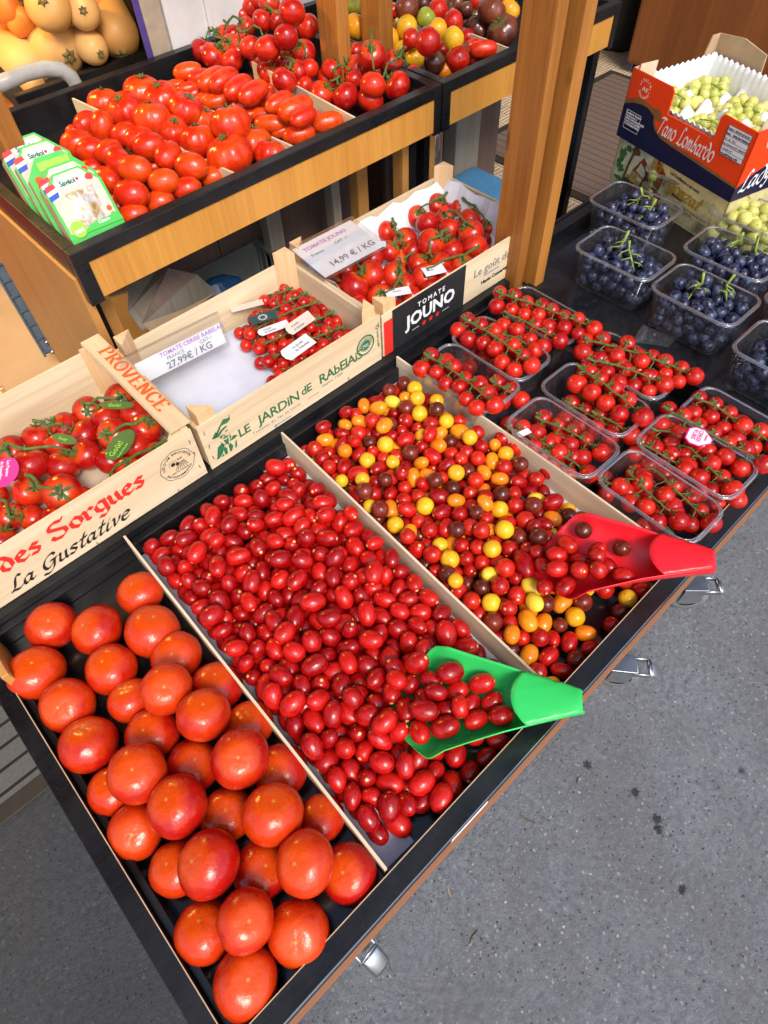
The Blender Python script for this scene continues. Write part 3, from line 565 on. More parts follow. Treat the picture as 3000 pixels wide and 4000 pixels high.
113,152,201,903,348,1125,73,-14,-59,110,156,206,1262,499,1254,-33,-69,-59,113,149,197,1274,349,1275,-88,-8,-13,110,160,212,1138,393,1127,-22,-72,21,111,169,167,938,553,1172,38,87,3,111,166,164,1200,400,1263,-68,12,64,
109,176,173,1061,601,1203,-78,21,-56,110,146,194,948,300,1124,41,-63,-41,112,138,210,940,235,1123,-33,-57,-37,114,161,161,1003,228,1127,-49,72,-46,109,177,173,1180,709,1207,43,-62,-22,111,167,165,999,570,1194,30,66,-65,
109,174,171,1191,345,1130,29,-38,-82,110,147,194,1038,447,1188,-55,-63,-51,111,154,153,876,227,1126,-46,-61,60,111,156,154,878,289,1127,28,8,-58,111,168,166,1288,322,1128,-38,66,58,110,164,217,1425,676,1176,59,-54,-57,
110,142,188,902,427,1166,22,77,43,110,161,214,905,889,1165,8,-14,97,111,170,168,924,826,1188,47,66,47,110,143,189,1038,284,1124,72,20,-63,109,170,167,1022,511,1172,-13,-44,78,109,166,163,1083,683,1213,-23,-49,-82,
109,177,174,1060,999,1181,-48,-14,50,111,173,171,914,1093,1208,56,-81,-1,114,155,155,971,358,1144,-73,-15,54,111,166,164,1316,244,1129,-7,-29,-72,111,175,173,957,769,1181,63,45,59,109,167,164,1236,598,1222,-23,13,59,
109,158,155,891,602,1181,10,54,-58,109,168,165,1146,651,1176,-41,-58,58,114,155,155,960,495,1181,-37,3,92,110,160,212,1086,496,1165,25,83,-42,109,175,172,1356,714,1183,-74,48,26,110,142,188,1104,266,1124,-51,-55,-8,
110,162,215,1132,992,1183,9,-62,-69,114,163,163,1111,761,1217,-33,-27,3,113,141,186,1303,405,1275,-66,-71,5,110,155,205,1087,935,1180,49,-42,-67,111,171,169,925,1190,1220,9,78,-18,114,161,161,1381,230,1127,71,-28,-40,
109,163,160,1056,829,1207,-73,10,62,111,166,164,919,1016,1180,37,-80,37,110,150,199,998,1033,1184,-44,23,77,109,178,175,1201,1224,1190,-6,81,-50,114,170,170,1315,767,1169,-43,3,-14,111,161,159,996,912,1180,50,-59,2,
111,154,152,1254,232,1126,-64,42,-63,114,172,172,1255,794,1174,47,30,82,109,155,152,959,615,1171,-35,37,68,114,170,170,1253,1020,1196,9,-22,6,113,134,177,1150,506,1229,-3,-64,-74,109,178,174,1160,1328,1187,11,-47,-56,
114,160,160,1427,597,1163,76,25,-8,114,166,166,891,563,1129,-98,3,-8,111,151,150,1367,294,1125,21,-42,77,110,141,187,1450,472,1162,-57,-30,-64,111,175,173,1289,696,1172,74,-2,65,109,166,163,1310,833,1184,-23,-38,-85,
113,157,207,1257,1154,1182,67,33,-19,109,171,167,1291,949,1178,-85,-1,-36,111,150,149,1469,229,1125,-20,74,49,109,161,158,1124,879,1187,-38,-5,-23,114,172,172,1213,662,1171,48,-53,67,113,157,207,972,1370,1171,-53,53,-6,
110,155,205,1020,1419,1187,-8,94,24,109,177,174,1381,1352,1189,18,-56,-76,110,125,166,1072,223,1120,-60,-25,49,111,148,147,1205,512,1237,-1,4,-79,114,141,141,1194,225,1124,-7,29,22,113,148,196,1029,388,1125,-58,28,-52,
111,149,147,904,934,1208,-4,-48,-83,110,151,200,1212,1390,1213,-58,-40,61,112,130,197,1462,385,1121,-46,47,-34,111,165,163,1409,539,1128,-59,-23,48,109,161,158,1471,875,1191,-44,-75,31,111,139,138,1180,454,1242,-47,68,-43,
110,151,261,907,777,1142,3,94,-2,114,156,156,1161,1043,1211,43,16,48,109,158,155,1474,793,1167,-93,-28,-5,113,147,194,1312,1221,1219,29,61,53,113,134,178,1170,446,1122,-58,-28,10,110,159,211,1282,1504,1182,-1,-84,-43,
109,166,163,1425,917,1177,1,45,84,113,142,188,1019,632,1169,-90,22,-35,113,156,206,1242,1292,1181,-61,28,-72,109,147,145,1032,782,1178,61,-4,16,109,160,157,903,730,1190,1,48,-59,109,174,171,944,1524,1173,14,-16,40,
109,161,158,1382,1021,1175,50,27,80,114,152,152,1069,735,1181,-41,87,-14,114,147,147,1038,686,1166,80,-23,-7,114,159,159,1422,1104,1206,2,91,-34,113,145,191,1415,833,1167,50,-27,-81,111,165,163,1052,1320,1185,27,-76,-2,
114,135,135,891,682,1220,-26,-56,-65,110,136,181,1218,837,1210,82,-12,10,111,160,158,1082,425,1151,-71,16,60,109,171,168,1435,1421,1192,17,-50,64,111,163,161,1429,1243,1190,-46,27,10,110,163,216,1434,1170,1179,-81,4,15,
109,141,138,1005,732,1173,82,37,9,110,127,168,1466,285,1121,32,68,47,114,133,133,1066,345,1123,-98,12,2,109,136,133,879,401,1123,-33,69,63,114,154,154,894,666,1166,24,-43,-64,110,145,192,1057,1261,1180,-7,-58,10,
111,181,178,1368,1420,1181,94,24,9,114,158,158,1422,1293,1229,-30,-36,-86,110,150,199,1051,879,1171,-67,4,-65,111,149,147,1026,1184,1206,-61,-57,-17,109,168,165,1470,564,1129,-42,74,-6,110,135,178,1154,927,1199,76,4,49,
114,158,158,1475,955,1185,57,17,-2,114,139,139,1180,561,1222,-80,-31,-50,110,135,179,1012,1141,1172,34,69,48,109,162,159,1200,987,1176,46,-78,24,114,167,167,1205,1454,1201,-70,11,-65,110,134,177,1370,893,1171,-69,-12,37,
114,163,163,1318,1373,1177,16,-39,-42,110,161,214,1316,1180,1175,-46,78,35,110,144,190,1421,978,1165,16,61,64,114,148,148,923,1406,1177,83,-10,50,110,154,204,1267,1083,1172,21,51,16,109,138,135,1163,832,1209,36,-50,61,
113,143,188,1077,1426,1196,-60,68,20,112,124,189,1248,430,1250,-22,53,-80,113,154,203,962,1086,1168,-60,-17,-56,113,143,189,1374,632,1163,59,-31,44,110,133,176,1200,1161,1181,39,3,29,110,164,217,985,1301,1175,27,67,-11,
111,142,140,1093,1163,1205,15,-8,57,109,143,140,1233,925,1176,24,8,-79,109,168,165,1114,815,1180,-36,-7,-64,113,130,171,886,456,1121,-65,4,58,110,142,189,1010,1537,1167,12,69,-27,113,144,191,932,1463,1171,37,30,74,
110,136,180,1035,1573,1200,-45,60,-46,109,143,141,1116,1238,1191,-56,-52,-46,109,139,136,1247,367,1123,7,7,47,113,120,159,1011,330,1119,65,4,-57,114,153,153,1440,1053,1175,-27,76,53,109,162,158,1389,1550,1181,-90,7,34,
110,138,183,1359,1498,1170,64,-23,49,112,135,205,1129,1134,1173,52,-75,9,111,150,148,982,842,1166,58,-28,45,113,139,184,1352,960,1167,39,-51,45,109,137,135,997,971,1172,41,30,66,111,141,139,1330,1062,1184,49,-13,-66,
110,132,175,1156,1570,1201,32,-84,-40,110,142,188,1406,476,1123,61,-22,-46,110,133,175,1131,1079,1178,11,95,-12,109,155,152,1132,1394,1170,-62,45,45,110,140,185,1320,633,1177,-12,57,-80,109,137,134,918,1324,1167,94,3,-9,
111,141,139,1072,1124,1171,42,-72,-4,111,163,161,902,836,1127,-42,-22,15,114,144,144,1003,705,1124,19,-44,75,111,161,159,944,467,1128,12,-98,-6,109,149,146,1081,1057,1170,-24,-88,36,114,140,140,1081,562,1159,29,75,13,
114,173,173,1131,1459,1175,-63,38,53,113,138,183,1256,1568,1168,13,59,69,111,174,172,916,1111,1129,-12,-62,-55,109,145,142,935,404,1124,-57,-27,-36,111,166,164,1377,1282,1183,-76,54,-9,109,158,155,1474,1545,1171,23,51,-40,
110,152,202,916,1232,1171,71,17,-27,109,146,143,964,1249,1203,13,-56,36,113,125,165,1483,1018,1178,-13,1,93,111,163,160,950,676,1128,11,46,68,111,161,159,1027,1084,1166,30,-42,-63,114,147,147,1373,1162,1172,32,82,-42,
109,149,146,1264,1223,1177,-13,-14,-50,111,170,168,1478,1481,1179,-87,-36,12,113,130,172,1176,507,1121,-69,29,-42,114,154,154,1191,804,1166,3,-62,-8,114,151,151,1329,1117,1167,-3,-92,-22,113,142,187,1175,1504,1179,83,-23,46,
113,137,181,1436,792,1123,27,59,-65,110,125,166,1272,646,1196,-9,-93,2,111,159,157,1310,1009,1166,91,7,-22,114,133,133,1387,594,1122,-93,-17,-21,111,150,148,907,986,1126,-83,45,-5,110,141,186,1060,1378,1168,4,63,19,
113,133,176,1126,1544,1165,55,12,-10,114,154,154,1280,586,1177,66,7,-58,110,125,166,1085,1509,1167,-48,38,77,109,140,137,1361,808,1165,-92,16,19,114,158,158,965,1185,1168,-41,4,68,111,166,164,898,716,1128,40,49,71,
109,168,165,1189,601,1176,-17,16,75,114,155,155,1478,1112,1183,-27,43,80,110,129,171,1468,440,1121,-73,-15,-63,109,160,157,1382,1082,1163,-87,28,-18,109,176,173,1187,874,1170,16,4,-64,109,137,134,910,1148,1179,-19,-62,-23,
111,156,154,1481,1350,1196,58,79,9,110,156,271,1038,828,1135,28,-81,-28,110,149,198,1332,1455,1136,-97,17,-8,114,158,158,932,1570,1128,-27,-12,94,110,131,174,1477,750,1122,-32,-68,65,109,149,146,1481,1215,1174,-36,76,-2,
109,148,145,1331,1315,1160,15,-7,29,109,164,160,923,1367,1128,29,-1,-34,110,144,191,1004,1232,1165,-86,11,37,114,167,167,1170,1270,1152,17,74,-15,113,130,172,1105,1343,1169,-11,-4,21,109,169,166,1256,868,1176,28,26,-66,
114,160,160,1345,435,1128,87,-38,15,109,141,138,1114,1290,1170,93,26,23,111,155,153,915,1046,1126,-47,7,14,109,173,170,988,1493,1130,18,23,-91,109,157,154,919,1282,1127,-34,-88,29,113,145,192,1182,1105,1162,-55,-1,31,
110,145,192,1367,1221,1175,52,-72,-35,113,155,205,1225,736,1168,-4,60,-37,110,133,176,1214,1354,1171,23,-88,-34,109,148,145,1080,648,1164,-64,-54,-49,113,120,158,1218,465,1119,13,74,-47,110,156,206,1418,1473,1159,-7,97,-14,
113,138,183,1370,924,1125,42,-72,27,109,166,163,917,1178,1128,-63,4,58,109,154,151,1308,1263,1177,-55,-77,-28,110,155,205,1412,736,1141,53,70,0,110,132,229,1313,1558,1161,-83,-20,4,109,169,165,1069,1201,1164,82,-34,43,
110,132,175,1304,478,1122,37,53,-71,110,138,183,1267,1341,1165,-8,22,75,110,143,189,1272,984,1124,48,39,-20,110,145,193,1140,1195,1163,-6,64,34,109,159,156,1375,689,1127,-85,17,-23,110,134,177,1200,1410,1163,-47,52,-44,
114,148,148,1196,1556,1167,-91,27,21,109,149,146,1262,1401,1173,67,33,-61,112,128,195,926,1492,1121,-41,51,72,109,157,154,1123,710,1173,-33,-3,48,110,131,174,1483,1401,1163,38,-63,34,109,177,174,1471,849,1130,-72,26,-61,
109,157,154,976,942,1127,48,-81,-29,114,162,162,1411,879,1127,-47,-43,-15,109,145,142,1475,628,1124,-35,-32,-18,110,158,209,1036,461,1126,75,-2,-21,109,135,132,1477,505,1123,6,-8,94,113,141,187,937,957,1168,-51,-68,46,
114,134,134,1207,1051,1177,-4,-30,-56,112,121,184,1044,1471,1164,31,43,49,109,168,165,1230,1125,1129,4,9,-87,110,133,176,1107,802,1122,-64,40,-50,111,176,174,968,1007,1130,41,-77,22,113,134,177,1356,506,1122,38,53,-71,
109,152,149,975,1431,1145,28,36,-26,110,149,197,956,882,1131,-12,34,76,109,168,165,1411,1137,1129,-75,58,-24,113,120,159,1117,463,1119,-71,-24,-37,110,138,183,1150,761,1170,-48,31,-79,110,145,192,1118,532,1124,-70,25,37,
114,140,140,923,1427,1124,-80,-35,-33,110,162,215,1323,595,1127,2,65,42,109,142,139,956,736,1124,63,44,-58,113,140,186,975,1335,1123,-36,-54,72,110,145,192,1304,922,1125,-44,47,-62,111,163,161,1405,413,1127,72,24,-60,
112,119,181,911,933,1119,-32,57,-50,109,163,160,1034,969,1128,28,38,-51,111,166,164,1208,1316,1128,59,-23,71,113,148,195,1016,895,1125,-13,64,55,111,176,173,1426,1565,1130,-76,8,-26,109,172,169,1179,1457,1129,73,-23,-60,
113,147,194,1050,1509,1124,12,-74,-58,111,179,177,1022,579,1131,-33,88,10,110,151,200,1307,535,1148,-60,-36,62,113,149,196,1271,758,1125,44,48,-73,109,161,158,1278,417,1127,25,72,63,111,151,150,1015,1390,1125,-61,14,74,
110,146,194,1045,1572,1134,5,15,-16,109,162,159,1360,1568,1128,-81,-28,-28,109,166,163,1016,1183,1128,65,39,-25,110,135,179,1095,1552,1122,-38,-64,-60,111,143,141,1479,910,1143,-64,-13,-29,111,176,174,1100,971,1130,-54,-54,-10,
110,131,173,1217,778,1121,-52,54,45,109,146,143,1254,504,1124,3,47,-5,114,151,151,1030,1312,1126,72,25,-11,114,175,175,1436,1313,1169,-69,25,21,114,155,155,1478,1049,1127,-8,-6,93,110,161,213,1181,936,1138,-5,-98,-8,
110,150,199,1112,1038,1125,-63,-17,-72,113,121,160,935,528,1120,-19,72,50,113,147,194,1044,1038,1125,-27,-59,74,109,141,138,1180,1216,1123,49,-39,76,113,139,183,1326,1517,1123,-11,-74,-45,110,157,208,1480,1288,1128,59,-25,18,
114,168,168,1168,722,1128,56,-29,-54,109,175,172,1240,565,1130,-66,-23,2,110,153,202,1053,755,1126,-44,-47,-74,112,116,177,1164,1043,1153,-38,-79,-47,113,132,174,1464,1221,1122,-8,74,7,109,158,155,1096,1157,1126,29,56,12,
111,182,180,1263,633,1131,63,0,-76,109,151,148,1090,1095,1125,-6,-47,-11,113,126,166,1283,1484,1125,-40,-5,79,109,143,140,1127,914,1124,-89,32,26,110,131,174,1430,936,1122,-42,-49,-6,110,134,178,1180,570,1122,-37,-54,-70,
109,157,154,996,778,1130,16,-35,89,110,127,168,1072,919,1125,43,-7,64,112,127,194,1275,1555,1121,61,24,-40,113,142,188,986,518,1124,-57,31,33,110,150,198,1237,697,1125,54,-51,-57,111,178,175,1426,1377,1141,98,-14,7,
110,159,210,1167,1155,1127,65,38,65,112,117,179,1336,1164,1119,0,74,-62,109,135,132,1487,1573,1122,-59,-64,-46,109,164,161,1346,1043,1128,-29,5,12,110,150,199,979,1131,1126,-55,-25,10,109,160,157,1286,1293,1127,23,19,-24,
109,177,174,1112,1242,1130,21,60,61,109,151,148,1158,1518,1126,29,4,41,109,136,133,1128,1425,1122,13,75,-11,109,147,145,1415,642,1124,-16,75,13,111,162,160,916,623,1128,-12,-94,-4,111,139,137,1359,765,1123,-75,-15,-62,
114,137,137,992,1065,1123,6,-29,18,113,154,204,1464,687,1126,36,53,46,109,138,136,960,583,1123,29,-6,92,110,137,181,1303,1354,1123,-46,-45,-12,109,173,170,1415,1262,1129,25,40,-46,114,151,151,1282,1162,1126,-52,-19,79,
109,155,152,1162,995,1126,-47,3,-74,113,126,167,1040,657,1121,29,58,12,111,158,157,1296,1230,1127,-45,14,52,110,161,214,1473,977,1127,71,22,-1,114,168,168,1383,1325,1129,24,41,-79,110,145,192,1219,1062,1124,75,-6,-55,
110,133,176,1427,1081,1125,-11,51,-4,113,129,171,1148,1092,1123,76,36,7,111,178,176,1224,1510,1130,-76,-11,-62,10,124,164,1388,818,1120,-45,59,39,9,155,152,1422,1024,1126,-13,-86,-5,13,132,174,1286,870,1124,-74,-41,28,
11,161,159,1083,698,1127,8,63,37,9,148,145,1247,831,1125,-68,-54,-12,14,135,135,1238,939,1123,16,-44,-83,10,135,179,1156,1574,1124,38,-65,-25,14,137,137,1119,651,1122,70,29,-58,13,144,190,1165,838,1124,18,-62,-25,
10,125,166,1355,1104,1120,56,-33,-17,10,152,202,1346,1393,1125,-70,25,61,13,121,160,1064,1357,1120,-37,-53,-43,9,144,141,1040,1126,1124,-7,-7,-98,13,147,194,1313,813,1124,49,42,29,11,176,173,1233,1253,1130,76,-42,41,
14,135,135,1226,1573,1122,-17,-74,-63,9,159,156,1349,861,1127,84,-24,2,10,153,202,1472,1165,1131,72,-53,-35,9,140,138,1058,527,1123,-38,-51,44,14,152,152,1282,1048,1126,30,37,-55,14,142,142,1481,1108,1124,29,-4,91,
11,167,165,1132,595,1144,24,77,-58,11,151,149,1230,1188,1135,14,81,35,10,124,164,1114,750,1122,49,28,81,9,165,162,1348,1265,1128,44,45,36,13,157,207,1392,1198,1126,-39,-64,42,9,176,172,1067,1428,1130,-87,36,-19,
10,132,175,1079,605,1122,-57,-31,-32,11,147,145,1388,1513,1125,8,36,-20,13,153,202,1463,1439,1126,-50,41,18,13,127,167,960,820,1121,-69,-29,-60,11,149,147,1321,722,1125,-12,-75,-62,9,140,137,1484,1508,1123,33,81,36,
10,144,191,1242,1453,1151,20,30,91,10,128,170,988,1564,1121,-19,-62,-75,14,150,150,1142,1320,1125,57,-28,-75,10,146,193,1238,1377,1124,72,19,-4,9,156,153,1170,1374,1126,62,9,34,9,149,146,954,1230,1125,63,2,-76,
10,131,174,986,1276,1122,14,73,-12,10,140,185,1282,1422,1123,-48,-43,-55,9,134,132,1113,1373,1122,-3,-77,-39,14,169,169,1098,861,1129,25,16,23,14,144,144,1321,663,1124,70,-29,-61,13,135,179,1388,1432,1123,-55,33,65,
13,121,160,1175,660,1124,-29,26,68,9,140,137,1381,984,1123,-72,-24,-37,13,133,176,1293,1106,1122,-34,66,-10,9,143,140,1227,886,1124,8,-87,4,10,149,198,1046,1249,1125,-62,-42,-54,14,140,140,1087,1302,1123,47,8,-12,
10,128,170,1328,976,1121,2,65,-72,9,135,132,1163,783,1122,-2,-76,-38,10,133,176,1108,1483,1122,-57,-48,-50,14,135,135,988,631,1122,-43,-75,5,11,141,139,1483,1358,1123,36,79,47,13,126,167,1219,1003,1125,-32,28,20,
]
SCOOPS=[((.215,.262,.592),math.atan2(.05-.262,.405-.215),.20),((.575,.275,.592),math.atan2(.035-.275,.75-.575),.21)]
# ------------------------------------------------------------------ fruit shapes
def fruit_mesh(name, mat, nu=28, nv=16, zs=.86, ribs=0, amp=0, dimple=.1, seed=0, lump=.02, waist=0, point=0, tip=0):
    rn = random.Random(seed); ph = [rn.uniform(0, 6.28) for _ in range(6)]; mb = MB(); P = []
    for j in range(nv+1):
        t = PI*j/nv; row = []
        for i in range(nu):
            p = 2*PI*i/nu
            r = 1+lump*(math.sin(p+ph[0])*math.sin(t)+.7*math.sin(2*p+ph[1])*math.sin(t)+.6*math.sin(2*t+ph[2])*math.sin(p+ph[3]))
            rb = 0
            if ribs: rb = amp*(abs(math.cos(p*ribs/2+ph[4]+.3*math.sin(p)))**.7-.6)*max(0, math.sin(t))**.8*(1.2 if t < 1.6 else .7)
            rr = (r+rb)*max(0, math.sin(t))**.92
            if waist: rr *= 1-waist*math.sin(t)**6
            z = math.cos(t)*zs
            if dimple: z -= dimple*math.exp(-(math.sin(t)/.38)**2)*(1 if t < 1.57 else -.35)*(1+.22*math.sin(p*max(3, ribs)+ph[5])*min(1, abs(math.sin(t))*2.2)**2)
            if point and t > 1.57: rr *= 1-point*(abs(math.cos(t))**1.6)*.6; z -= point*.35*abs(math.cos(t))**4
            if tip and t > 1.57: z -= tip*math.exp(-(math.sin(t)/.22)**2)
            row.append((rr*math.cos(p), rr*math.sin(p), z))
        P.append(row)
    mb.grid(P, True); return mb.mesh(name, F[mat] if mat in F else M[mat], True)
def variants(n, *a, **k): return [fruit_mesh(*a, seed=s*7+3, **k) for s in range(n)]
FM = dict(
 beef=variants(4, 'beef_tomato', 'beef', nu=40, nv=24, zs=.87, ribs=5, amp=.03, dimple=.08, lump=.03),
 vine=variants(3, 'vine_tomato', 'vine', nu=28, nv=18, zs=.88, ribs=5, amp=.02, dimple=.09, lump=.015),
 cherry=variants(3, 'vine_cherry_tomato', 'red', nu=18, nv=12, zs=.96, dimple=.05, lump=.012),
 oval=variants(3, 'oval_tomato', 'oval', nu=26, nv=18, zs=1.30, dimple=.03, lump=.015, tip=.03),
 long=variants(3, 'long_tomato', 'oval', nu=26, nv=20, zs=1.75, dimple=.05, lump=.03, waist=.05, tip=.04),
 ribbed=variants(3, 'ribbed_tomato', 'oval', nu=44, nv=24, zs=.84, ribs=8, amp=.10, dimple=.14, lump=.02),
 plum=variants(5, 'plum_cherry_tomato', 'plum', nu=18, nv=13, zs=1.0, dimple=.03, lump=.035, tip=.02),
 c_red=variants(3, 'red_cherry_tomato', 'red', nu=18, nv=13, zs=1.0, dimple=.03, lump=.02),
 c_oval=variants(3, 'red_oval_cherry', 'plum', nu=18, nv=13, zs=1.0, dimple=.02, lump=.03, tip=.03),
 c_yellow=variants(2, 'yellow_cherry_tomato', 'yellow', nu=18, nv=13, zs=1.0, dimple=.03, lump=.015),
 c_pale=variants(2, 'pale_cherry_tomato', 'pale', nu=18, nv=13, zs=1.0, dimple=.02, lump=.03, tip=.04),
 c_orange=variants(2, 'orange_cherry_tomato', 'orange', nu=18, nv=13, zs=1.0, dimple=.02, lump=.02),
 c_brown=variants(2, 'brown_cherry_tomato', 'brown', nu=18, nv=13, zs=1.0, dimple=.03, lump=.015),
 yellow=variants(2, 'yellow_tomato', 'yellow', zs=.98, dimple=.05, lump=.02), gold=variants(1, 'golden_tomato', 'gold', nu=44, nv=24, zs=.9, ribs=6, amp=.12, dimple=.12),
 orange=variants(1, 'orange_tomato', 'orange', zs=.95, dimple=.05), lime=variants(1, 'green_tomato', 'lime', zs=.95, dimple=.05),
 dark=variants(2, 'dark_tomato', 'dark', nu=44, nv=24, zs=.84, ribs=8, amp=.10, dimple=.13), darkround=variants(1, 'dark_round_tomato', 'dark', zs=.95, dimple=.05),
 redround=variants(2, 'red_round_tomato', 'red', zs=1.0, dimple=.05, lump=.03), pointed=variants(1, 'pointed_tomato', 'red', zs=1.05, dimple=.03, point=.9),
 grape=variants(3, 'grape', 'blue_grape', nu=14, nv=10, zs=1.1, dimple=0, lump=.02), wgrape=variants(2, 'white_grape', 'white_grape', nu=16, nv=11, zs=1.12, dimple=0, lump=.02),
)
def updir(rx, ry, spin=0):
    return (Euler((rx, ry, spin)).to_quaternion())
def calyx(mb, p, up, r, rn, sep=5):
    """green star with curled sepals at p, round the axis up"""
    up = Vector(up).normalized(); a = up.orthogonal().normalized(); b = up.cross(a); ph = rn.uniform(0, 6)
    for k in range(sep):
        t = ph+2*PI*k/sep+rn.uniform(-.25, .25); d = a*math.cos(t)+b*math.sin(t); l = r*rn.uniform(.5, .85); w = b*math.cos(t)-a*math.sin(t)
        c = rn.uniform(-.1, .8)
        q = [p, p+d*l*.5+up*l*.10, p+d*l*(.95-.3*c)+up*l*(.05+.55*c)]
        wd = r*.11
        mb._add([q[0]-w*wd*.6, q[0]+w*wd*.6, q[1]+w*wd, q[2], q[1]-w*wd, q[1]+up*wd*.5], [(0,1,5),(1,2,5),(2,3,5),(3,4,5),(4,0,5)])
    mb.tube([p-up*r*.05, p+up*r*.28], [r*.10, r*.08], 5)
def piece(kind, px, py, rx, layer=0, base=.55, lift=None, rz=None, spin=0, tilt=(0,0), vis_long=None, push=0, q=None):
    """a fruit whose outline has half width rx (photo pixels) about (px, py), lying in the given layer over the level base"""
    z = base+.03
    for _ in range(3):
        p = at(px, py, z); R = rx*depth(p)/FPX; z = base+R*.86+layer*.046+push
    return p, R
TOMS = []
def settle(name, kind, lst, base, labelf, cat, group, ox=0, oy=0, s=1.0, gap=1.0, rnd=None, tilt=.5, lay=.046, zs=1):
    rn = random.Random(rnd or 3); res = []
    for it in lst:
        cx, cy, a = it[:3]; layer = it[3] if len(it) > 3 else 0; k = it[4] if len(it) > 4 else kind
        ang = it[5] if len(it) > 5 else None; el = it[6] if len(it) > 6 else 1
        px, py, r = ox+cx*s, oy+cy*s, a*s
        z = base+.03
        for _ in range(4):
            p = at(px, py, z); R = r*depth(p)/FPX; z = base+R*.9*zs+layer*lay
        res.append([p, R, k, ang, el, layer])
    return res
RIGHT = Vector(RC[0]); DOWN = Vector(RC[1]); FWD = Vector(RC[2])
def quat_for(kind, ang, rn, tilt):
    """long fruit lie level with their long axis along the picture angle; round ones stand with a random tilt"""
    if ang is not None:
        d = RIGHT*math.cos(math.radians(ang))-DOWN*math.sin(math.radians(ang)); d.z *= .25
        return d.normalized().to_track_quat('Z', 'Y') @ Quaternion((0,0,1), rn.uniform(0, 6))
    return Euler((rn.uniform(-tilt, tilt), rn.uniform(-tilt, tilt), 0)).to_quaternion() @ Quaternion((0,0,1), rn.uniform(0, 6))
# ------------------------------------------------------------------ ground, mats, shop floor
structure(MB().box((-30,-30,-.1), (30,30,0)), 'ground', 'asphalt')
mb = MB(); mb.box((-3,1.905,.002), (9,9,.143)); mb.box((2.06,.93,.002), (9,1.9049,.143)); structure(mb, 'shop_floor', 'tile')
tag(MB().box((-.5,1.892,.10), (.3,1.903,.146)).build('step_edge', 'bluelid', bevel=.003), 'blue grey metal edge strip along the beige shop step', 'edge strip')
tag(MB().box((-.55,1.907,.144), (.115,2.02,.150)).build('tread_plate', 'tread', bevel=.002), 'small tread plate tinted with warm lamp light lying on the beige shop step', 'tread plate')
tag(MB().box((2.058,.94,.1435), (3.60,2.45,.150)).build('tread_plate', 'tread'), 'shiny aluminium tread plate under the brown ridged mat', 'tread plate')
z0 = .012
m_ = thing('door_mat', 'brown ridged mat lying on tread plate behind the wooden posts', 'mat', (2.8,1.4,.15))
MB().box((2.29,.96,.1505), (3.385,2.0,.158)).build('mat_edge', 'mat_edge', m_, bevel=.003)
MB().box((2.33,.99,.155), (3.345,1.96,.161)).build('ribbed_top', 'brown_mat', m_)
m_ = thing('door_mat', 'dark grey ridged mat on the asphalt left of the front stand', 'mat', (-.6,1.2,0))
MB().box((-1.6,.825,.002), (-.02,1.70,.010)).build('mat_edge', 'mat_edge', m_, bevel=.003)
MB().box((-1.55,.868,.006), (-.06,1.65,.015)).build('ribbed_top', 'grey_mat', m_)
# ------------------------------------------------------------------ front stand
st = thing('market_stand', 'low black display stand holding the loose tomatoes on wheels', 'display stand', (.47,.45,0))
RT, RB = .600, .530
mb = MB()
mb.M = Matrix.Translation((-.232,.064,0)) @ Matrix.Rotation(.0085,4,'Z'); mb.box((0,0,RB+.02), (1.4265,.030,RT)); mb.M = Matrix.Identity(4); mb.box((-.232,.098,RB), (-.205,.835,RT)); mb.box((1.165,.098,RB), (1.195,.80,RT))
mb.box((-.205,.835,RB), (1.165,1.30,RT)); mb.box((1.165,.91,RB), (1.195,1.30,RT-.001))
mb.build('rim', 'black', st, bevel=.0015)
MB().box((-.204,.082,RB+.002), (1.164,.834,.545)).build('tray_floor', 'black_gloss', st)
mb = MB()
for x0, x1, y0, y1 in ((-.205,1.165,.818,.834), (-.204,-.193,.099,.818)): mb.box((x0,y0,.546), (x1,y1,.583))
mb.build('inner_ledge', 'black_gloss', st, bevel=.001)
mb = MB(); mb.M = Matrix.Translation((-.230,.066,0)) @ Matrix.Rotation(.0085,4,'Z'); mb.box((0,0,.385), (1.424,.016,.5495)); mb.build('front_skirt', 'skirt', st)
mb = MB()
for x in (-.20, 1.16):
    for y in (.12, 1.20): mb.box((x-.02,y-.02,.13), (x+.02,y+.02,.53))
mb.box((-.22,.10,.12), (1.18,1.22,.14)); mb.build('frame', 'black_soft', st, bevel=.002)
MB().box((-.2045,.70,.546), (-.192,.817,.640)).build('end_block', 'panel', st, bevel=.002)
MB().box((.150,.0655,.574), (.225,.0665,.588)).build('shelf_label', 'paper', st)
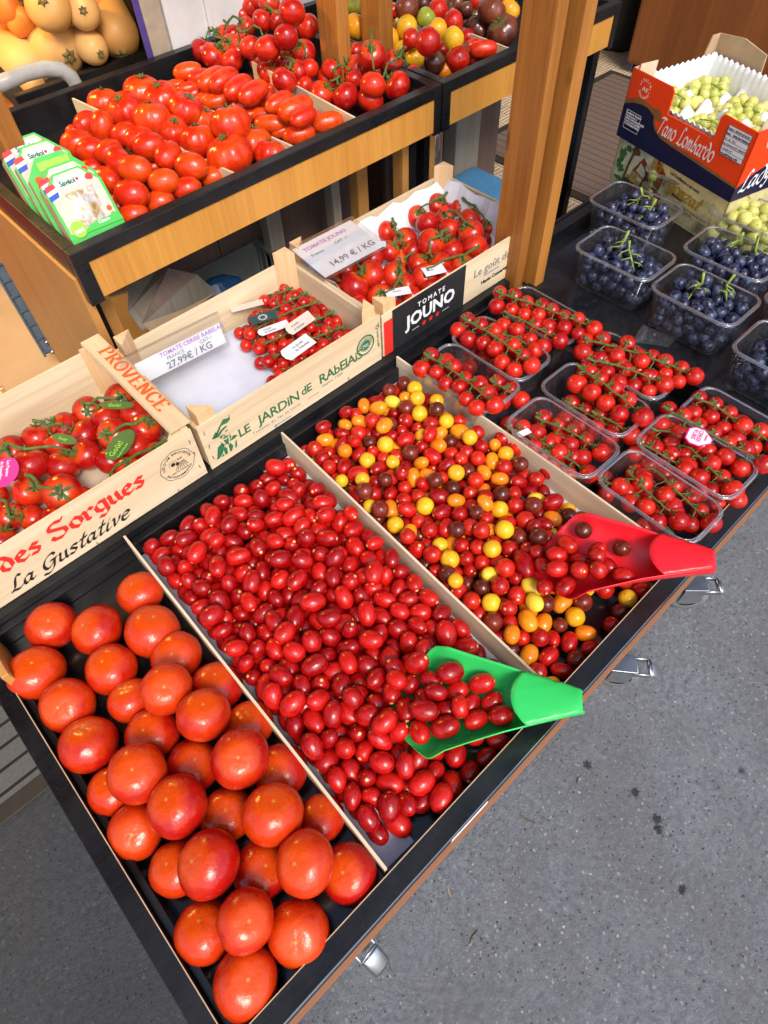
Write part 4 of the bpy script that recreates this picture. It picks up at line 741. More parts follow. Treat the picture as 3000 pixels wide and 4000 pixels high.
def caster(x, y, label, yaw=0):
    t = thing('caster', label, 'caster', (x,y,0), 0, 'braked casters under the front stand')
    g = Matrix.Translation((x,y,0)) @ Matrix.Rotation(yaw, 4, 'Z')
    def B(): b = MB(); b.M = g; return b
    b = B(); b.M = g @ Matrix.Translation((0,0,.050)) @ Matrix.Rotation(PI/2, 4, 'Y')
    tr = b.lathe([(.030,-.014),(.044,-.015),(.049,-.010),(.050,0),(.049,.010),(.044,.015),(.030,.014)], 32).build('tyre', 'rubber', t, True)
    b = B(); b.M = g @ Matrix.Translation((0,0,.050)) @ Matrix.Rotation(PI/2, 4, 'Y')
    b.lathe([(.0,-.017),(.010,-.017),(.012,-.008),(.030,-.011),(.031,.011),(.012,.008),(.010,.017),(0,.017)], 32).build('wheel_hub', 'hub', t, True)
    b = B()
    for s in (-1, 1): b.prism([(s*.021,-.022),(s*.021,.030),(s*.0185,.030),(s*.0185,-.022)], .045, .112)
    b.box((-.021,-.028,.108), (.021,.032,.114)); b.build('fork', 'steel', t, bevel=.001)
    b = B()      # brake lever: an open box frame that ends in a rounded foot plate
    for s in (-1, 1): b.box((s*.020-.0012,-.058,.096), (s*.020+.0012,-.020,.109))
    b.box((-.020,-.060,.096), (.020,-.0575,.109)); b.box((-.020,-.030,.096), (.020,-.0275,.109))
    P = []
    for j in range(9):
        q = j/8; yy = -.060-.034*q; zz = .108-.012*math.sin(q*PI*.5)-.022*q*q
        P.append([(xx*(.021-.003*q**3), yy-.003*(1-(xx*xx)), zz-.006*abs(xx)**4) for xx in (-1,-.7,-.3,0,.3,.7,1)])
    b.grid(P); b.build('brake_pedal', 'steel', t, True, solid=.0022)
    return t
b = MB(); b.box((-.2062,.099,.5995), (-.2048,.834,.6006)); b.build('chipped_edge', 'card', st)
b = MB(); b.M = Matrix.Translation((-.232,.064,0)) @ Matrix.Rotation(.0085,4,'Z'); b.box((.03,.0288,.5995), (1.40,.0302,.6006)); b.build('chipped_edge', 'card', st)
b = MB(); b.M = Matrix.Translation((-.232,.064,0)) @ Matrix.Rotation(.0085,4,'Z'); b.box((0,-.0003,.5990), (1.4265,.0008,.6004)); b.build('edge_line', 'steel', st)
caster(-.040,.130, 'braked caster below the large beef tomatoes, only its pedal showing', .1)
caster(.795,.078, 'braked caster below the mixed cherry tomatoes, wheel and pedal showing', .70)
caster(1.105,.080, 'braked caster under the tip of the red scoop', .80)
# thin wooden dividers with their printed bases
def divider(x0, x1, side, label, top=.612):
    t = thing('wooden_divider', label, 'divider', (x0,.1,.545), 0, 'thin wooden dividers in the front stand')
    d = Vector((x1-x0,.725,0)).normalized(); n = Vector((d.y,-d.x,0))
    def P(s, u, z): v = Vector((x0,.101,0))+d*s+n*u; return (v.x, v.y, z)
    L_ = .725
    b = MB(); n_ = 16
    for k in range(n_):
        s0, s1 = L_*k/n_, L_*(k+1)/n_; z0, z1 = (top+.0015*math.sin(q*9+x0*7) for q in (s0, s1))
        a, c = -.0022, .0022
        b._add([P(s0,a,.546),P(s0,c,.546),P(s1,c,.546),P(s1,a,.546),P(s0,a,z0),P(s0,c,z0),P(s1,c,z1),P(s1,a,z1)], [(4,5,6,7),(0,1,5,4),(1,2,6,5),(2,3,7,6),(3,0,4,7)])
    b.build('side_board', 'divider', t)
    sg = side*.0025
    b = MB(); b._add([P(.006,sg,.5475), P(.006,side*.058,.5475), P(L_-.01,side*.066,.5475), P(L_-.01,sg,.5475)], [(0,1,2,3)])
    bs = b.build('base_sheet', 'blue_paper', t, solid=.0015)
    return t, P, bs
t, P, bs = divider(.057, .074, 1, 'pale wooden divider between beef tomatoes and red plum cherry tomatoes')
fr = frame(P(.150,.010,.5485), P(.10,.016,.5485), P(.150,.05,.5485))
text('RECYCLA', .011, 'green_ink', fr, 0, .028, bs); text('CARTON', .011, 'green_ink', fr, -.004, .014, bs); text('A\nTEM', .013, 'green_ink', fr, .045, .022, bs)
divider(.412, .440, -1, 'pale wooden divider between red plum and mixed colour cherry tomatoes')
divider(.764, .767, -1, 'pale wooden divider between mixed cherry tomatoes and the punnets')
# ------------------------------------------------------------------ grape stand beside it
gs = thing('market_stand', 'black display stand carrying the grape punnets right of the wooden posts', 'display stand', (1.7,.5,0))
mb = MB(); mb.box((1.199,.885,.53), (2.4,.915,.600)); mb.box((1.199,.068,.53), (2.4,.098,.600)); mb.box((2.37,.098,.53), (2.4,.885,.600))
mb.build('rim', 'black', gs, bevel=.0015)
MB().box((1.197,.099,.540), (2.369,.884,.568)).build('tray_floor', 'black_gloss', gs)
MB().box((1.199,.058,.40), (2.4,.0665,.590)).build('front_skirt', 'skirt', gs)
mb = MB()
for x in (1.26, 2.34):
    for y in (.12, .86): MB().box((x-.02,y-.02,0), (x+.02,y+.02,.53)).build('leg', 'black_soft', gs)
MB().box((1.199,.9165,.30), (2.4,.925,.602)).build('back_board', 'black', gs)
# ------------------------------------------------------------------ wooden posts
def post(x0, x1, y0, y1, z0, label, z1=2.898):
    o = MB().box((x0,y0,z0), (x1,y1,z1)).build('wooden_post', 'post', bevel=.002)
    return tag(o, label, 'post', 'wooden posts that carry the canopy')
post(1.166,1.198,.820,.900,.545, 'thick stained post at the back corner of the punnets')
post(1.222,1.259,.800,.884,.569, 'narrower stained post just right of the thick one')
post(.343,.384,1.50,1.58,.846, 'stained post behind the green carton packs')
post(1.150+.035,1.190+.035,1.470,1.545,.846, 'stained post rising out of the round vine tomatoes on the rear counter')
post(1.352,1.400,1.500,1.575,.846, 'stained post between the vine tomatoes and the yellow heirloom tomatoes')
# ------------------------------------------------------------------ rear counters
def counter(x0, x1, label):
    t = thing('display_counter', label, 'counter', ((x0+x1)/2,1.55,0))
    y0, y1 = 1.22, 1.905; b = MB()
    b.box((x0,y0,.872), (x1,y0+.026,.900)); b.box((x0,y1-.026,.840), (x1,y1,.900))
    b.box((x0,y0+.026,.840), (x0+.024,y1-.026,.900)); b.box((x1-.024,y0+.026,.840), (x1,y1-.026,.900))
    b.build('rim', 'black', t, bevel=.0015)
    MB().box((x0+.0245,y0+.0265,.830), (x1-.0245,y1-.0265,.842)).build('tray_floor', 'black_gloss', t)
    MB().box((x0+.030,y0+.004,.792), (x1-.022,y0+.020,.8715)).build('fascia', 'fascia', t)
    MB().box((x0,y0+.001,.785), (x0+.0295,y0+.022,.8715)).build('corner_trim', 'black', t); MB().box((x1-.0215,y0+.001,.785), (x1,y0+.022,.8715)).build('corner_trim', 'black', t)
    for x, xx in ((x0+.035,x0+.062), (x1-.060,x1-.035)):
        MB().box((x,y0+.08,0), (xx,y0+.12,.829)).build('leg', 'panel', t, bevel=.002) if xx < 2 else None
    for x in (x0+.012, x1-.034)[:1 if x1 > 2 else 2]: MB().box((x,y0+.075,0), (x+.022,y0+.13,.829)).build('leg_trim', 'black', t)
    return t
cA = counter(.298, 1.300, 'rear counter with the red tomatoes and green carton packs')
MB().box((.292,1.245,.02), (.310,1.90,.838)).build('end_panel', 'panel', cA, bevel=.001)
cB = counter(1.306, 2.045, 'rear counter with the yellow, brown and heirloom tomatoes')
MB().box((1.32,1.875,.02), (2.03,1.89,.83)).build('back_panel', 'darkwood', cB)
MB().box((1.978,1.236,.158), (2.008,1.262,.784)).build('front_leg', 'black', cB)
def cdiv(a, b_, top, label, base=.845):
    a, b_ = Vector(a), Vector(b_); d = (b_-a).normalized(); n = Vector((d.y,-d.x,0))*.0025
    b = MB(); b._add([tuple(q)+(z,) for z in (base, top) for q in ((a-n)[:2], (a+n)[:2], (b_+n)[:2], (b_-n)[:2])], [(0,3,2,1),(4,5,6,7),(0,1,5,4),(1,2,6,5),(2,3,7,6),(3,0,4,7)])
    return tag(b.build('wooden_divider', 'divider'), label, 'divider', 'dividers in the rear counters')
for p0, p1, l in (((283,383),(880,660),'pale divider between the oval and the ribbed tomatoes'), ((524,298),(1130,565),'pale divider between the ribbed and the elongated tomatoes'), ((985,240),(1370,450),'pale divider between the elongated and the vine tomatoes'), ((1800,115),(1943,170),'pale divider between the long red and the brown ribbed tomatoes')):
    a = at(*p0, .893); b_ = at(*p1, .893); k = (1.248-a.y)/(b_.y-a.y); b_ = a+(b_-a)*k
    if a.y > 1.86: a = b_+(a-b_)*((1.86-b_.y)/(a.y-b_.y))
    cdiv((a.x,a.y,0), (b_.x,b_.y,0), .893, l)
# ------------------------------------------------------------------ wooden crates on the back shelf
def crate(label, x0, x1, y0, y1, z0, z1, postmat='cratepost', liner='blue_paper', side_z=None, ph=.025):
    t = thing('wooden_crate', label, 'crate', ((x0+x1)/2,y0,z0)); th = .004
    fp = MB().box((x0,y0,z0), (x1,y0+th,z1)).build('front_panel', 'crate', t)
    MB().box((x0,y1-th,z0), (x1,y1,z1-.008)).build('back_panel', 'crate', t)
    sz = side_z or z1-.012
    for x in (x0+.001, x1-.009): MB().box((x,y0+th,z0+.006), (x+.008,y1-th,sz)).build('side_panel', 'crate_y', t)
    MB().box((x0+.01,y0+th,z0), (x1-.01,y1-th,z0+.006)).build('base', liner, t)
    for sx, x in ((1, x0+.0095), (-1, x1-.0095)):
        for sy, y in ((1, y0+th+.0005), (-1, y1-th-.0005)):
            MB().prism([(x,y), (x+sx*.036,y), (x,y+sy*.036)][::sx*sy], z0+.0065, z1+ph).build('corner_post', postmat, t, bevel=.001)
    return t, fp
Y0 = .852
c1, fp1 = crate('pale wooden crate of vine tomatoes with red blackletter writing', -.24, .273, Y0, 1.20, .602, .728, 'cratepost', 'card_pale', .728, .004)
c2, fp2 = crate('wooden crate lined with bluish paper, half filled with vine cherry tomatoes', .284, .744, Y0, 1.165, .602, .722)
c3, fp3 = crate('wooden crate with black printed front holding vine tomatoes', .751, 1.285, Y0+.002, 1.185, .602, .712)
b = MB(); P = []
for j in range(11):          # the batten bows a little upward towards its ends
    q = j/10; y = .856+.346*q; z = .7335
    P.append([(.238,y,z), (.240,y,z+.006), (.280,y,z+.006), (.282,y,z)])
b.grid(P, False); bt = b.build('top_batten', 'crate_y', c1)
MB().box((.258,.857,.70), (.270,1.20,.734)).build('end_board', 'crate_y', c1)
fr = frame((.276,1.155,.7405), (.276,.90,.7405), (.20,1.155,.7405)); 
fr = frame((.246,1.150,.7395), (.246,.90,.7395), (.290,1.150,.7395))
pen('PROVENCE', .026, 'orange_ink', fr, .0, .006, bt, nib=.17, ang=.15, thin=.05, smooth=True, width=.235, lift=.0006)
# crate 1 front
F1 = frame((0,Y0,.602), (1,Y0,.602), (0,Y0,1))
pen('r des Sorgues', .037, 'red_ink', F1, -.155, .070, fp1, nib=.20, ang=.75, thin=.04, smooth=False, width=.315)
pen('La Gustative', .030, 'black_ink', F1, -.130, .018, fp1, nib=.15, ang=.9, thin=.035, shear=.35, width=.235)
b = MB(); b.M = F1 @ Matrix.Translation((.225,.066,.0008)); n = 72
P = [[((r+.0025*abs(math.cos(4*a)))*math.cos(a), (r+.0025*abs(math.cos(4*a)))*math.sin(a), 0) for a in (2*PI*k/n for k in range(n+1))] for r in (.0335,.0345)]
b.grid([list(q) for q in zip(*P)]); 
for k in range(7): x = -.008+.0045*k; b._add([(x,-.012,0),(x+.0012,-.012,0),(x*.4+.007,.004,0),(x*.4+.006,.004,0)], [(0,1,2,3)])
disc(b, .0045, 14, -.008, .006); b._add([(-.003,-.001,0),(.003,-.001,0),(.003,.004,0),(0,.008,0),(-.003,.004,0)], [(0,1,2,3,4)])
b._add([(.007,.011,0),(.012,.014,0),(.012,.010,0)], [(0,1,2)]); b._add([(.007,.011,0),(.004,.015,0),(.003,.010,0)], [(0,1,2)])
for k in range(7): a = .5+k*.45; b._add([(-.008+.006*math.cos(a),.006+.006*math.sin(a),0),(-.008+.009*math.cos(a+.08),.006+.009*math.sin(a+.08),0),(-.008+.009*math.cos(a-.08),.006+.009*math.sin(a-.08),0)], [(0,1,2)])
b.build('round_emblem', 'black_ink', fp1)
def arc_text(s, R, a0, step, size, mat, fr, cx, cy, parent, inward=False):
    for i, ch in enumerate(s):
        if ch == ' ': continue
        a = a0-step*i if not inward else a0+step*i
        text(ch, size, mat, fr, cx+R*math.cos(a), cy+R*math.sin(a), parent, rot=(a-PI/2 if not inward else a+PI/2), align='CENTER', bold=.0001)
def flat_text_arc(s, R, a0, step, size, mat, fr, cx, cy, parent, inward=False, name='lettering'):
    """one joined curve object for a ring of letters"""
    deps = []
    mb = MB()
    for i, ch in enumerate(s):
        if ch == ' ': continue
        a = a0-step*i if not inward else a0+step*i
        c = bpy.data.curves.new('tmp', 'FONT'); c.body = ch; c.size = size; c.align_x = 'CENTER'; c.resolution_u = 1; c.offset = size*.015
        o = bpy.data.objects.new('tmp', c); me = o.to_mesh()
        mb.M = Matrix.Translation((cx+R*math.cos(a), cy+R*math.sin(a), 0)) @ Matrix.Rotation((a-PI/2 if not inward else a+PI/2), 4, 'Z')
        mb._add([tuple(v.co) for v in me.vertices], [tuple(p.vertices) for p in me.polygons])
        o.to_mesh_clear(); bpy.data.objects.remove(o); bpy.data.curves.remove(c)
    mb.M = Matrix.Identity(4)
    o = mb.build(name, mat); o.matrix_world = fr @ Matrix.Translation((0,0,.0007)); adopt(o, parent); return o
flat_text_arc("ISSU D'UNE EXPLOITATION", .0262, PI*.98, .130, .0075, 'black_ink', F1, .225, .066, fp1)
flat_text_arc("ENVIRONNEMENTALE", .0315, PI*1.16, .132, .0068, 'black_ink', F1, .225, .066, fp1, True)
text('HAUTE VALEUR', .0052, 'black_ink', F1, .2255, .0475, fp1, align='CENTER')
def staples(fr, pts, parent, L=.010):
    b = MB()
    for x, y, a in pts: b.M = fr @ Matrix.Translation((x,y,.0008)) @ Matrix.Rotation(a, 4, 'Z'); b.box((-L/2,-.0006,0), (L/2,.0006,.0012))
    return b.build('staples', 'steel', parent)
staples(F1, [(.262,.100,1.5),(.262,.068,1.4),(.262,.030,1.7),(.205,.004,1.5),(.03,.004,1.6)], fp1)
# crate 2 front
F2 = frame((.284,Y0,.602), (1,Y0,.602), (.284,Y0,1))
for s, x, y, sz, w_ in (('Le', .075,.036,.036,.0), ('Jardin',.125,.036,.040,0), ('de',.235,.040,.034,0), ('Rabelais',.283,.040,.040,0)):
    text(s.replace('ardin','ARDiN').replace('abelais','AbElAiS').replace('Le','LE').replace('de','dE'), sz*.86, 'green_ink', F2, x, y, fp2, bold=.0004, space=.92, width=None)
text('Tomates du Val de Loire', .0105, 'grey_ink', F2, .105, .020, fp2, space=1.15); text('depuis 1989', .0100, 'grey_ink', F2, .288, .028, fp2, space=1.2)
b = MB(); b.M = F2 @ Matrix.Translation((0,0,.0007)); b._add([(.155,.006,0),(.200,.006,0),(.200,.008,0),(.155,.008,0)], [(0,1,2,3)]); b.build('blue_rule', 'bluelid', fp2)
b = MB(); b.M = F2 @ Matrix.Translation((0,0,.0007)); b._add([(.248,.021,0),(.278,.021,0),(.278,.0225,0),(.248,.0225,0)], [(0,1,2,3)]); b.build('brown_rule', 'brownprint', fp2)
b = MB(); b.M = F2 @ Matrix.Translation((.415,.066,.0007)); ring2d(b, .0215, .0255); ring2d(b, .0135, .0150); disc(b, .0125); b.build('round_emblem', 'green_ink', fp2)
flat_text_arc("PRODUIT RESPONSABLE", .0165, PI*1.0, .175, .0052, 'green_ink', F2, .415, .066, fp2)
text('Demain\nla Terre', .0052, 'white', F2, .415, .066, fp2, align='CENTER', lift=.0012)
text('CAGET RON', .0075, 'green_ink', F2, .4485, .086, fp2, rot=-PI/2); 
b = MB(); b.M = F2 @ Matrix.Translation((.451,.094,.0007)); ring2d(b, .004, .0065, 4); b.build('small_mark', 'green_ink', fp2)
# a bearded figure with a broad hat, printed in green, built from a few ink shapes
b = MB(); b.M = F2 @ Matrix.Translation((.040,.012,.0007))
def ink(pts): b._add([(x*.001,y*.001,0) for x,y in pts], [tuple(range(len(pts)))])
ink([(-20,62),(-8,74),(-6,68),(-12,60)]); ink([(-12,60),(-6,72),(6,84),(4,76),(-4,66)]); ink([(0,78),(14,92),(26,88),(22,78),(10,80)]); ink([(22,80),(30,96),(28,82)]); ink([(-18,60),(-4,58),(6,66),(18,70),(16,74),(4,71),(-6,64)])
ink([(-4,56),(4,58),(4,54),(-2,50)]); ink([(8,60),(18,64),(16,59)]); ink([(6,58),(9,52),(5,50)]); ink([(0,48),(10,50),(16,46),(8,44)]); ink([(-6,46),(0,34),(4,26),(-2,30)]); ink([(18,52),(20,40),(14,30),(17,44)]); ink([(2,44),(8,40),(14,44),(10,24),(4,30)])
ink([(-14,34),(-4,38),(0,28),(-8,12),(-16,6),(-24,4)]); ink([(14,30),(24,40),(34,34),(26,30)]); ink([(-4,20),(0,26),(4,18),(2,4),(-4,4)]); ink([(8,22),(14,26),(18,14),(12,4),(8,4)]); ink([(-14,4),(-8,10),(-6,4)]); ink([(20,4),(24,20),(28,26),(26,8)])
b.build('printed_portrait', 'green_ink', fp2)
staples(F2, [(.010,.10,1.5),(.010,.062,1.4),(.010,.030,1.7),(.453,.045,1.5),(.453,.100,1.4),(.36,.006,1.6),(.16,.006,1.6)], fp2)
# crate 3 front: a black paper band with a red edge, then pale print
F3 = frame((.751,Y0+.002,.602), (1.5,Y0+.002,.602), (.751,Y0+.002,1))
b = MB(); b.M = F3 @ Matrix.Translation((0,0,.0006)); b._add([(.030,0,0),(.262,0,0),(.262,.110,0),(.030,.110,0)], [(0,1,2,3)]); bd = b.build('black_band', 'black_soft', fp3)
b = MB(); b.M = F3 @ Matrix.Translation((0,0,.0010)); b._add([(.004,.0,0),(.030,.0,0),(.030,.092,0),(.004,.092,0)], [(0,1,2,3)]); b.build('red_band', 'red_ink', fp3)
text('TOMATE', .017, 'white', F3, .150, .078, bd, bold=.0003, space=1.45, align='CENTER', lift=.0014)
text('JOUNO', .046, 'white', F3, .150, .038, bd, bold=.0014, space=1.0, align='CENTER', lift=.0014)
b = MB(); b.M = F3 @ Matrix.Translation((.150,.024,.0013))
for k in (-1,0,1): b._add([((k*.022)+r*math.cos(a), r*math.sin(a), 0) for r, a in ((.0085 if q % 2 == 0 else .0036, PI/2+q*PI/5) for q in range(10))], [tuple(range(10))])
b.build('three_stars', 'red_ink', bd)
b = MB(); b.M = F3 @ Matrix.Translation((.150,.023,.0013)); b._add([(-.060,0,0),(-.038,0,0),(-.038,.0014,0),(-.060,.0014,0)], [(0,1,2,3)]); b._add([(.038,0,0),(.060,0,0),(.060,.0014,0),(.038,.0014,0)], [(0,1,2,3)]); b.build('short_rules', 'white', bd)
text('Le goût du vrai', .030, 'grey_ink', F3, .292, .058, fp3, lift=.001); text('Haute Conservation', .014, 'black_ink', F3, .322, .026, fp3, bold=.0003, lift=.001)
b = MB(); b.M = F3 @ Matrix.Translation((0,0,.0009)); b._add([(.330,.046,0),(.385,.046,0),(.385,.048,0),(.330,.048,0)], [(0,1,2,3)]); b.build('blue_rule', 'flag_blue', fp3)
# crumpled paper in crate 3
b = MB(); P = []
for i in range(20):
    for_y = []
    for j in range(12):
        x = .765+.505*i/19; y = .862+.312*j/11; e = max(abs(i/9.5-1), abs(j/5.5-1))
        z = .611+.004*math.sin(i*2.1+j*1.3)+(.085*max(0, e-.86)/.14 if e > .86 else 0)+.006*math.sin(i*1.7)*(e > .9)
        for_y.append((x+.004*math.sin(j*2.3), y+.003*math.sin(i*1.9), z))
    P.append(for_y)
b.grid(P).build('paper_liner', 'paper', c3, False, solid=.0006)
b = MB(); P = []
for i in range(14):
    P.append([(.296+.434*i/13, .862+.290*j/9, .6105+.0015*math.sin(i*2.1+j*1.3)+(.0008 if (i+j) % 3 else 0)+.012*max(0,(abs(j/4.5-1)-.8)/.2)**1.5*(j > 5)) for j in range(10)])
b.grid(P).build('paper_liner', 'blue_paper', c2, True, solid=.0006)
# price cards
def card(label, pl, pr, bl, name='price_sign'):
    t = thing(name, label, 'price sign', tuple(bl)); fr = frame(bl, bl+(pr-pl), pl); W = (pr-pl).length; H = (fr.inverted() @ pl).y
    return t, fr, W, H
pl, pr, bl = at(548,1412,.738), at(877,1250,.738), at(562,1500,.694)
t, fr, W, H = card('clear sign holder with faded 27,99 price sheet leaning in the middle crate', pl, pr, bl)
b = MB(); b.M = fr; sh = b._add([(0,0,0),(W,0,0),(W,H,0),(0,H,0)], [(0,1,2,3)]).build('paper_sheet', 'paper', t, solid=.0006)
b = MB(); b.M = fr; b.box((-.025,-.012,.0020), (W+.006,H+.020,.0040)); b.box((-.025,-.012,-.0045), (W+.006,H+.020,-.0025)); b.box((-.025,H+.0205,-.0045), (W+.006,H+.0225,.004)); b.build('acrylic_holder', 'acrylic', t)
text('TOMATE CERISE RABELAIS', .0126, 'violet_ink', fr, W*.27, H*.74, sh, bold=.0002, shear=.1); text('FRANCE', .0105, 'grey_ink', fr, W*.33, H*.50, sh); text('CAT-1', .0105, 'grey_ink', fr, W*.72, H*.50, sh)
text('27,99€ / KG', .0205, 'grey_ink', fr, W*.30, H*.10, sh, bold=.0004)
pl, pr, bl = at(1162,965,.735), at(1388,850,.735), at(1270,1085,.722)
t, fr, W, H = card('tilted white price card reading 14,99 lying across the right crate', pl, pr, bl)
b = MB(); b.M = fr; sh = b._add([(0,0,0),(W,0,0),(W,H,0),(0,H,0)], [(0,1,2,3)]).build('paper_sheet', 'paper', t, solid=.0008)
b = MB(); b.M = fr; b.box((-.012,-.010,.0012), (W+.012,H+.008,.0024)); b.build('plastic_sleeve', 'acrylic', t)
text('TOMATE JOUNO', .0165, 'violet_ink', fr, W*.10, H-.026, sh, bold=.0005); text('France', .0130, 'grey_ink', fr, W*.12, H-.050, sh); text('CAT -1', .0125, 'grey_ink', fr, W*.52, H-.047, sh)
text('14,99 € / KG', .0245, 'grey_ink', fr, W*.20, .018, sh, bold=.0006)
# ------------------------------------------------------------------ canopy over the stand, wall, shop parts behind
b = MB(); b.box((-1.6,1.02,2.90), (4.6,3.6,2.94)); cn = structure(b, 'canopy_ceiling', 'ceiling')
b = MB(); b.box((-1.6,.97,2.80), (4.6,1.015,3.0)); tag(b.build('canopy_fascia', 'cabinet'), 'brown wooden board along the canopy edge above the crates', 'canopy board')
wl = thing('wall', 'whitewashed panelled wall behind the rear counters', 'wall', (2.4,1.95,0)); wl['kind'] = 'structure'
MB().box((.965,1.915,.0), (2.30,2.05,2.898)).build('wall_panel', 'wall', wl)
MB().box((1.085,1.906,.86), (1.100,1.9145,2.88)).build('batten', 'wall', wl, bevel=.002)
tag(MB().box((.905,1.918,.0), (.962,1.932,2.898)).build('corner_pillar', 'beige', bevel=.003), 'beige plastered pillar at the left end of the white wall', 'pillar')
tag(MB().box((.888,1.918,.0), (.9045,1.926,2.898)).build('trim_strip', 'violet', bevel=.002), 'violet painted strip beside the beige pillar', 'trim')
mb = MB(); mb.box((-3,3.3,0), (6,3.4,2.898)); structure(mb, 'back_wall', 'darkwood')
# cabinet at the top right and the bin beside it
cb = thing('shop_cabinet', 'tall brown wooden cabinet behind the grape boxes', 'cabinet', (3.7,1.2,.144))
MB().box((3.42,-.6,.19), (3.95,1.95,2.3)).build('body', 'cabinet', cb, bevel=.02)
MB().box((3.45,-.6,.144), (3.92,1.92,.189)).build('plinth', 'black', cb)
bn = thing('waste_bin', 'black plastic bin standing left of the brown cabinet', 'bin', (3.70,2.20,.144))
b = MB(); b.M = Matrix.Translation((3.70,2.20,.144)); b.lathe([(0,0),(.115,0),(.125,.02),(.15,.62),(.155,.63),(.145,.63),(.12,.03),(0,.03)], 28).build('body', 'black_soft', bn, True)
b = MB(); b.M = Matrix.Translation((3.70,2.20,.79)); b.lathe([(.0,.04),(.12,.035),(.157,.0),(.157,-.012),(.150,-.012)], 28).build('lid', 'black', bn, True)
# ------------------------------------------------------------------ things stored under the rear counter
mb = MB()
for k, (x, mm) in enumerate(((.62,0),(.80,0),(.99,0),(1.165,0))):
    t_ = tag(MB().box((x,1.60+.012*(k%2),.0), (x+.172,1.66,.78)).build('upright_board', 'darkwood', bevel=.003), ['dark brown board behind the black plastic crate','dark brown board right of the black plastic crate','dark brown board beside the grey green upright','dark brown board beside the right counter leg'][k], 'board', 'dark boards under the left rear counter')
tag(MB().box((.905,1.50,0), (.955,1.54,.80)).build('upright_batten', 'greywood', bevel=.003), 'grey green wooden upright under the left rear counter', 'batten')
tag(MB().box((1.105,1.45,0), (1.135,1.49,.80)).build('upright_batten', 'greywood', bevel=.003), 'narrow grey upright left of the brown counter leg', 'batten')
tag(MB().box((1.16,1.40,0), (1.20,1.44,.80)).build('counter_leg', 'panel', bevel=.003), 'brown wooden leg under the right end of the left counter', 'leg')
pc = thing('plastic_crate', 'grey black plastic crate with ribbed sides under the counter', 'crate', (.75,1.5,.144))
ca, cb_ = Vector((.905,1.68,.50)), Vector((.905,1.42,.50))
MB().box((.905,1.40,.05), (.915,1.59,.50)).build('side_wall', 'greybin', pc, bevel=.002)
MB().box((.50,1.581,.05), (.904,1.591,.50)).build('back_wall', 'greybin', pc, bevel=.002)
MB().box((.50,1.40,.05), (.904,1.580,.06)).build('bottom', 'greybin', pc)
mb = MB()
for k in range(6): mb.box((.8995,1.415+.031*k,.06), (.9049,1.419+.031*k,.49))
mb.box((.896,1.398,.4905), (.917,1.593,.503)); mb.build('ribs', 'greybin', pc)
t = thing('plastic_bag', 'dark blue crumpled plastic behind the folded cardboard', 'bag', (.72,1.50,.15))
mb = MB(); P = []
for j in range(13):
    th = PI*j/12; P.append([(.70+.13*math.sin(th)*math.cos(a)*(1+.10*math.sin(3*a+j)), 1.49+.07*math.sin(th)*math.sin(a)*(1+.1*math.sin(4*a+j)), .30+.22*math.cos(th)) for a in (2*PI*k/22 for k in range(22))])
mb.grid(P, True).build('film', 'blue', t, False)
def sheet(name, mat, pts, label, cat, th=.004):
    b = MB(); b._add(pts, [tuple(range(len(pts)))]); return tag(b.build(name, mat, solid=th), label, cat)
cz = [aty(505,1010,1.50), aty(660,1042,1.44), aty(560,1270,1.20), aty(505,1240,1.28)]
cc = thing('folded_cardboard', 'folded grey and tan cardboard box sticking up under the counter', 'cardboard', (.5,1.4,.2))
def strip(name, mat, pts, par):
    b = MB(); b._add([tuple(p) for p in pts], [tuple(range(len(pts)))]); return b.build(name, mat, par, solid=.003)
A_, B_, C_, D_, E_ = aty(655,1048,1.36), aty(768,1072,1.38), aty(845,1140,1.42), aty(615,1322,1.24), aty(555,1265,1.24)
strip('dark_flap', 'darkwood', [A_, B_, E_], cc); strip('grey_flap', 'greywood', [B_, C_, (C_+D_)/2+(E_-D_)*.35, E_], cc); strip('tan_flap', 'card', [C_, D_, E_, (C_+D_)/2+(E_-D_)*.35], cc)
strip('back_flap', 'greywood', [aty(500,1060,1.46), aty(655,1000,1.46), aty(650,1060,1.40), aty(560,1300,1.34), aty(500,1220,1.36)], cc)
rl = thing('film_roll', 'roll of clear wrapping film under the right rear counter', 'roll', (1.47,1.45,.3))
b = MB(); b.M = Matrix.Translation((1.50,1.47,.26)); b.lathe([(0,0),(.055,0),(.055,.50),(0,.50)], 28).build('film', 'film', rl, True)
b = MB(); b.M = Matrix.Translation((1.50,1.47,.26)); b.lathe([(.0,-.005),(.040,-.005),(.040,.505),(0,.505)], 20).build('core', 'grey_rail', rl, True)
tag(MB().box((1.45,1.60,0), (2.02,1.62,.80)).build('upright_board', 'darkwood', bevel=.003), 'dark board behind the roll of film under the right counter', 'board')
tag(MB().box((1.70,1.52,0), (1.82,1.58,.80)).build('upright_batten', 'greywood', bevel=.004), 'wide grey upright under the right rear counter', 'batten')
lb = thing('blue_box', 'blue lidded box on the ground behind the right crate', 'box', (1.50,1.30,.25))
MB().box((1.40,1.26,.10), (1.78,1.50,.40)).build('body', 'blue', lb, bevel=.01)
MB().box((1.39,1.25,.405), (1.79,1.51,.425)).build('lid', 'bluelid', lb, bevel=.006)
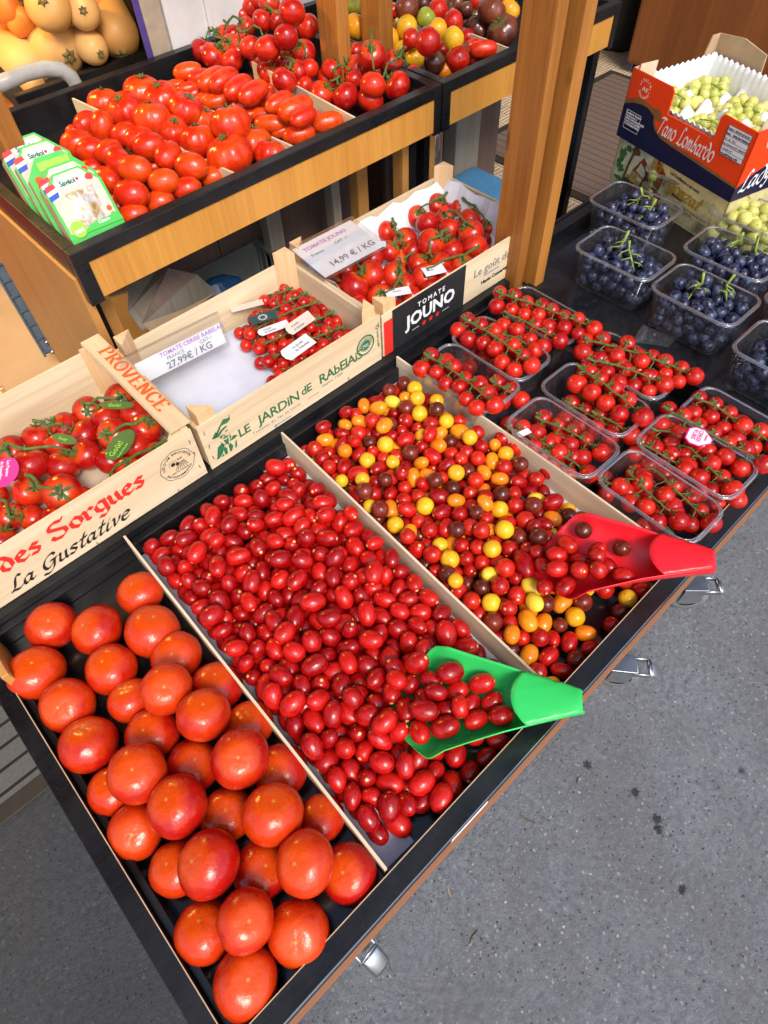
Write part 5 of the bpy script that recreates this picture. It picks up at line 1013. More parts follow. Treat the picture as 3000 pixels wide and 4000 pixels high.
# grey rail crate with the red basket, left of the counter
gc = thing('plastic_rack', 'slate grey ribbed plastic frame leaning on the end panel of the counter', 'rack', (.2,2.0,.15))
b = MB(); a0, a1 = aty(-38,1035,1.99), aty(170,1385,1.95); d = (a1-a0); w_ = Vector((.055,0,.0))
for k in range(1): b._add([tuple(a0-w_*.0), tuple(a0+w_), tuple(a1+w_*.7), tuple(a1)], [(0,1,2,3)])
b.build('rail_face', 'grey_rail', gc, solid=.02, bevel=.004)
b = MB()
for k in range(7):
    p = a0+d*(k/6.3)+Vector((0,-.013,0)); b.box((p.x-.002,p.y-.004,p.z-.004), (p.x+.050,p.y,p.z+.002))
b.tube([a0+Vector((0,-.014,0)), a1+Vector((0,-.014,0))], .004, 6); b.tube([a0+w_+Vector((0,-.014,0)), a1+w_*.7+Vector((0,-.014,0))], .004, 6)
b.build('ribs', 'grey_rail', gc)
b = MB()
for q in (.86, .98): p = a0+d*q+w_*.5+Vector((-.002,-.018,0)); b.M = Matrix.Translation(p) @ Matrix.Rotation(PI/2,4,'X'); b.lathe([(0,.006),(.006,.005),(.009,0),(.0,0)], 16)
b.build('bolts', 'steel', gc, True)
rb = thing('shopping_basket', 'red plastic shopping basket on the beige floor', 'basket', (.1,2.5,.15))
b = MB(); b.M = Matrix.Translation((.06,2.47,.15)) @ Matrix.Rotation(.25,4,'Z')
b.grid([[(sx*s, sy*s, z) for sx, sy in ((-.20,-.14),(.16,-.14),(.19,-.11),(.19,.14),(-.20,.14))] for s, z in ((.86,0),(1,.30))], True); b._add([(-.17,-.12,.0),(.15,-.12,.0),(.16,.12,.0),(-.17,.12,.0)], [(0,1,2,3)])
b.build('body', 'red_basket', rb, solid=.004)
b = MB(); b.M = Matrix.Translation((.06,2.47,.15)) @ Matrix.Rotation(.25,4,'Z')
for z in (.06,.085): 
    b.box((-.10,-.1405-z*.04,z), (.02,-.1255-z*.055,z+.008))
    b.build('slot', 'black_soft', rb); b = MB(); b.M = Matrix.Translation((.06,2.47,.15)) @ Matrix.Rotation(.25,4,'Z')
# tubular grey handle
t = thing('trolley_handle', 'bent grey tubular handle behind the rear counter', 'handle', (.3,2.0,.9))
p0, p1, p2 = aty(-60,352,1.97), aty(150,283,1.97), aty(318,400,1.97)
pts = [p0, p0.lerp(p1,.5)+Vector((0,0,.004)), aty(90,288,1.97), aty(170,268,1.97), aty(235,270,1.97), aty(278,300,1.97), aty(306,345,1.97), aty(335,430,1.97), aty(350,500,1.97), Vector((aty(350,500,1.97).x,1.97,.16))]
MB().tube(pts, .0185, 14).build('tube', 'tube', t, True)
# squash stand
ss = thing('squash_stand', 'black framed tilted display of squashes behind the rear counter', 'display stand', (.7,2.3,.8))
fl, frt = at(60,392,.80), at(545,205,.80)
tl, tr_ = fl+Vector((-.03,.50,.26)), frt+Vector((0,.50,.26))
def slab(name, mat, a, b_, c, d, th): q = MB(); q._add([tuple(v) for v in (a,b_,c,d)], [(0,1,2,3)]); return q.build(name, mat, ss, solid=th)
slab('tray_floor', 'black_soft', fl+Vector((0,0,-.03)), frt+Vector((0,0,-.03)), tr_+Vector((0,0,-.03)), tl+Vector((0,0,-.03)), .012)
q = MB(); q.box((fl.x,fl.y-.012,fl.z-.045), (frt.x,fl.y+.012,fl.z+.012)); q.build('front_rim', 'black', ss, bevel=.002)
q = MB(); q.M = Matrix.Identity(4)
a, c = frt+Vector((.012,-.012,-.04)), tr_+Vector((.012,.012,.55)); q._add([(a.x,a.y,a.z),(a.x+.016,a.y,a.z),(a.x+.016,a.y+.5,a.z),(a.x,a.y+.5,a.z),(a.x,a.y,a.z+.75),(a.x+.016,a.y,a.z+.75),(a.x+.016,a.y+.5,a.z+.75),(a.x,a.y+.5,a.z+.75)], [(0,3,2,1),(4,5,6,7),(0,1,5,4),(1,2,6,5),(2,3,7,6),(3,0,4,7)]); q.build('side_frame', 'black', ss)
MB().box((fl.x+.01,fl.y+.014,.15), (frt.x,fl.y+.03,fl.z-.046)).build('front_board', 'darkwood', ss)
MB().box((fl.x-.02,fl.y-.005,.15), (fl.x+.009,fl.y+.5,fl.z-.03)).build('end_board', 'cabinet', ss)
# lamp over the squashes
lt = thing('ceiling_lamp', 'warm shop lamp hanging above the squashes', 'lamp', (.30,2.42,2.42))
b = MB(); b.M = Matrix.Translation((.22,2.34,1.55)); b.lathe([(.02,.12),(.03,.11),(.10,.02),(.105,.0),(.098,.0),(.028,.10)], 28).build('lamp_shade', 'black_soft', lt, True)
b = MB(); b.tube([(.22,2.34,1.66),(.22,2.34,2.90)], .004, 8).build('cord', 'black_soft', lt)
m_, t_, b_ = nmat('lamp_bulb_glow'); b_.inputs['Emission Color'].default_value = (1,.62,.18,1); b_.inputs['Emission Strength'].default_value = 60; b_.inputs['Base Color'].default_value = (1,.8,.5,1)
b = MB(); b.M = Matrix.Translation((.22,2.34,1.585)); b.lathe([(0,.02),(.025,.015),(.036,0),(.03,-.02),(0,-.03)], 20).build('bulb', m_, lt, True)
ld = bpy.data.lights.new('lamp_light', 'POINT'); ld.energy = 24; ld.color = (1,.56,.11); ld.shadow_soft_size = .06
lo_ = bpy.data.objects.new('lamp_light', ld); C.objects.link(lo_); lo_.location = (.22,2.34,1.52); adopt(lo_, lt)
# ------------------------------------------------------------------ loose fruit laid out one by one
ORD = ['first','second','third','fourth','fifth','sixth','seventh','eighth','ninth','tenth','eleventh','twelfth','thirteenth','fourteenth']
def lay_out(lst, kind, base, ox, oy, s, name, cat, group, noun, where, tilt=.5, lay=.046, zs=1, rowh=.062, calyxes=False, seed=5, adj={}, gap=1.0, grow=1.05):
    """place fruit whose photo outline is known, then describe each by its row and its place in that row"""
    rn = random.Random(seed); res = settle(name, kind, [(q[0],q[1],q[2]*grow)+tuple(q[3:]) for q in lst], base, None, cat, group, ox, oy, s, lay=lay, zs=zs)
    rows = {}
    ymin = min(r[0].y for r in res)
    for r in res: rows.setdefault(int((r[0].y-ymin)/rowh), []).append(r)
    keys = sorted(rows)
    for ri, k in enumerate(keys):
        row = sorted(rows[k], key=lambda r: r[0].x)
        for ci, (p, R, kd, ang, el, layer) in enumerate(row):
            me = FM[kd][rn.randrange(len(FM[kd]))]; q = quat_for(kd, ang, rn, tilt)
            long_ = {'oval':1.30,'long':1.75}.get(kd, 1)
            sc_ = R/(long_ if ang is not None and long_ > 1 else 1)*el
            rown = 'front row' if ri == 0 else ('back row' if ri == len(keys)-1 else ORD[ri]+' row from front')
            n_ = adj.get(kd, noun)
            top = ', on top' if layer >= 1 else ''
            if len(row) == 1: place = 'alone'
            elif ci == 0: place = 'leftmost'
            elif ci == len(row)-1: place = 'rightmost'
            else: place = ORD[ci]+' from left'
            o = inst(me, name, p, q, sc_)
            lb_ = f'{n_} {where}, {rown}, {place}{top}'
            if len(lb_.split()) > 16: lb_ = lb_.replace(', on top', '').replace(' from front', '')
            tag(o, lb_, cat, group)
            if calyxes:
                mb = MB(); up = q @ Vector((0,0,1)); calyx(mb, p+up*sc_*.72, up, sc_*.62, rn, 6); mb.build('calyx', 'stem', o)
beefs = [(302,1282,49),(110,1352,53),(209,1362,55),(331,1363,60),(78,1453,60),(240,1445,56),(382,1420,55),(145,1523,59),(283,1513,50),(358,1490,56,1),(470,1483,56),(438,1545,58,1),(190,1608,63),(328,1587,58),(540,1565,53),(518,1640,64,1),(294,1672,64,1),(242,1707,52),(415,1655,57),(605,1665,58),(295,1795,59),(384,1740,66,1),(490,1762,57),(590,1760,67,1),(693,1767,52),(380,1875,58),(452,1865,70,1),(563,1880,62),(658,1865,67,1.1),(755,1885,62),(440,2012,64),(532,1990,64,1.1),(647,2013,68,.2),(531,2118,71,.1)]
lay_out(beefs, 'beef', .547, 0, 0, 3000/1659, 'beef_tomato', 'tomato', 'large beef tomatoes in the front black tray', 'large beef tomato', 'in the front tray', tilt=.38, lay=.050, zs=.86, rowh=.085, grow=.985)
k4 = .4219; k1 = .6028
ovals = [(665,825,86,1,'oval',None,.85),(560,800,85,.4,'oval',60),(475,850,48,0,'oval',20),(505,935,106,.8,'oval',25),(590,975,95,.7,'oval',20),(745,800,62,0,'oval',40),(815,875,92,.7,'oval',30),(905,905,98,.8,'oval',22),(970,950,102,1,'oval',25),(710,985,88,.9,'oval',35),(770,1050,102,1.1,'oval',-55),(880,1100,107,1.2,'oval',-5),(1090,1008,98,1.2,'oval',70),(1240,1080,105,.8,'oval',-8),(600,1095,78,.1,'oval',15),(480,1062,66,0,'oval',10),(700,1165,98,.5,'oval',-35),(1062,1175,97,.9,'oval',18),(855,1260,110,.8,'oval',-5),(1215,1225,92,.3,'oval',15),(1385,1150,85,0,'oval',20),(1040,1310,92,.1,'oval',18),(870,1395,95,.1,'oval',20),(770,1345,78,0,'oval',20),(390,1005,68,0,'oval',-15),(1000,1090,70,0,'oval',20),(1180,1000,62,0,'oval',40),(940,1010,60,0,'oval',40),(650,880,60,0,'oval',40),(720,1290,45,0,'oval',0),(1290,1080,60,0,'oval',30)]
lay_out(ovals, 'oval', .845, 0, 0, k1, 'oval_tomato', 'tomato', 'oval tomatoes in the left bay of the rear counter', 'oval red tomato', 'in the left rear bay', lay=.040, zs=.78, rowh=.075)
ribs_ = [(680,670,100,.1),(815,715,112,.6),(930,605,118,.1),(1052,640,110,.6),(990,775,118,.7),(1210,712,108,.7),(1128,855,100,.3),(1310,775,90,.3),(1290,912,112,.5),(1497,800,122,1.2),(1492,1008,142,.2),(1745,1000,100,0),(1642,930,118,.1),(1560,905,80,0),(1170,700,60,0)]
lay_out(ribs_, 'ribbed', .845, 0, 0, k1, 'ribbed_tomato', 'tomato', 'ribbed tomatoes in the second bay of the rear counter', 'ribbed orange red tomato', 'in the second rear bay', tilt=.4, lay=.048, zs=.84, rowh=.075, calyxes=True)
# region 4 coordinates are 1000 + .4219 x, .4219 y of the enlarged view
longs = [(-455,655,90*1.43,0,'long',20),(-330,685,92,0,'long',25),(-300,740,110,.4,'long',30),(-20,855,150,1,'long',55),(100,945,0,0)] 
longs = [(1218,462,92,.5),(1300,500,85,.3),(1378,515,112,.9),(1452,522,112,1.1),(1545,570,112,1.2),(1642,600,112,1.2),(1140,555,66,0),(1215,575,72,0),(1280,605,78,.1),(1345,640,80,.1),(1405,655,85,.2),(1590,690,90,.2),(1600,750,80,0),(1700,640,90,.4)]
longs = [(x,y,r,l,'long',a) for (x,y,r,l),a in zip(longs, (20,15,50,50,55,50,10,20,35,25,20,10,10,30))]
lay_out(longs, 'long', .845, 0, 0, k1, 'elongated_tomato', 'tomato', 'elongated tomatoes in the third bay of the rear counter', 'elongated red tomato', 'at the back of the third bay', lay=.036, zs=.55, rowh=.075)
l2 = [(215,950,148,.8,'long',48),(365,1005,175,1.1,'long',38),(438,1085,135,1.3,'long',45),(665,1135,148,.2,'long',20),(400,1250,150,.1,'long',14),(130,1150,142,.3,'long',-5),(245,1210,110,0,'long',20),(600,1062,65,0,'long',20),(60,1062,110,.1,'long',0),(90,820,80,0,'long',0),(20,950,90,.3,'long',40)]
lay_out(l2, 'long', .845, 1000, 0, k4, 'elongated_tomato', 'tomato', 'elongated tomatoes in the third bay of the rear counter', 'elongated red tomato', 'at the front of the third bay', lay=.036, zs=.55, rowh=.075, seed=9)
# ---- trusses: tomatoes sharing one green stem
def truss_from(items, label, base, ox, oy, s, group, lay=.040, kind='vine', cat='tomato truss', seed=1, zs=.88, stemr=.0033, name='tomato_truss', tagspec=None):
    rn = random.Random(seed); pts = []
    for it in items:
        cx, cy, a = it[:3]; l = it[3] if len(it) > 3 else 0; px, py, r = ox+cx*s, oy+cy*s, a*s*1.08; z = base+.03
        for _ in range(4): p = at(px, py, z); R = r*depth(p)/FPX; z = base+R*.88+l*lay
        pts.append((p, R))
    cen = sum((p for p, _ in pts), Vector())/len(pts)
    t = thing(name, label, cat, (cen.x, cen.y, base), 0, group)
    cov = np.cov(np.array([[p.x, p.y] for p, _ in pts]).T) if len(pts) > 2 else np.eye(2)
    ev = np.linalg.eigh(cov)[1][:, -1]; ax = Vector((ev[0], ev[1], 0))
    if ax.x*DOWN.x+ax.y*DOWN.y < 0: ax = -ax
    srt = sorted(pts, key=lambda q: (q[0]-cen).dot(ax)); path = []
    n = len(srt)
    for k in range(0, n):
        g = srt[max(0,k-1):k+2]; c = sum((q[0] for q in g), Vector())/len(g); zz = max(q[0].z+q[1]*.80 for q in g); path.append(Vector((c.x, c.y, zz+.004)))
    path = [path[0]-ax*.020+Vector((0,0,.002))]+path
    mb = MB(); sm = []
    for i in range(len(path)-1):
        for q in (0, .5): sm.append(path[i].lerp(path[i+1], q)+Vector((rn.uniform(-1,1),rn.uniform(-1,1),rn.uniform(0,1)))*.002)
    sm.append(path[-1]); mb.tube(sm, [stemr*(1.15-.5*i/len(sm)) for i in range(len(sm))], 7)
    for k, (p, R) in enumerate(srt):
        near = min(sm, key=lambda q: (q-p).length); d = near-p
        up = (Vector((d.x, d.y, 0)).normalized()*.75+Vector((rn.uniform(-.2,.2), rn.uniform(-.2,.2), .85))).normalized() if Vector((d.x,d.y,0)).length > R*.25 else Vector((rn.uniform(-.4,.4), rn.uniform(-.4,.4), 1)).normalized()
        me = FM[kind][rn.randrange(len(FM[kind]))]
        inst(me, 'tomato', p, up.to_track_quat('Z','Y') @ Quaternion((0,0,1), rn.uniform(0,6)), R, t)
        top = p+up*R*zs*.90; calyx(mb, top, up, R*.95, rn, 6)
        e = top+up*R*.22; mid = (e+near)/2+Vector((0,0,R*.18)); mb.tube([top, e, mid, near], [stemr*.62, stemr*.7, stemr*.6, stemr*.7], 5)
    mb.build('stem', 'stem', t); return t
gc1 = 'vine tomato trusses in the left crate'
W1 = 'vine tomato truss in left crate, '
T1 = [([(745,1040,90),(545,1120,88),(835,1130,88,.2),(660,1165,88,.2)], 'against the batten at the back right corner'), ([(400,1215,90),(520,1265,88,.3),(230,1280,85),(360,1330,86)], 'at the back left of the pile'),
 ([(897,1225,95,.5),(705,1260,97,.5),(850,1335,88,.2),(690,1425,87)], 'in the middle with a green leaf tag'), ([(535,1385,90,.2),(390,1455,93,.2),(195,1445,102,.7),(75,1360,90,.1),(130,1480,75)], 'crossing the middle of the crate'),
 ([(965,1395,90),(800,1485,90,.1),(665,1610,66),(1085,1392,42)], 'close to the front right corner'), ([(180,1615,92),(390,1620,112,.3),(515,1672,86),(345,1780,80)], 'beside the bare grey base'), ([(65,1765,82),(205,1778,78),(20,1912,82),(-30,1640,75)], 'nearest the lower left corner of the picture')]
for k, (it, l) in enumerate(T1): truss_from(it, W1+l, .609, 0, 900, .633, gc1, seed=k)
gc3 = 'vine tomato trusses in the right crate'; W3 = 'vine tomato truss in right crate, '
# centres read in a view that starts at 1172,703 with scale .9023
T3 = [([(503,155,42,.2),(550,187,48,.4),(592,108,45,.1),(640,140,38,.1)], 'at the back beside the paper'), ([(698,122,42,.1),(735,170,45,.2),(820,200,42),(790,265,38)], 'at the back right with a red clip'),
 ([(625,165,40,.2),(648,215,48,.4),(740,235,55,.5),(755,290,52,.3)], 'right, near the thick post'), ([(375,225,44,.2),(455,262,50,.3),(387,310,44,.4),(480,310,47,.2)], 'left of the middle by the price card'),
 ([(565,275,58,.6),(510,365,44,.2),(605,365,50,.2),(655,308,50,.3)], 'in the middle with a bare green stalk'), ([(310,340,50,.4),(250,345,36,.1),(205,390,48,.3),(305,410,56,.5),(235,460,60,.4)], 'in the front left half'),
 ([(120,440,54),(170,500,47),(250,540,44),(60,440,40)], 'in the front left corner behind the red band'), ([(410,412,52,.3),(455,455,46,.1),(345,505,52,.1),(400,565,50),(480,505,44)], 'with a white label, behind the black band'),
 ([(700,375,52),(630,415,46,.2),(540,420,52,.3),(560,465,46),(790,325,44)], 'near the front panel with a bluish label'), ([(430,355,40),(560,335,40),(680,255,40),(350,450,40)], 'low between the others')]
for k, (it, l) in enumerate(T3): truss_from(it, W3+l, .614, 1172, 703, .9023, gc3, seed=20+k)
gcr = 'round vine tomatoes in the right bay of the rear counter'; WR = 'vine truss in the fourth rear bay, '
TR = [([(-498,474,100,.2),(-391,526,109,.3),(-296,351,95,.3),(-225,427,95,.5),(-225,564,100,.2)], 'leftmost of the heap beside the back rim'), ([(610,880,112,.1),(830,895,115,.2),(905,740,82,.5),(660,735,92,.1)], 'front left of the bay'), ([(1060,925,115,.1),(1310,795,116,.3),(1440,700,88,.2),(1260,580,100,.6)], 'front right of the bay'),
 ([(1080,790,112,.9),(1090,665,75,.3),(1072,510,116,1.4)], 'topped by one large tomato beside the second post'), ([(700,650,92,.6),(720,540,66,.8),(915,640,108,.4),(915,480,72,.6)], 'right of the first post'),
 ([(265,750,110,.7),(450,790,78,.2),(385,665,95,.6),(130,690,92,.1),(100,640,88,.3)], 'left of the first post'), ([(490,640,84,.7),(290,560,102,.5),(445,490,105,.9)], 'against the left side of the first post'),
 ([(110,450,112,1.4),(-50,440,95,1.0),(20,560,80,.4),(-160,470,80,.6)], 'at the left of the heap'), ([(280,345,106,2.0),(190,190,82,2.0),(65,190,90,2.0)], 'dark red, in the middle of the back heap'),
 ([(335,110,112,2.8),(480,250,100,1.6),(120,20,95,2.3)], 'high on the back heap'), ([(-120,400,90,.6),(-215,330,85,.6),(-90,250,80,1),(-250,420,75,.1)], 'at the far left of the back heap'), ([(-60,60,90,1.2),(10,-20,90,1.6),(-130,140,70,1.0)], 'against the white wall'),
 ([(800,230,88,1.0),(810,60,80,1.3),(870,60,80,1.2),(690,130,90,1.1)], 'dark red, behind the first post')]
for k, (it, l) in enumerate(TR): truss_from(it, WR+l, .845, 1000, 0, k4, gcr, seed=40+k, lay=.050)
# heirloom tomatoes, view 1400,0 scale .4219
H_ = [(280,360,92,.4,'yellow'),(450,255,95,.8,'yellow'),(630,170,85,1.2,'lime'),(730,275,88,1.2,'yellow'),(735,95,88,1.4,'redround'),(880,205,92,1.1,'pointed'),(880,355,92,1.3,'yellow'),(490,370,85,1.0,'pointed'),(645,385,114,1.6,'redround'),(450,75,105,1.4,'darkround'),(805,655,85,0,'orange'),(915,555,108,.4,'redround'),(705,580,98,.4,'darkround'),(930,470,98,.6,'darkround'),(520,545,88,0,'yellow'),(395,465,75,.1,'yellow'),(275,475,72,0,'orange'),(325,275,60,.2,'orange'),(1155,455,130,.3,'long',8),(1065,420,95,.1,'long',25),(1010,340,62,.4,'redround'),(1090,545,80,0,'long',15),(770,470,60,.2,'redround'),
 (1235,105,124,1.0,'dark'),(1330,290,138,.2,'dark'),(1100,270,112,.1,'dark'),(1000,90,64,.9,'darkround'),(985,190,50,.4,'dark'),(1070,130,70,.5,'dark'),(1405,95,90,.8,'gold'),(850,95,60,.8,'dark'),(905,30,80,.8,'darkround'),(1100,10,80,1,'redround'),(1360,0,80,1.0,'gold'),(600,40,70,1.2,'darkround'),(320,100,60,.8,'redround'),(260,190,60,.5,'redround'),(340,200,60,0,'lime'),(560,170,60,.8,'dark'),(-15,250,112,.8,'gold'),(-40,60,80,1.4,'lime'),(-110,230,80,.3,'redround'),(-130,90,80,.8,'redround'),(30,120,70,1,'dark'),(160,60,80,1,'dark'),(1250,-20,90,1.2,'dark'),(760,-10,90,1.3,'dark')]
ADJ = dict(yellow='round yellow tomato', lime='green striped tomato', redround='round red tomato', pointed='pointed red tomato', darkround='round purple brown tomato', orange='orange tomato', long='long red tomato', dark='ribbed brown tomato', gold='golden ribbed tomato')
for kd in ADJ:
    sub = [h for h in H_ if h[4] == kd]
    lay_out(sub, kd, .845, 1400, 0, k4, 'heirloom_tomato', 'tomato', 'heirloom tomatoes on the right rear counter', ADJ[kd], 'on the right rear counter', tilt=.6, lay=.050, zs=.9, rowh=.09, calyxes=kd in ('dark','gold'), seed=17)
# ------------------------------------------------------------------ cherry tomatoes settled in the two middle bays
A = [HEAP[i:i+9] for i in range(0, len(HEAP), 9)]
LBL = {(0,0):('plum_cherry_tomato','small red plum cherry tomato in the heap by the green scoop','red plum cherry tomatoes in the second bay'),
 (1,1):('round_cherry_tomato','round red cherry tomato in the mixed colour heap','red cherry tomatoes in the mixed bay'), (1,2):('oval_cherry_tomato','oval red cherry tomato in the mixed colour heap','oval red cherry tomatoes in the mixed bay'),
 (1,3):('round_cherry_tomato','round yellow cherry tomato in the mixed colour heap','yellow cherry tomatoes in the mixed bay'), (1,4):('oval_cherry_tomato','small pale yellow oval cherry tomato in the mixed heap','pale yellow cherry tomatoes in the mixed bay'),
 (1,5):('oval_cherry_tomato','oval orange cherry tomato in the mixed colour heap','orange cherry tomatoes in the mixed bay'), (1,6):('round_cherry_tomato','round dark brown cherry tomato in the mixed colour heap','brown cherry tomatoes in the mixed bay')}
KD = ['plum','c_red','c_oval','c_yellow','c_pale','c_orange','c_brown']
INSIDE = []; PLACED = []
count = {}; rest = MB(); rn = random.Random(4)
SX = [(Matrix.Translation(l_) @ Euler((0,-p_,y_)).to_matrix().to_4x4()).inverted() for l_, y_, p_ in SCOOPS]
def in_scoop_cut(p, r):
    for k_, m_ in enumerate(SX):
        q_ = m_ @ p; u = q_.x/.29
        if u < .0 or u > 1.02 or q_.z < -.006 or q_.z > .07: continue
        w = .085*(1-max(0,(u-.22)/.78)**1.0*.83)
        if abs(q_.y) < w+.012 and q_.z > .006 and (abs(q_.y) > w-.014 or u > (.60 if k_ == 0 else .50)): return True
    return False
for row in A:
    seen = row[0] >= 100; b_, k = (row[0]%100)//8, (row[0]%100)%8
    rx, rz = row[1]/1e4, row[2]/1e4; loc = Vector(row[3:6])/2e3; qv = Vector(row[6:9])/99; q = Quaternion((math.sqrt(max(0, 1-qv.length_squared)), *qv)); q.normalize()
    count[b_] = count.get(b_, 0)+1
    if in_scoop_cut(loc, rx) or loc.y > .803 or loc.z < .55: continue
    if b_ == 1:
        mix = random.random()
        if k in (1, 3, 6): k = 1 if mix < .34 else (3 if mix < .72 else 6)
        elif k in (2, 4, 5): k = 2 if mix < .40 else (5 if mix < .93 else 4)
        reach = .030 if k == 5 else .036
        if k > 2:
            if seen and all((loc-spot).length > reach for spot, kind in PLACED if kind == k or kind+k == 7 or kind+k == 8): PLACED.append((loc, k))
            else: k = 1 if k in (3, 6) else 2
    if b_ == 1:
        q_ = SX[1] @ loc
        if -.02 < q_.x < .30 and abs(q_.y) < .09 and .004 < q_.z < .08:
            INSIDE.append(loc.copy())
            if k in (3, 4, 5) and rn.random() < .65: k = rn.choice((1, 2, 2, 6))
    if b_ == 0 and loc.y < .158-.55*(loc.x-.06): continue
    vs = FM[KD[k]]; me = vs[rn.randrange(len(vs))]
    if not seen or (b_ == 0 and count[b_] > 300):
        if b_ == 0 and (seen or rn.random() < .6):
            m4 = Matrix.Translation(loc) @ q.to_matrix().to_4x4() @ Matrix.Diagonal((rx,rx,rz,1)); n0 = len(rest.v)
            rest.v += [tuple(m4 @ v.co) for v in me.vertices]; rest.f += [tuple(n0+i for i in p.vertices) for p in me.polygons]; rest.mi += [0]*len(me.polygons)
        continue
    nm, lb_, gr = LBL[(b_, k)]
    tag(inst(me, nm, loc, q, (rx, rx, rz)), lb_, 'cherry tomato', gr)

# a loose layer of mixed cherry tomatoes lying inside the red scoop
scoop_to_world = SX[1].inverted()
spots = [(u, y, 0) for u in (.09,.20,.31,.42,.52) for y in (-.058,-.030,-.002,.026,.054)]
spots += [(u, y, 1) for u in (.16,.27,.38) for y in (-.035,-.006,.022)]
for u, y, level in spots:
    half = .085*(1-max(0, (u-.22)/.78)**1.0*.83)
    if abs(y) > half-.020: continue
    high = .052*min(1, max(0, u-.02)/.28)**.8
    angle = math.asin(min(1, abs(y)/half*math.sin(1.35)))
    bottom = high*(1-math.cos(angle))/(1-math.cos(1.35))
    p = scoop_to_world @ Vector((.29*u+rn.uniform(-.004, .004), y+rn.uniform(-.003, .003), bottom+.0165+level*.024+rn.uniform(0, .002)))
    close = [other for other in INSIDE if (p-other).length < .026]
    if close: continue
    INSIDE.append(p); k = rn.choice((1,1,2,2,2,3,5,6)); rr = rn.uniform(.014, .0155)
    nm, lb_, gr = LBL[(1, k)]
    turn = Euler((rn.uniform(0, 3), rn.uniform(0, 3), rn.uniform(0, 6))).to_quaternion()
    tag(inst(FM[KD[k]][0], nm, p, turn, (rr, rr, rr*(1.25 if k in (2, 5) else 1))), lb_, 'cherry tomato', gr)
ro = rest.build('plum_cherry_tomatoes', F['plum'], None, True)
tag(ro, 'remaining red plum cherry tomatoes filling the bottom of the heap', 'cherry tomatoes', None, 'stuff')
# ------------------------------------------------------------------ scoops
def scoop_grid(L=.29, nu=28, nv=15):
    P = []
    for i in range(nu+1):
        u = i/nu
        w = .085*min(1,(.25+u*4)**.5) if u<.2 else .085
        w = w*(1-max(0,(u-.22)/.78)**1.0*.83)
        h = .052*min(1,max(0,u-.02)/.28)**.8*(1-.25*max(0,u-.6)/.4); row = []
        for j in range(nv+1):
            v = -1+2*j/nv; ang = v*1.35
            row.append((L*(u+.10*v*v*(1-u)**3), w*math.sin(ang)/math.sin(1.35), h*((1-math.cos(ang))/(1-math.cos(1.35)))))
        P.append(row)
    return P
def scoop(loc, yaw, pitch, mat, label):
    t = thing('produce_scoop', label, 'scoop', loc, 0, None)
    X = Matrix.Translation(loc) @ Euler((0,-pitch,yaw)).to_matrix().to_4x4()
    P = scoop_grid(nu=40, nv=24); b = MB(); b.M = X; b.grid(P); b.build('trough', mat, t, True, solid=.0016)
    b = MB(); b.M = X; Q = []
    for i in range(15):
        u = .655+.34*i/14; r = P[min(40, int(round(u*40)))]; hw = abs(r[0][1])*1.0; hz = r[0][2]; row = []
        for j in range(13):
            v = -1+2*j/12
            uu = u+(.075*v*v*(1-i/14)**1.5); rr = P[min(40, int(round(uu*40)))]; hw2 = abs(rr[0][1]); hz2 = rr[0][2]
            row.append((.29*uu, v*(hw2+.0012), hz2+.0022+.0035*(1-v*v)))
        Q.append(row)
    b.grid(Q); b.build('folded_flap', mat, t, True, solid=.0016)
    b = MB(); b.M = X
    for u, s_ in ((.63,-1),(.72,1),(.80,-1)):
        r = P[int(u*40)]; y = s_*abs(r[0][1])*.35; b.box((.29*u-.008,y-.0005,r[0][2]+.0108), (.29*u+.008,y+.0005,r[0][2]+.0118))
    return t
for (l, yw, pt), mt, lb_ in zip(SCOOPS, ('green_scoop','red_scoop'), ('green plastic scoop lying in the red plum cherry tomatoes', 'red plastic scoop lying in the mixed colour cherry tomatoes')): scoop(l, yw, pt, mt, lb_)
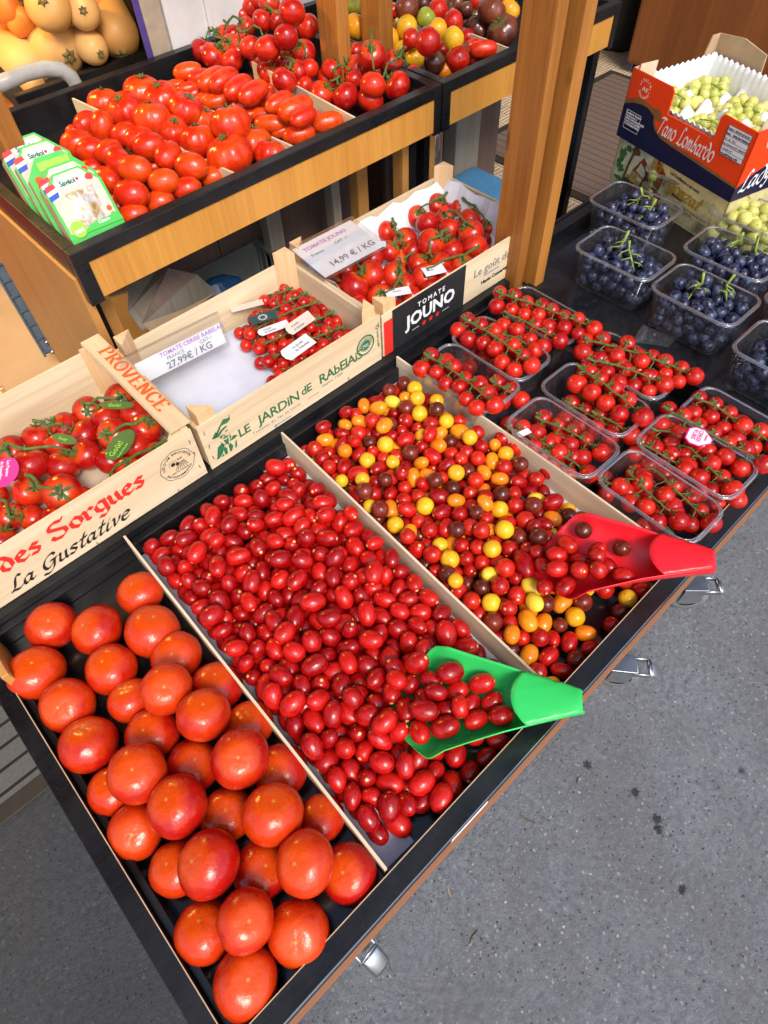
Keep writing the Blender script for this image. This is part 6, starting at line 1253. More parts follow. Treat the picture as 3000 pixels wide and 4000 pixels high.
# ------------------------------------------------------------------ punnets
def punnet(cx, cy, z0, L, W, H, yaw, label, name='plastic_punnet', tiltx=0, tilty=0, group='clear punnets of vine cherry tomatoes'):
    t = thing(name, label, 'punnet', (cx,cy,z0), 0, group)
    X = Matrix.Translation((cx,cy,z0)) @ Matrix.Rotation(yaw, 4, 'Z') @ Euler((tiltx,tilty,0)).to_matrix().to_4x4()
    def ring(l, w, c, z, n=6, flute=0):
        pts = []
        for sx, sy, a0 in ((1,1,0),(-1,1,PI/2),(-1,-1,PI),(1,-1,1.5*PI)):
            for k in range(n+1): a = a0+PI/2*k/n; pts.append((sx*(w/2-c)+c*math.cos(a), sy*(l/2-c)+c*math.sin(a)))
        out = []; m = len(pts)
        for i in range(m):
            p, q = pts[i], pts[(i+1)%m]; d = math.dist(p, q); k = max(1, int(d/.006))
            for s in range(k):
                x = p[0]+(q[0]-p[0])*s/k; y = p[1]+(q[1]-p[1])*s/k
                out.append((x, y))
        return out
    base = ring(L, W, .028, 0)
    N = len(base)
    def scal(r, z, s, fl):
        o = []
        for i, (x, y) in enumerate(r):
            f = 1+(fl if i % 4 < 2 else -fl); o.append((x*(s+0)*f, y*s*f, z))
        return o
    b = MB(); b.M = X
    b.grid([scal(base, .0+.0006, .55, 0), scal(base, .0006, .86, 0), scal(base, .004, .885, .004), scal(base, H*.55, .925, .009), scal(base, H*.90, .955, .009), scal(base, H*.93, .965, 0), scal(base, H-.002, .97, 0)], True)
    b.build('tray_wall', 'clear', t, True)
    b = MB(); b.M = X
    b.grid([scal(base, H-.003, .965, 0), scal(base, H, .975, 0), scal(base, H+.0006, 1.02, 0), scal(base, H-.003, 1.032, 0)], True)
    b.build('rim_flange', 'clear_rim', t, True, solid=.0010)
    b = MB(); b.M = X
    if True:
        o_ = scal(base, H-.0035, 1.033, 0); b.tube([o_[i] for i in range(0, N, 2)]+[o_[0]], .0008, 4, False); b.tube([(x,y,H+.0004) for x,y,z in (scal(base, 0, .974, 0)[i] for i in range(0, N, 2))]+[tuple(scal(base, H+.0004, .974, 0)[0])], .0007, 4, False)
        b.build('rim_bead', 'clear_bead', t, True)
    return t, X
def truss_line(P0, P1, n, r, label, seed, ymin=None, kind='cherry', group='trusses of vine cherry tomatoes in the punnets', cat='tomato truss', end=True, clampbox=None, drop=.9, name='tomato_truss', stemr=.0022, spread=1.12):
    rn = random.Random(seed); P0, P1 = Vector(P0), Vector(P1); d = (P1-P0); L = d.length; d = d.normalized(); side = d.cross(Vector((0,0,1))).normalized()
    t = thing(name, label, cat, ((P0+P1)/2)[:2]+(min(P0.z,P1.z)-.03,) if False else (((P0+P1)/2).x, ((P0+P1)/2).y, min(P0.z,P1.z)-.03), 0, group); mb = MB()
    cv = rn.uniform(-.006, .006); pts = []
    for k in range(2*n+1):
        q = k/(2*n); pts.append(P0.lerp(P1, q)+side*(math.sin(q*PI)*cv+rn.uniform(-1,1)*.0012)+Vector((0,0,.004*math.sin(q*PI))))
    pts = [pts[0]-d*.012+Vector((0,0,.003))]+pts
    mb.tube(pts, [stemr*(1.2-.6*i/len(pts)) for i in range(len(pts))], 6)
    placed = []
    for k in range(2*n):
        c = pts[1+k]; s = 1 if k % 2 else -1; rr = r*rn.uniform(.90, 1.08)*(1-.10*k/(2*n))
        ctr = c+side*s*(rr*spread+rn.uniform(0,.002))-Vector((0,0,rr*drop+rn.uniform(-.002,.003)))+d*rn.uniform(-.002,.002)
        placed.append([ctr, rr, c])
    if end: placed.append([P1+d*r*.9-Vector((0,0,r*.3)), r*1.0, pts[-1]])
    for _ in range(10):
        for i in range(len(placed)):
            for j in range(i):
                v = placed[i][0]-placed[j][0]; m = (placed[i][1]+placed[j][1])*.97-v.length
                if m > 0: v = v.normalized()*m/2; placed[i][0] += v; placed[j][0] -= v
    for q in placed:
        if ymin and q[0].y < ymin: q[0].y = ymin+.002; q[0].z += .006
    for ctr, rr, c in placed:
        up = ((c-ctr).normalized()*.8+d*rn.uniform(-.5,.1)+Vector((0,0,.5))).normalized()
        inst(FM[kind][rn.randrange(len(FM[kind]))], 'tomato', ctr, up.to_track_quat('Z','Y') @ Quaternion((0,0,1), rn.uniform(0,6)), rr, t)
        top = ctr+up*rr*.90; calyx(mb, top, up, rr*.90, rn); e = top+up*rr*.25
        mb.tube([top, e, (e+c)/2+Vector((0,0,.002)), c-d*.004], [stemr*.55,stemr*.6,stemr*.5,stemr*.6], 4)
    mb.build('stem', 'stem', t); return t
PL, PW, PH = .205, .118, .088
FZ = .5455
PN = [('A', .815,.655,.03,'left punnet of the back row of cherry tomato punnets'), ('B', .932,.668,.0,'middle punnet of the back row of cherry tomato punnets'), ('C', 1.085,.675,0,'right punnet of the back row, beside the thick post'),
      ('D', .823,.412,0,'left punnet of the middle row, only half full, with a white pink tag'), ('E', .952,.430,0,'middle punnet of the middle row with an empty corner'), ('C2', 1.085,.440,0,'right punnet of the middle row, heaped with cherry tomatoes'),
      ('F', .835,.200,-.02,'left punnet of the front row, next to the red scoop'), ('G', .965,.205,0,'middle punnet of the front row with the white pink tag'), ('H', 1.090,.190,0,'right punnet of the front row at the stand corner')]
for n_, x, y, yw, l in PN: punnet(x, y, FZ, PL, PW, PH, yw, l+'')
def TL(a, b_, z, n, l, seed, r=.0192, dz=0, **k):
    P0 = at(*a, z+.004); P1 = at(*b_, z+dz+.004); return truss_line(P0, P1, n, r, 'cherry tomato truss '+l, seed, **k)
TL((1672,1392),(1905,1558),.645,6,'on top of the left back punnet',1)
TL((1930,1494),(2010,1540),.622,2,'in the lower corner of the left back punnet',2)
TL((1815,1248),(2050,1405),.648,6,'on top of the middle back punnet',3)
TL((1970,1310),(2060,1350),.628,2,'at the right side of the middle back punnet',4)
TL((1955,1145),(2290,1268),.652,7,'on top of the right back punnet, longest of that row',5)
TL((1985,1226),(2160,1312),.640,4,'lower in the right back punnet',6)
TL((2303,1330),(2680,1452),.650,8,'on top of the right middle punnet',7)
TL((2318,1408),(2560,1486),.640,5,'along the left side of the right middle punnet',8)
TL((2268,1440),(2485,1600),.640,4,'with large tomatoes across the middle punnet',9, r=.0212)
TL((2225,1580),(2370,1660),.600,3,'deep inside the middle punnet',10)
TL((2330,1620),(2440,1680),.615,2,'at the lower end of the middle punnet',11)
TL((1990,1672),(2150,1748),.598,4,'left in the half full punnet',12)
TL((2112,1640),(2320,1745),.600,4,'right in the half full punnet',13)
TL((2150,1770),(2270,1830),.596,2,'at the lower end of the half full punnet',14)
TL((2610,1602),(2950,1788),.632,6,'with dark thin stem in the right front punnet',15)
TL((2730,1560),(2870,1640),.630,3,'at the back of the right front punnet',16)
TL((2890,1660),(3000,1720),.628,2,'cut by the picture edge in the right front punnet',17)
TL((2565,1682),(2700,1725),.618,3,'at the back of the punnet with the tag',18)
TL((2500,1730),(2640,1810),.612,3,'along the left side of the punnet with the tag',19)
TL((2690,1740),(2830,1880),.618,4,'without visible stem in the punnet with the tag',20, r=.0205)
TL((2680,1850),(2840,1930),.600,3,'at the front end of the punnet with the tag',21)
TL((2470,1862),(2620,2000),.604,4,'along the left side of the left front punnet',22)
TL((2560,1832),(2740,2010),.606,5,'crossing the left front punnet',23)
TL((2350,1880),(2420,1905),.585,1,'at the back end of the left front punnet',29)
def fill(x0, x1, y0, y1, z, label, seed, n=3):
    rn = random.Random(seed); nn = int((y1-y0)/.029)
    for k, x in enumerate([x0+(x1-x0)*(q+.5)/n for q in range(n)]):
        truss_line((x, y1, z+.022), (x, y0+.01, z+.022), max(1, nn//2), .0180, label+[', left strand', ', right strand', ', third strand'][k], seed+k, end=False, drop=1.0)
for x, y, w_, l, s_ in ((.815,.655,1,'left back punnet',100),(.932,.668,1,'middle back punnet',103),(1.085,.675,1,'right back punnet',106),(1.085,.440,1,'right middle punnet',109),(.965,.205,1,'tagged front punnet',112),(1.09,.19,1,'right front punnet',115),(.952,.41,.7,'middle punnet',118),(.835,.185,.7,'left front punnet',121),(.823,.39,.6,'half full punnet',124)):
    fill(x-.042, x+.042, y-.080*w_, y+.080*w_, .568, 'bottom cherry truss in the '+l, s_, 2)
# the vine cherry tomatoes in the middle crate
for k, (a, b_, n) in enumerate((((1055,1160),(1150,1120),3),((1010,1235),(1185,1150),5),((995,1290),(1240,1180),6),((1030,1345),(1290,1225),7),((1070,1395),(1330,1280),7),((1115,1450),(1370,1335),7),((1145,1490),(1300,1405),4))):
    z = .655 if k < 5 else .643
    truss_line(at(*b_, z), at(*a, z), n+1, .0146, ['shortest','second','third','fourth','fifth','sixth','frontmost'][k]+' small cherry truss from the back in the middle crate', 200+k, group='cherry trusses in the middle crate', drop=.85, ymin=.874)
for k, (a, b_, n) in enumerate((((960,1290),(1100,1250),4),((985,1340),(1230,1300),5),((1040,1410),(1280,1370),5),((1090,1480),(1300,1430),4))):
    truss_line(at(*b_, .632), at(*a, .632), n+1, .0146, 'low cherry truss in the middle crate, '+['under the dark tag','by the liner','under the white tag','by the front panel'][k], 230+k, group='cherry trusses in the middle crate', drop=.85, ymin=.874)
# tags
def tagcard(corners, z, name, mat, label, lines=(), edge=None, ink='grey_ink', sz=.006, shape=None, th=.0005):
    c = [at(*p, z+dz) for (p, dz) in corners]; fr = frame(c[0], c[1], c[3]); W = (c[1]-c[0]).length; H = abs((fr.inverted() @ c[3]).y)
    b = MB(); b.M = fr
    pts = shape(W, H) if shape else [(0,0),(W,0),(W,H),(0,H)]
    if fr.col[2][2] < 0: pts = pts[::-1]
    b.prism(pts, 0, th); o = tag(b.build(name, mat), label, 'tag')
    if edge:
        b = MB(); b.M = fr; q = [(x*.90+W*.05, y*.90+H*.05) for x, y in pts]; b.prism(q, th+.0001, th+.0004); b.build('inner_card', edge, o)
    for s, x, y, k in lines: text(s, sz*k, ink, fr, W*x, H*y, o, lift=th+.0010, bold=.0001)
    return o
oct_ = lambda W, H: [(W*.2,0),(W*.8,0),(W,H*.22),(W,H*.6),(W*.62,H),(W*.38,H),(0,H*.6),(0,H*.22)]
cut_ = lambda W, H: [(W*.08,0),(W,0),(W,H),(W*.08,H),(0,H*.7),(0,H*.3)]
# CERISE RUBIS: reads down the picture
P = lambda *a: a
tagcard([((2697,1660),.004),((2668,1722),.004),((2760,1768),.004),((2796,1694),.004)], .668, 'variety_tag', 'pink', 'white tag with pink edge reading CERISE RUBIS in the front punnet', [('CERISE',.10,.42,1.0),('RUBIS',.16,.22,1.0),('savéol',.25,.70,.6)], 'white', 'pink', .0105, oct_)
tagcard([((2030,1712),0),((2080,1690),0),((2062,1668),0),((2018,1690),0)], .612, 'variety_tag', 'pink', 'white tag with pink edge half hidden in the half full punnet', [], 'white')
tagcard([((1105,1268),0),((1140,1240),.002),((1200,1215),.002),((1180,1210),.0)], .668, 'variety_tag', 'dark_tag', 'dark green tag with a white ring on the small cherry tomatoes', [])
def tcard(px, py, L_, W_, ang, z, name, mat, label, lines, ink='grey_ink', sz=.006, shape=None, edge=None, tilt=0):
    c = at(px, py, z); d = RIGHT*math.cos(ang)-DOWN*math.sin(ang); d.z = 0; d.normalize(); n = Vector((-d.y, d.x, 0))
    o0 = c-d*L_/2-n*W_/2; fr = frame(o0, o0+d, o0+n+Vector((0,0,tilt)))
    b = MB(); b.M = fr; pts = shape(L_, W_) if shape else [(0,0),(L_,0),(L_,W_),(0,W_)]; b.prism(pts, 0, .0006); o = tag(b.build(name, mat), label, 'tag')
    if edge: b = MB(); b.M = fr; b.prism([(x*.9+L_*.05,y*.9+W_*.05) for x,y in pts], .0007, .0010); b.build('inner_card', edge, o)
    for s, x, y, k in lines: text(s, sz*k, ink, fr, L_*x, W_*y, o, lift=.0014, bold=.0001)
    return o, fr
bpy.data.objects.remove(bpy.data.objects['variety_tag.002'])
o, fr = tcard(1028,1240,.062,.030,.55,.672,'variety_tag','dark_tag','dark green tag with a white ring on the small cherry tomatoes',[])
b = MB(); b.M = fr @ Matrix.Translation((.030,.015,.0010)); ring2d(b,.0085,.0100); ring2d(b,.006,.0068); b.build('ring_print','white',o)
tcard(1068,1282,.072,.024,.60,.672,'variety_tag','white','white tag lying along the small cherry trusses',[('le Jardin',.18,.55,1),('de Rabelais',.18,.2,1)],shape=cut_)
tcard(1170,1270,.074,.026,.95,.676,'variety_tag','buff','cream tag standing between the small cherry trusses',[('le Jardin',.2,.55,1.1),('de Rabelais',.2,.2,1.1)],shape=cut_,tilt=.5)
tcard(1163,1362,.080,.034,.95,.668,'variety_tag','white','large white tag nearest the front of the small cherry trusses',[('Le Jardin',.36,.58,1.5),('de Rabelais',.36,.28,1.5)],shape=cut_,tilt=.2)
tcard(965,1195,.075,.020,.45,.668,'variety_tag','buff','narrow cream tag at the back of the small cherry trusses',[])
tcard(1555,1140,.058,.028,.30,.672,'variety_tag','white','white label lying left of the middle over the black band',[('Rougeline',.3,.5,.8)],'violet_ink')
tcard(1695,1055,.052,.036,.40,.680,'variety_tag','paper','bluish white label near the front panel of the right crate',[('Rougeline',.15,.5,.8)],'grey_ink')
tcard(1475,1000-45,.040,.022,.1,.690,'variety_tag','paper','round printed label peeping out under the price card',[])
tcard(1735,815,.018,.022,.2,.705,'stem_clip','red_ink','small red and white clip on a stem at the back of the right crate',[])
tcard(1570,1045-45,.006,.050,.1,.700,'stem_clip','orange_ink','thin orange clip on the bare stalk in the right crate',[])
leaf = lambda W, H: [(W*(.5+.5*math.cos(a)), H*(.5+.5*math.sin(a))) for a in (2*PI*k/20 for k in range(20))]
tcard(470,1737,.078,.044,1.35,.700,'variety_tag','leaf_tag','large green leaf tag reading GOUT in the middle of the left crate',[('de',.12,.76,.7),('Goût!',.10,.42,1.9),('Cueilli & Récolté',.12,.18,.6)],'lime_card',.0085,leaf)
tcard(455,1582,.070,.022,-.10,.715,'variety_tag','leaf_tag','flat green leaf tag reading GOUT at the back of the left crate',[('Goût!',.28,.25,1.3)],'lime_card',.0085,leaf)
tcard(252,1715,.055,.022,-.45,.700,'variety_tag','leaf_tag','small green leaf tag on the left vine tomatoes',[('Goût!',.28,.3,1.0)],'lime_card',.0085,leaf)
tcard(18,1845,.070,.050,-1.35,.705,'variety_tag','pink','pink round tag cut by the left picture edge',[('Les Paysans',.12,.56,1.1),('de Rougeline',.12,.34,1.1)],'white',.0075,leaf)
# a wasp resting on the middle crate
t = thing('wasp', 'small wasp resting on the front right corner of the middle crate', 'insect', tuple(aty(1432,1337,.853)))
p = aty(1432,1337,.853); b = MB(); b.M = Matrix.Translation(p+Vector((0,0,.002))); b.tube([(-.006,0,0),(-.003,0,.001),(0,0,.0005),(.002,0,.001),(.005,0,.001)], [.0004,.0018,.0008,.0016,.0010], 8); b.build('body','gold_ink',t,True)
b = MB(); b.M = Matrix.Translation(p+Vector((0,0,.003))); 
for s in (-1,1): b._add([(.001,0,0),(-.006,s*.003,.001),(-.004,s*.005,.001)], [(0,1,2)])
b.build('wings','film',t)
# ------------------------------------------------------------------ grapes
def grape_fill(x, y, z0, L, W, h, yaw, label, kind, seed, r=.0112, n=70, group='bunches of grapes in clear punnets', heap=.012, half=None):
    rn = random.Random(seed); t = thing('grape_bunch', label, 'grapes', (x,y,z0), 0, group); P = []
    for k in range(n):
        P.append([rn.uniform(-W/2+r, W/2-r), rn.uniform(-L/2+r, L/2-r), rn.uniform(r, h), r*rn.uniform(.86,1.1)])
    P = np.array(P)
    for it in range(90):
        D = P[:,None,:3]-P[None,:,:3]; d = np.linalg.norm(D, axis=2)+1e-9; m = (P[:,None,3]+P[None,:,3])*.94-d; m[np.arange(n),np.arange(n)] = 0; m = np.clip(m, 0, None)
        P[:,:3] += (D/d[...,None]*m[...,None]).sum(1)*.35
        P[:,2] -= .00028
        for a, q in ((0, W/2-r*1.05), (1, L/2-r*1.05)): P[:,a] = np.clip(P[:,a], -q, q)
        P[:,2] = np.maximum(P[:,2], P[:,3])
    cy_, sy_ = math.cos(yaw), math.sin(yaw)
    W3_ = lambda p: Vector((x+p[0]*cy_-p[1]*sy_, y+p[0]*sy_+p[1]*cy_, z0+p[2]))
    for p in P: inst(FM[kind][rn.randrange(len(FM[kind]))], 'grape', W3_(p), Euler((rn.uniform(-1,1),rn.uniform(-1,1),rn.uniform(0,6))).to_quaternion(), p[3], t)
    top = P[:,2].max(); b = MB()
    for k in range(2):
        sx = rn.uniform(-W*.2, W*.2); sy2 = (-.22+.42*k)*L
        a = W3_((sx, sy2, top*.75)); c = W3_((sx+rn.uniform(-.012,.012), sy2+rn.uniform(-.03,.03), top+.020)); e = c+Vector((rn.uniform(-.012,.012), rn.uniform(-.012,.012), .022))
        b.tube([a, (a+c)/2+Vector((.004,.002,0)), c, e], [.0018,.0022,.0027,.0034], 6)
        for q in range(5):
            s0 = a.lerp(c, .25+.18*q); dd = Vector((rn.uniform(-1,1), rn.uniform(-1,1), rn.uniform(-.5,.1))).normalized()
            m1 = s0+dd*.018; m2 = m1+dd*.010+Vector((0,0,-.006)); b.tube([s0, m1, m2], [.0015,.0012,.0009], 5)
            b.tube([m1, m1+Vector((dd.y,-dd.x,-.3))*.009], [.0010,.0008], 4)
        b.build('stalk', 'grape_stem', t, True); b = MB()
    return t, b
GZ = .569
GPN = [(1.565,.765,0,'farthest dark grape punnet, against the cream box'), (1.370,.660,.02,'dark grape punnet nearest the wooden posts'), (1.362,.440,.0,'dark grape punnet in the middle of the stand'), (1.548,.475,.02,'dark grape punnet beside the white grapes'), (1.305,.205,.0,'dark grape punnet nearest the viewer, cut by the right edge'), (1.500,.240,0,'dark grape punnet mostly outside the right edge')]
for k, (x, y, yw, l) in enumerate(GPN):
    punnet(x, y, GZ, .205, .142, .098, yw, 'clear '+l.replace('dark grape punnet', 'punnet with dark grapes'), group='clear punnets of dark grapes')
    grape_fill(x, y-.006, GZ+.002, .172, .122, .100, yw, 'bunch of dark blue grapes in the '+l.replace('dark grape punnet', 'punnet'), 'grape', 300+k, r=.0142, n=[90,98,99,97,88,70][k])
punnet(1.735, .520, GZ, .205, .142, .098, .05, 'clear punnet heaped with pale yellow grapes at the right edge', group='clear punnets of white grapes')
grape_fill(1.735, .520, GZ+.002, .180, .122, .10, .05, 'bunch of pale yellow grapes at the right edge', 'wgrape', 320, r=.0160, n=84, group='white grapes')
punnet(1.80, .755, GZ, .205, .142, .098, .05, 'clear punnet of greenish grapes behind the pale yellow ones', group='clear punnets of white grapes')
grape_fill(1.80, .755, GZ+.002, .180, .122, .09, .05, 'bunch of greenish grapes beside the orange box', 'wgrape', 321, r=.0145, n=84, group='white grapes')
# empty punnet edge reflections are real: a spare clear lid lies on the black tray
lid = thing('punnet_lid', 'clear flat lid lying on the black tray below the dark grapes', 'lid', (1.27,.60,.57))
b = MB(); c4 = [at(*p, .5705) for p in ((2470,1335),(2510,1268),(2640,1325),(2610,1355))]
b._add([tuple(p) for p in c4], [(0,1,2,3)]); b.build('flat_sheet', 'clear', lid, solid=.0008)
# ------------------------------------------------------------------ printed boxes of grapes
ux = Vector((.093,.387,0)).normalized(); ux = -ux                      # along the long face, towards the viewer
Bc = Vector((1.690,.583,GZ))                                            # near corner of the lower box
un = Vector((-ux.y, ux.x, 0));                                          # away from the face
if un.x < 0: un = -un
def boxfr(corner, z): 
    o_ = Vector((corner.x, corner.y, z)); return o_
Llong, Dp = .405, .30
near = Bc; far = Bc-ux*Llong
bb = thing('cardboard_box', 'cream printed grape box with a painted farmhouse, under the orange box', 'box', tuple((near+far)/2))
H1 = .128
def vbox(par, name, mat, o, H, z0, th=.004, faces='fbsn'):
    pass
def wallpiece(name, mat, a, b_, z0, prof, par, th=.004, inward=None):
    """upright card from a to b_ whose upper edge follows prof: list of (fraction, height)"""
    d = b_-a; n = Vector((d.y,-d.x,0)).normalized()*th*(1 if inward is None else inward); m = MB()
    lo = [a+d*f for f, h in prof]; vs = [(p.x,p.y,z0) for p in lo]+[(p.x,p.y,z0+h) for p,(f,h) in zip(lo,prof)]+[(p.x+n.x,p.y+n.y,z0) for p in lo]+[(p.x+n.x,p.y+n.y,z0+h) for p,(f,h) in zip(lo,prof)]
    k = len(prof); fs = []
    for i in range(k-1): fs += [(i,i+1,k+i+1,k+i), (2*k+i+1,2*k+i,3*k+i,3*k+i+1), (k+i,k+i+1,3*k+i+1,3*k+i), (i+1,i,2*k+i,2*k+i+1)]
    fs += [(0,k,3*k,2*k), (k-1,2*k+k-1,4*k-1,2*k-1)]
    m._add(vs, fs); return m.build(name, mat, par)
F_ = frame(far+Vector((0,0,0)), near, far+Vector((0,0,1)))
flat = [(0,H1),(1,H1)]
fp = wallpiece('front_face', 'cream', far, near, GZ, [(0,H1),(.47,H1),(.475,H1+.014),(.50,H1+.020),(.63,H1+.020),(.655,H1+.014),(.66,H1),(1,H1)], bb, inward=-1)
wallpiece('end_face', 'cream', near, near+un*Dp, GZ, flat, bb, inward=-1); wallpiece('end_face', 'cream', far+un*Dp, far, GZ, flat, bb, inward=-1); wallpiece('back_face', 'cream', near+un*Dp, far+un*Dp, GZ, flat, bb, inward=-1)
FR = F_ if F_.col[2][0] < 0 else F_
def onface(fr, name, mat, pts, par, lift=.0006, sub=None):
    m = MB(); m.M = fr @ Matrix.Translation((0,0,lift)); m._add([(x,y,0) for x,y in pts], [tuple(range(len(pts)))]); return m.build(name, mat, par)
zf = F_ 
# a simple painted farmhouse scene of our own: stems, leaves, roof, fence
def blob(cx, cy, rx, ry, n=12, seed=0, j=.25):
    rn = random.Random(seed); return [(cx+rx*math.cos(2*PI*k/n)*(1+rn.uniform(-j,j)), cy+ry*math.sin(2*PI*k/n)*(1+rn.uniform(-j,j))) for k in range(n)]
sc_m = dict(scene_tan=plain('painted_tan',(.42,.28,.10),.6,.2,vary=.35,nscale=120), scene_red=plain('painted_brick_red',(.28,.05,.03),.6,.2,vary=.35,nscale=120), scene_pale=plain('painted_pale_sky',(.60,.62,.40),.6,.2,vary=.2,nscale=80), scene_green=plain('painted_leaf_green',(.06,.17,.04),.6,.2,vary=.45,nscale=160), scene_brown=plain('painted_bark_brown',(.14,.07,.03),.6,.2,vary=.4,nscale=160))
M.update(sc_m)
m = MB(); m.M = zf @ Matrix.Translation((0,0,.0005)); m._add([(x,y,0) for x,y in [(.012,.01),(.17,.01),(.20,.05),(.16,.125),(.02,.125)]], [(0,1,2,3,4)]); m.build('painted_sky','scene_pale',fp)
def art(name, mat, polys, lift):
    m = MB(); m.M = zf @ Matrix.Translation((0,0,lift))
    for i, q in enumerate(polys): m.M = zf @ Matrix.Translation((0,0,lift+.00004*i)); m._add([(x,y,0) for x,y in q], [tuple(range(len(q)))])
    return m.build(name, mat, fp)
art('painted_field','scene_tan',[[(.05,.018),(.20,.018),(.19,.036),(.06,.045)],[(.07,.045),(.13,.04),(.13,.058),(.075,.062)],[(.13,.095),(.17,.080),(.175,.125),(.14,.125)]],.0008)
art('painted_house','scene_red',[[(.075,.062),(.105,.108),(.150,.078),(.145,.055)],[(.150,.06),(.185,.05),(.19,.10),(.155,.125)],[(.06,.012),(.215,.010),(.215,.018),(.06,.024)],[(.16,.03),(.20,.03),(.20,.044),(.16,.046)]],.0012)
art('painted_wall','scene_pale',[[(.090,.066),(.100,.092),(.125,.074),(.122,.058)],[(.10,.044),(.128,.042),(.128,.052),(.10,.055)]],.0016)
art('painted_leaves','scene_green',[blob(.028,.085,.013,.020,14,1,.35),blob(.034,.050,.010,.012,12,2,.35),blob(.022,.062,.009,.014,12,3,.35),blob(.045,.108,.012,.008,12,4,.4),blob(.030,.022,.012,.006,10,5,.4),blob(.068,.030,.010,.008,10,6,.4)],.0019)
art('painted_trunks','scene_brown',[[(.044,.012),(.052,.012),(.062,.07),(.075,.118),(.066,.120),(.054,.075)],[(.112,.012),(.118,.012),(.126,.05),(.142,.072),(.128,.074),(.119,.052)],[(.158,.010),(.164,.010),(.166,.034),(.186,.048),(.168,.048)],blob(.072,.112,.018,.012,12,7,.35),blob(.134,.074,.015,.006,12,8,.35),blob(.172,.048,.014,.005,12,9,.35)]+[[(.066+.010*k,.010),(.068+.010*k,.010),(.068+.010*k,.026),(.066+.010*k,.026)] for k in range(15)],.0024)
pen('Bergonzat', .034, 'gold_ink', F_, .146, .079, fp, nib=.16, ang=.6, thin=.05, shear=.12, rot=-.10, lift=.0032, width=.185)
text('La Confiance a un nom', .0115, 'black_ink', F_, .205, .108, fp, rot=-.06, lift=.0028, bold=.0002); text('Moissac', .0125, 'black_ink', F_, .232, .061, fp, rot=-.03, lift=.0028, bold=.0003)
m = MB(); m.M = F_ @ Matrix.Translation((0,0,.0026))
for x0,y0,x1,y1 in ((.238,.010,.239,.052),(.278,.010,.279,.052),(.335,.005,.336,.052),(.238,.051,.400,.052),(.238,.034,.335,.035),(.238,.010,.400,.011),(.399,.010,.400,.052)): m._add([(x0,y0,0),(x1,y0,0),(x1,y1,0),(x0,y1,0)], [(0,1,2,3)])
for x in (.272,.300,.325): 
    for x0,y0,x1,y1 in ((x,.018,x+.007,.0187),(x,.0243,x+.007,.025),(x,.018,x+.0007,.025),(x+.0063,.018,x+.007,.025)): m._add([(x0,y0,0),(x1,y0,0),(x1,y1,0),(x0,y1,0)], [(0,1,2,3)])
m.build('form_lines','grey_ink',fp)
for s, x, y, z in (('ORIGINE :',.242,.045,.0055),('FRANCE',.248,.038,.0055),('PRODUIT :',.242,.027,.0055),('PRODUIT NORMALISÉ',.282,.045,.0055),('CATÉGORIE   1',.286,.038,.0055),('EMB  EXP :',.340,.045,.0055),('Éts Bergonzat\nPRIMEURS\n510 Route de CAHORS\n82200 MOISSAC\nTEL 05 63 04\nFAX 05 63 04',.340,.037,.0048)): text(s, z, 'black_ink', F_, x, y, fp, lift=.0028)
# the orange box on top
ob = thing('cardboard_box', 'orange and navy printed grape box with a white foam liner, on top', 'box', (1.75,.8,.70))
z1 = GZ+H1+.001; nr = near+ux*.008-un*.012; fa = nr-ux*.418; H2 = .168
pr_ = [(0,H2),(.345,H2),(.362,H2-.008),(.363,.108),(.735,.108),(.736,H2-.010),(.755,H2-.001),(1,H2-.004)]
of = wallpiece('front_face', 'orange_box', fa, nr, z1, pr_, ob, inward=-1)
wallpiece('end_face', 'orange_box', nr, nr+un*Dp, z1, [(0,H2-.004),(.14,H2-.004),(.18,.115),(.75,.115),(.8,H2),(1,H2)], ob, inward=-1)
wallpiece('end_face', 'card', fa+un*Dp, fa, z1, [(0,H2+.02),(.10,H2+.02),(.16,.115),(.80,.115),(.86,H2),(1,H2)], ob, inward=-1)
wallpiece('back_face', 'card', nr+un*Dp, fa+un*Dp, z1, [(0,H2),(.3,H2),(.31,.12),(.6,.12),(.61,H2+.015),(.80,H2+.03),(1,H2+.02)], ob, inward=-1)
for q in (.02, .98):
    c = fa+(nr-fa)*q+un*.018; s = 1 if q < .5 else -1
    m = MB(); m.M = Matrix.Translation((c.x,c.y,z1)); a = -ux*-1
    m._add([tuple(v) for v in (Vector((0,0,.02)), un*.045+ux*.012*s+Vector((0,0,.02)), un*.045+ux*.012*s+Vector((0,0,H2+.010)), Vector((0,0,H2+.006)))], [(0,1,2,3)]); m.build('corner_flap', 'card_pale', ob, solid=.003)
FO = frame(Vector((fa.x,fa.y,z1)), Vector((nr.x,nr.y,z1)), Vector((fa.x,fa.y,z1+1)))
nv = [(0,0),(.418,0),(.418,.034)]+[(.418-.230*t_-.0*t_, .034+.012*t_) for t_ in (.5,1)]+[(.150,.050),(.125,.062),(.115,.075),(.112,.090),(.100,.094),(.085,.100),(.060,.100),(.030,.094),(0,.082)]
onface(FO, 'brown_curve', 'brownprint', [(x, y+.006 if 0 < y < .2 and y != 0 else y) for x, y in nv[:3]]+[(x,y+.008) for x,y in nv[3:8]]+[(.140,.085),(.132,.104),(.118,.110),(.104,.106),(.085,.110),(.045,.111),(0,.094)], of, .0005)
onface(FO, 'navy_field', 'navy', nv, of, .0009)
pen('Tano Lombardo', .040, 'white', FO, .136, .060, of, nib=.13, ang=1.1, thin=.05, shear=.25, rot=.0, lift=.0016, width=.190)
m = MB(); m.M = FO @ Matrix.Translation((.338,.088,.0014)); m._add([(0,0,0),(.070,0,0),(.070,.066,0),(0,.066,0)], [(0,1,2,3)]); m.build('label_panel','paper',of)
m = MB(); m.M = FO @ Matrix.Translation((.338,.088,.0018))
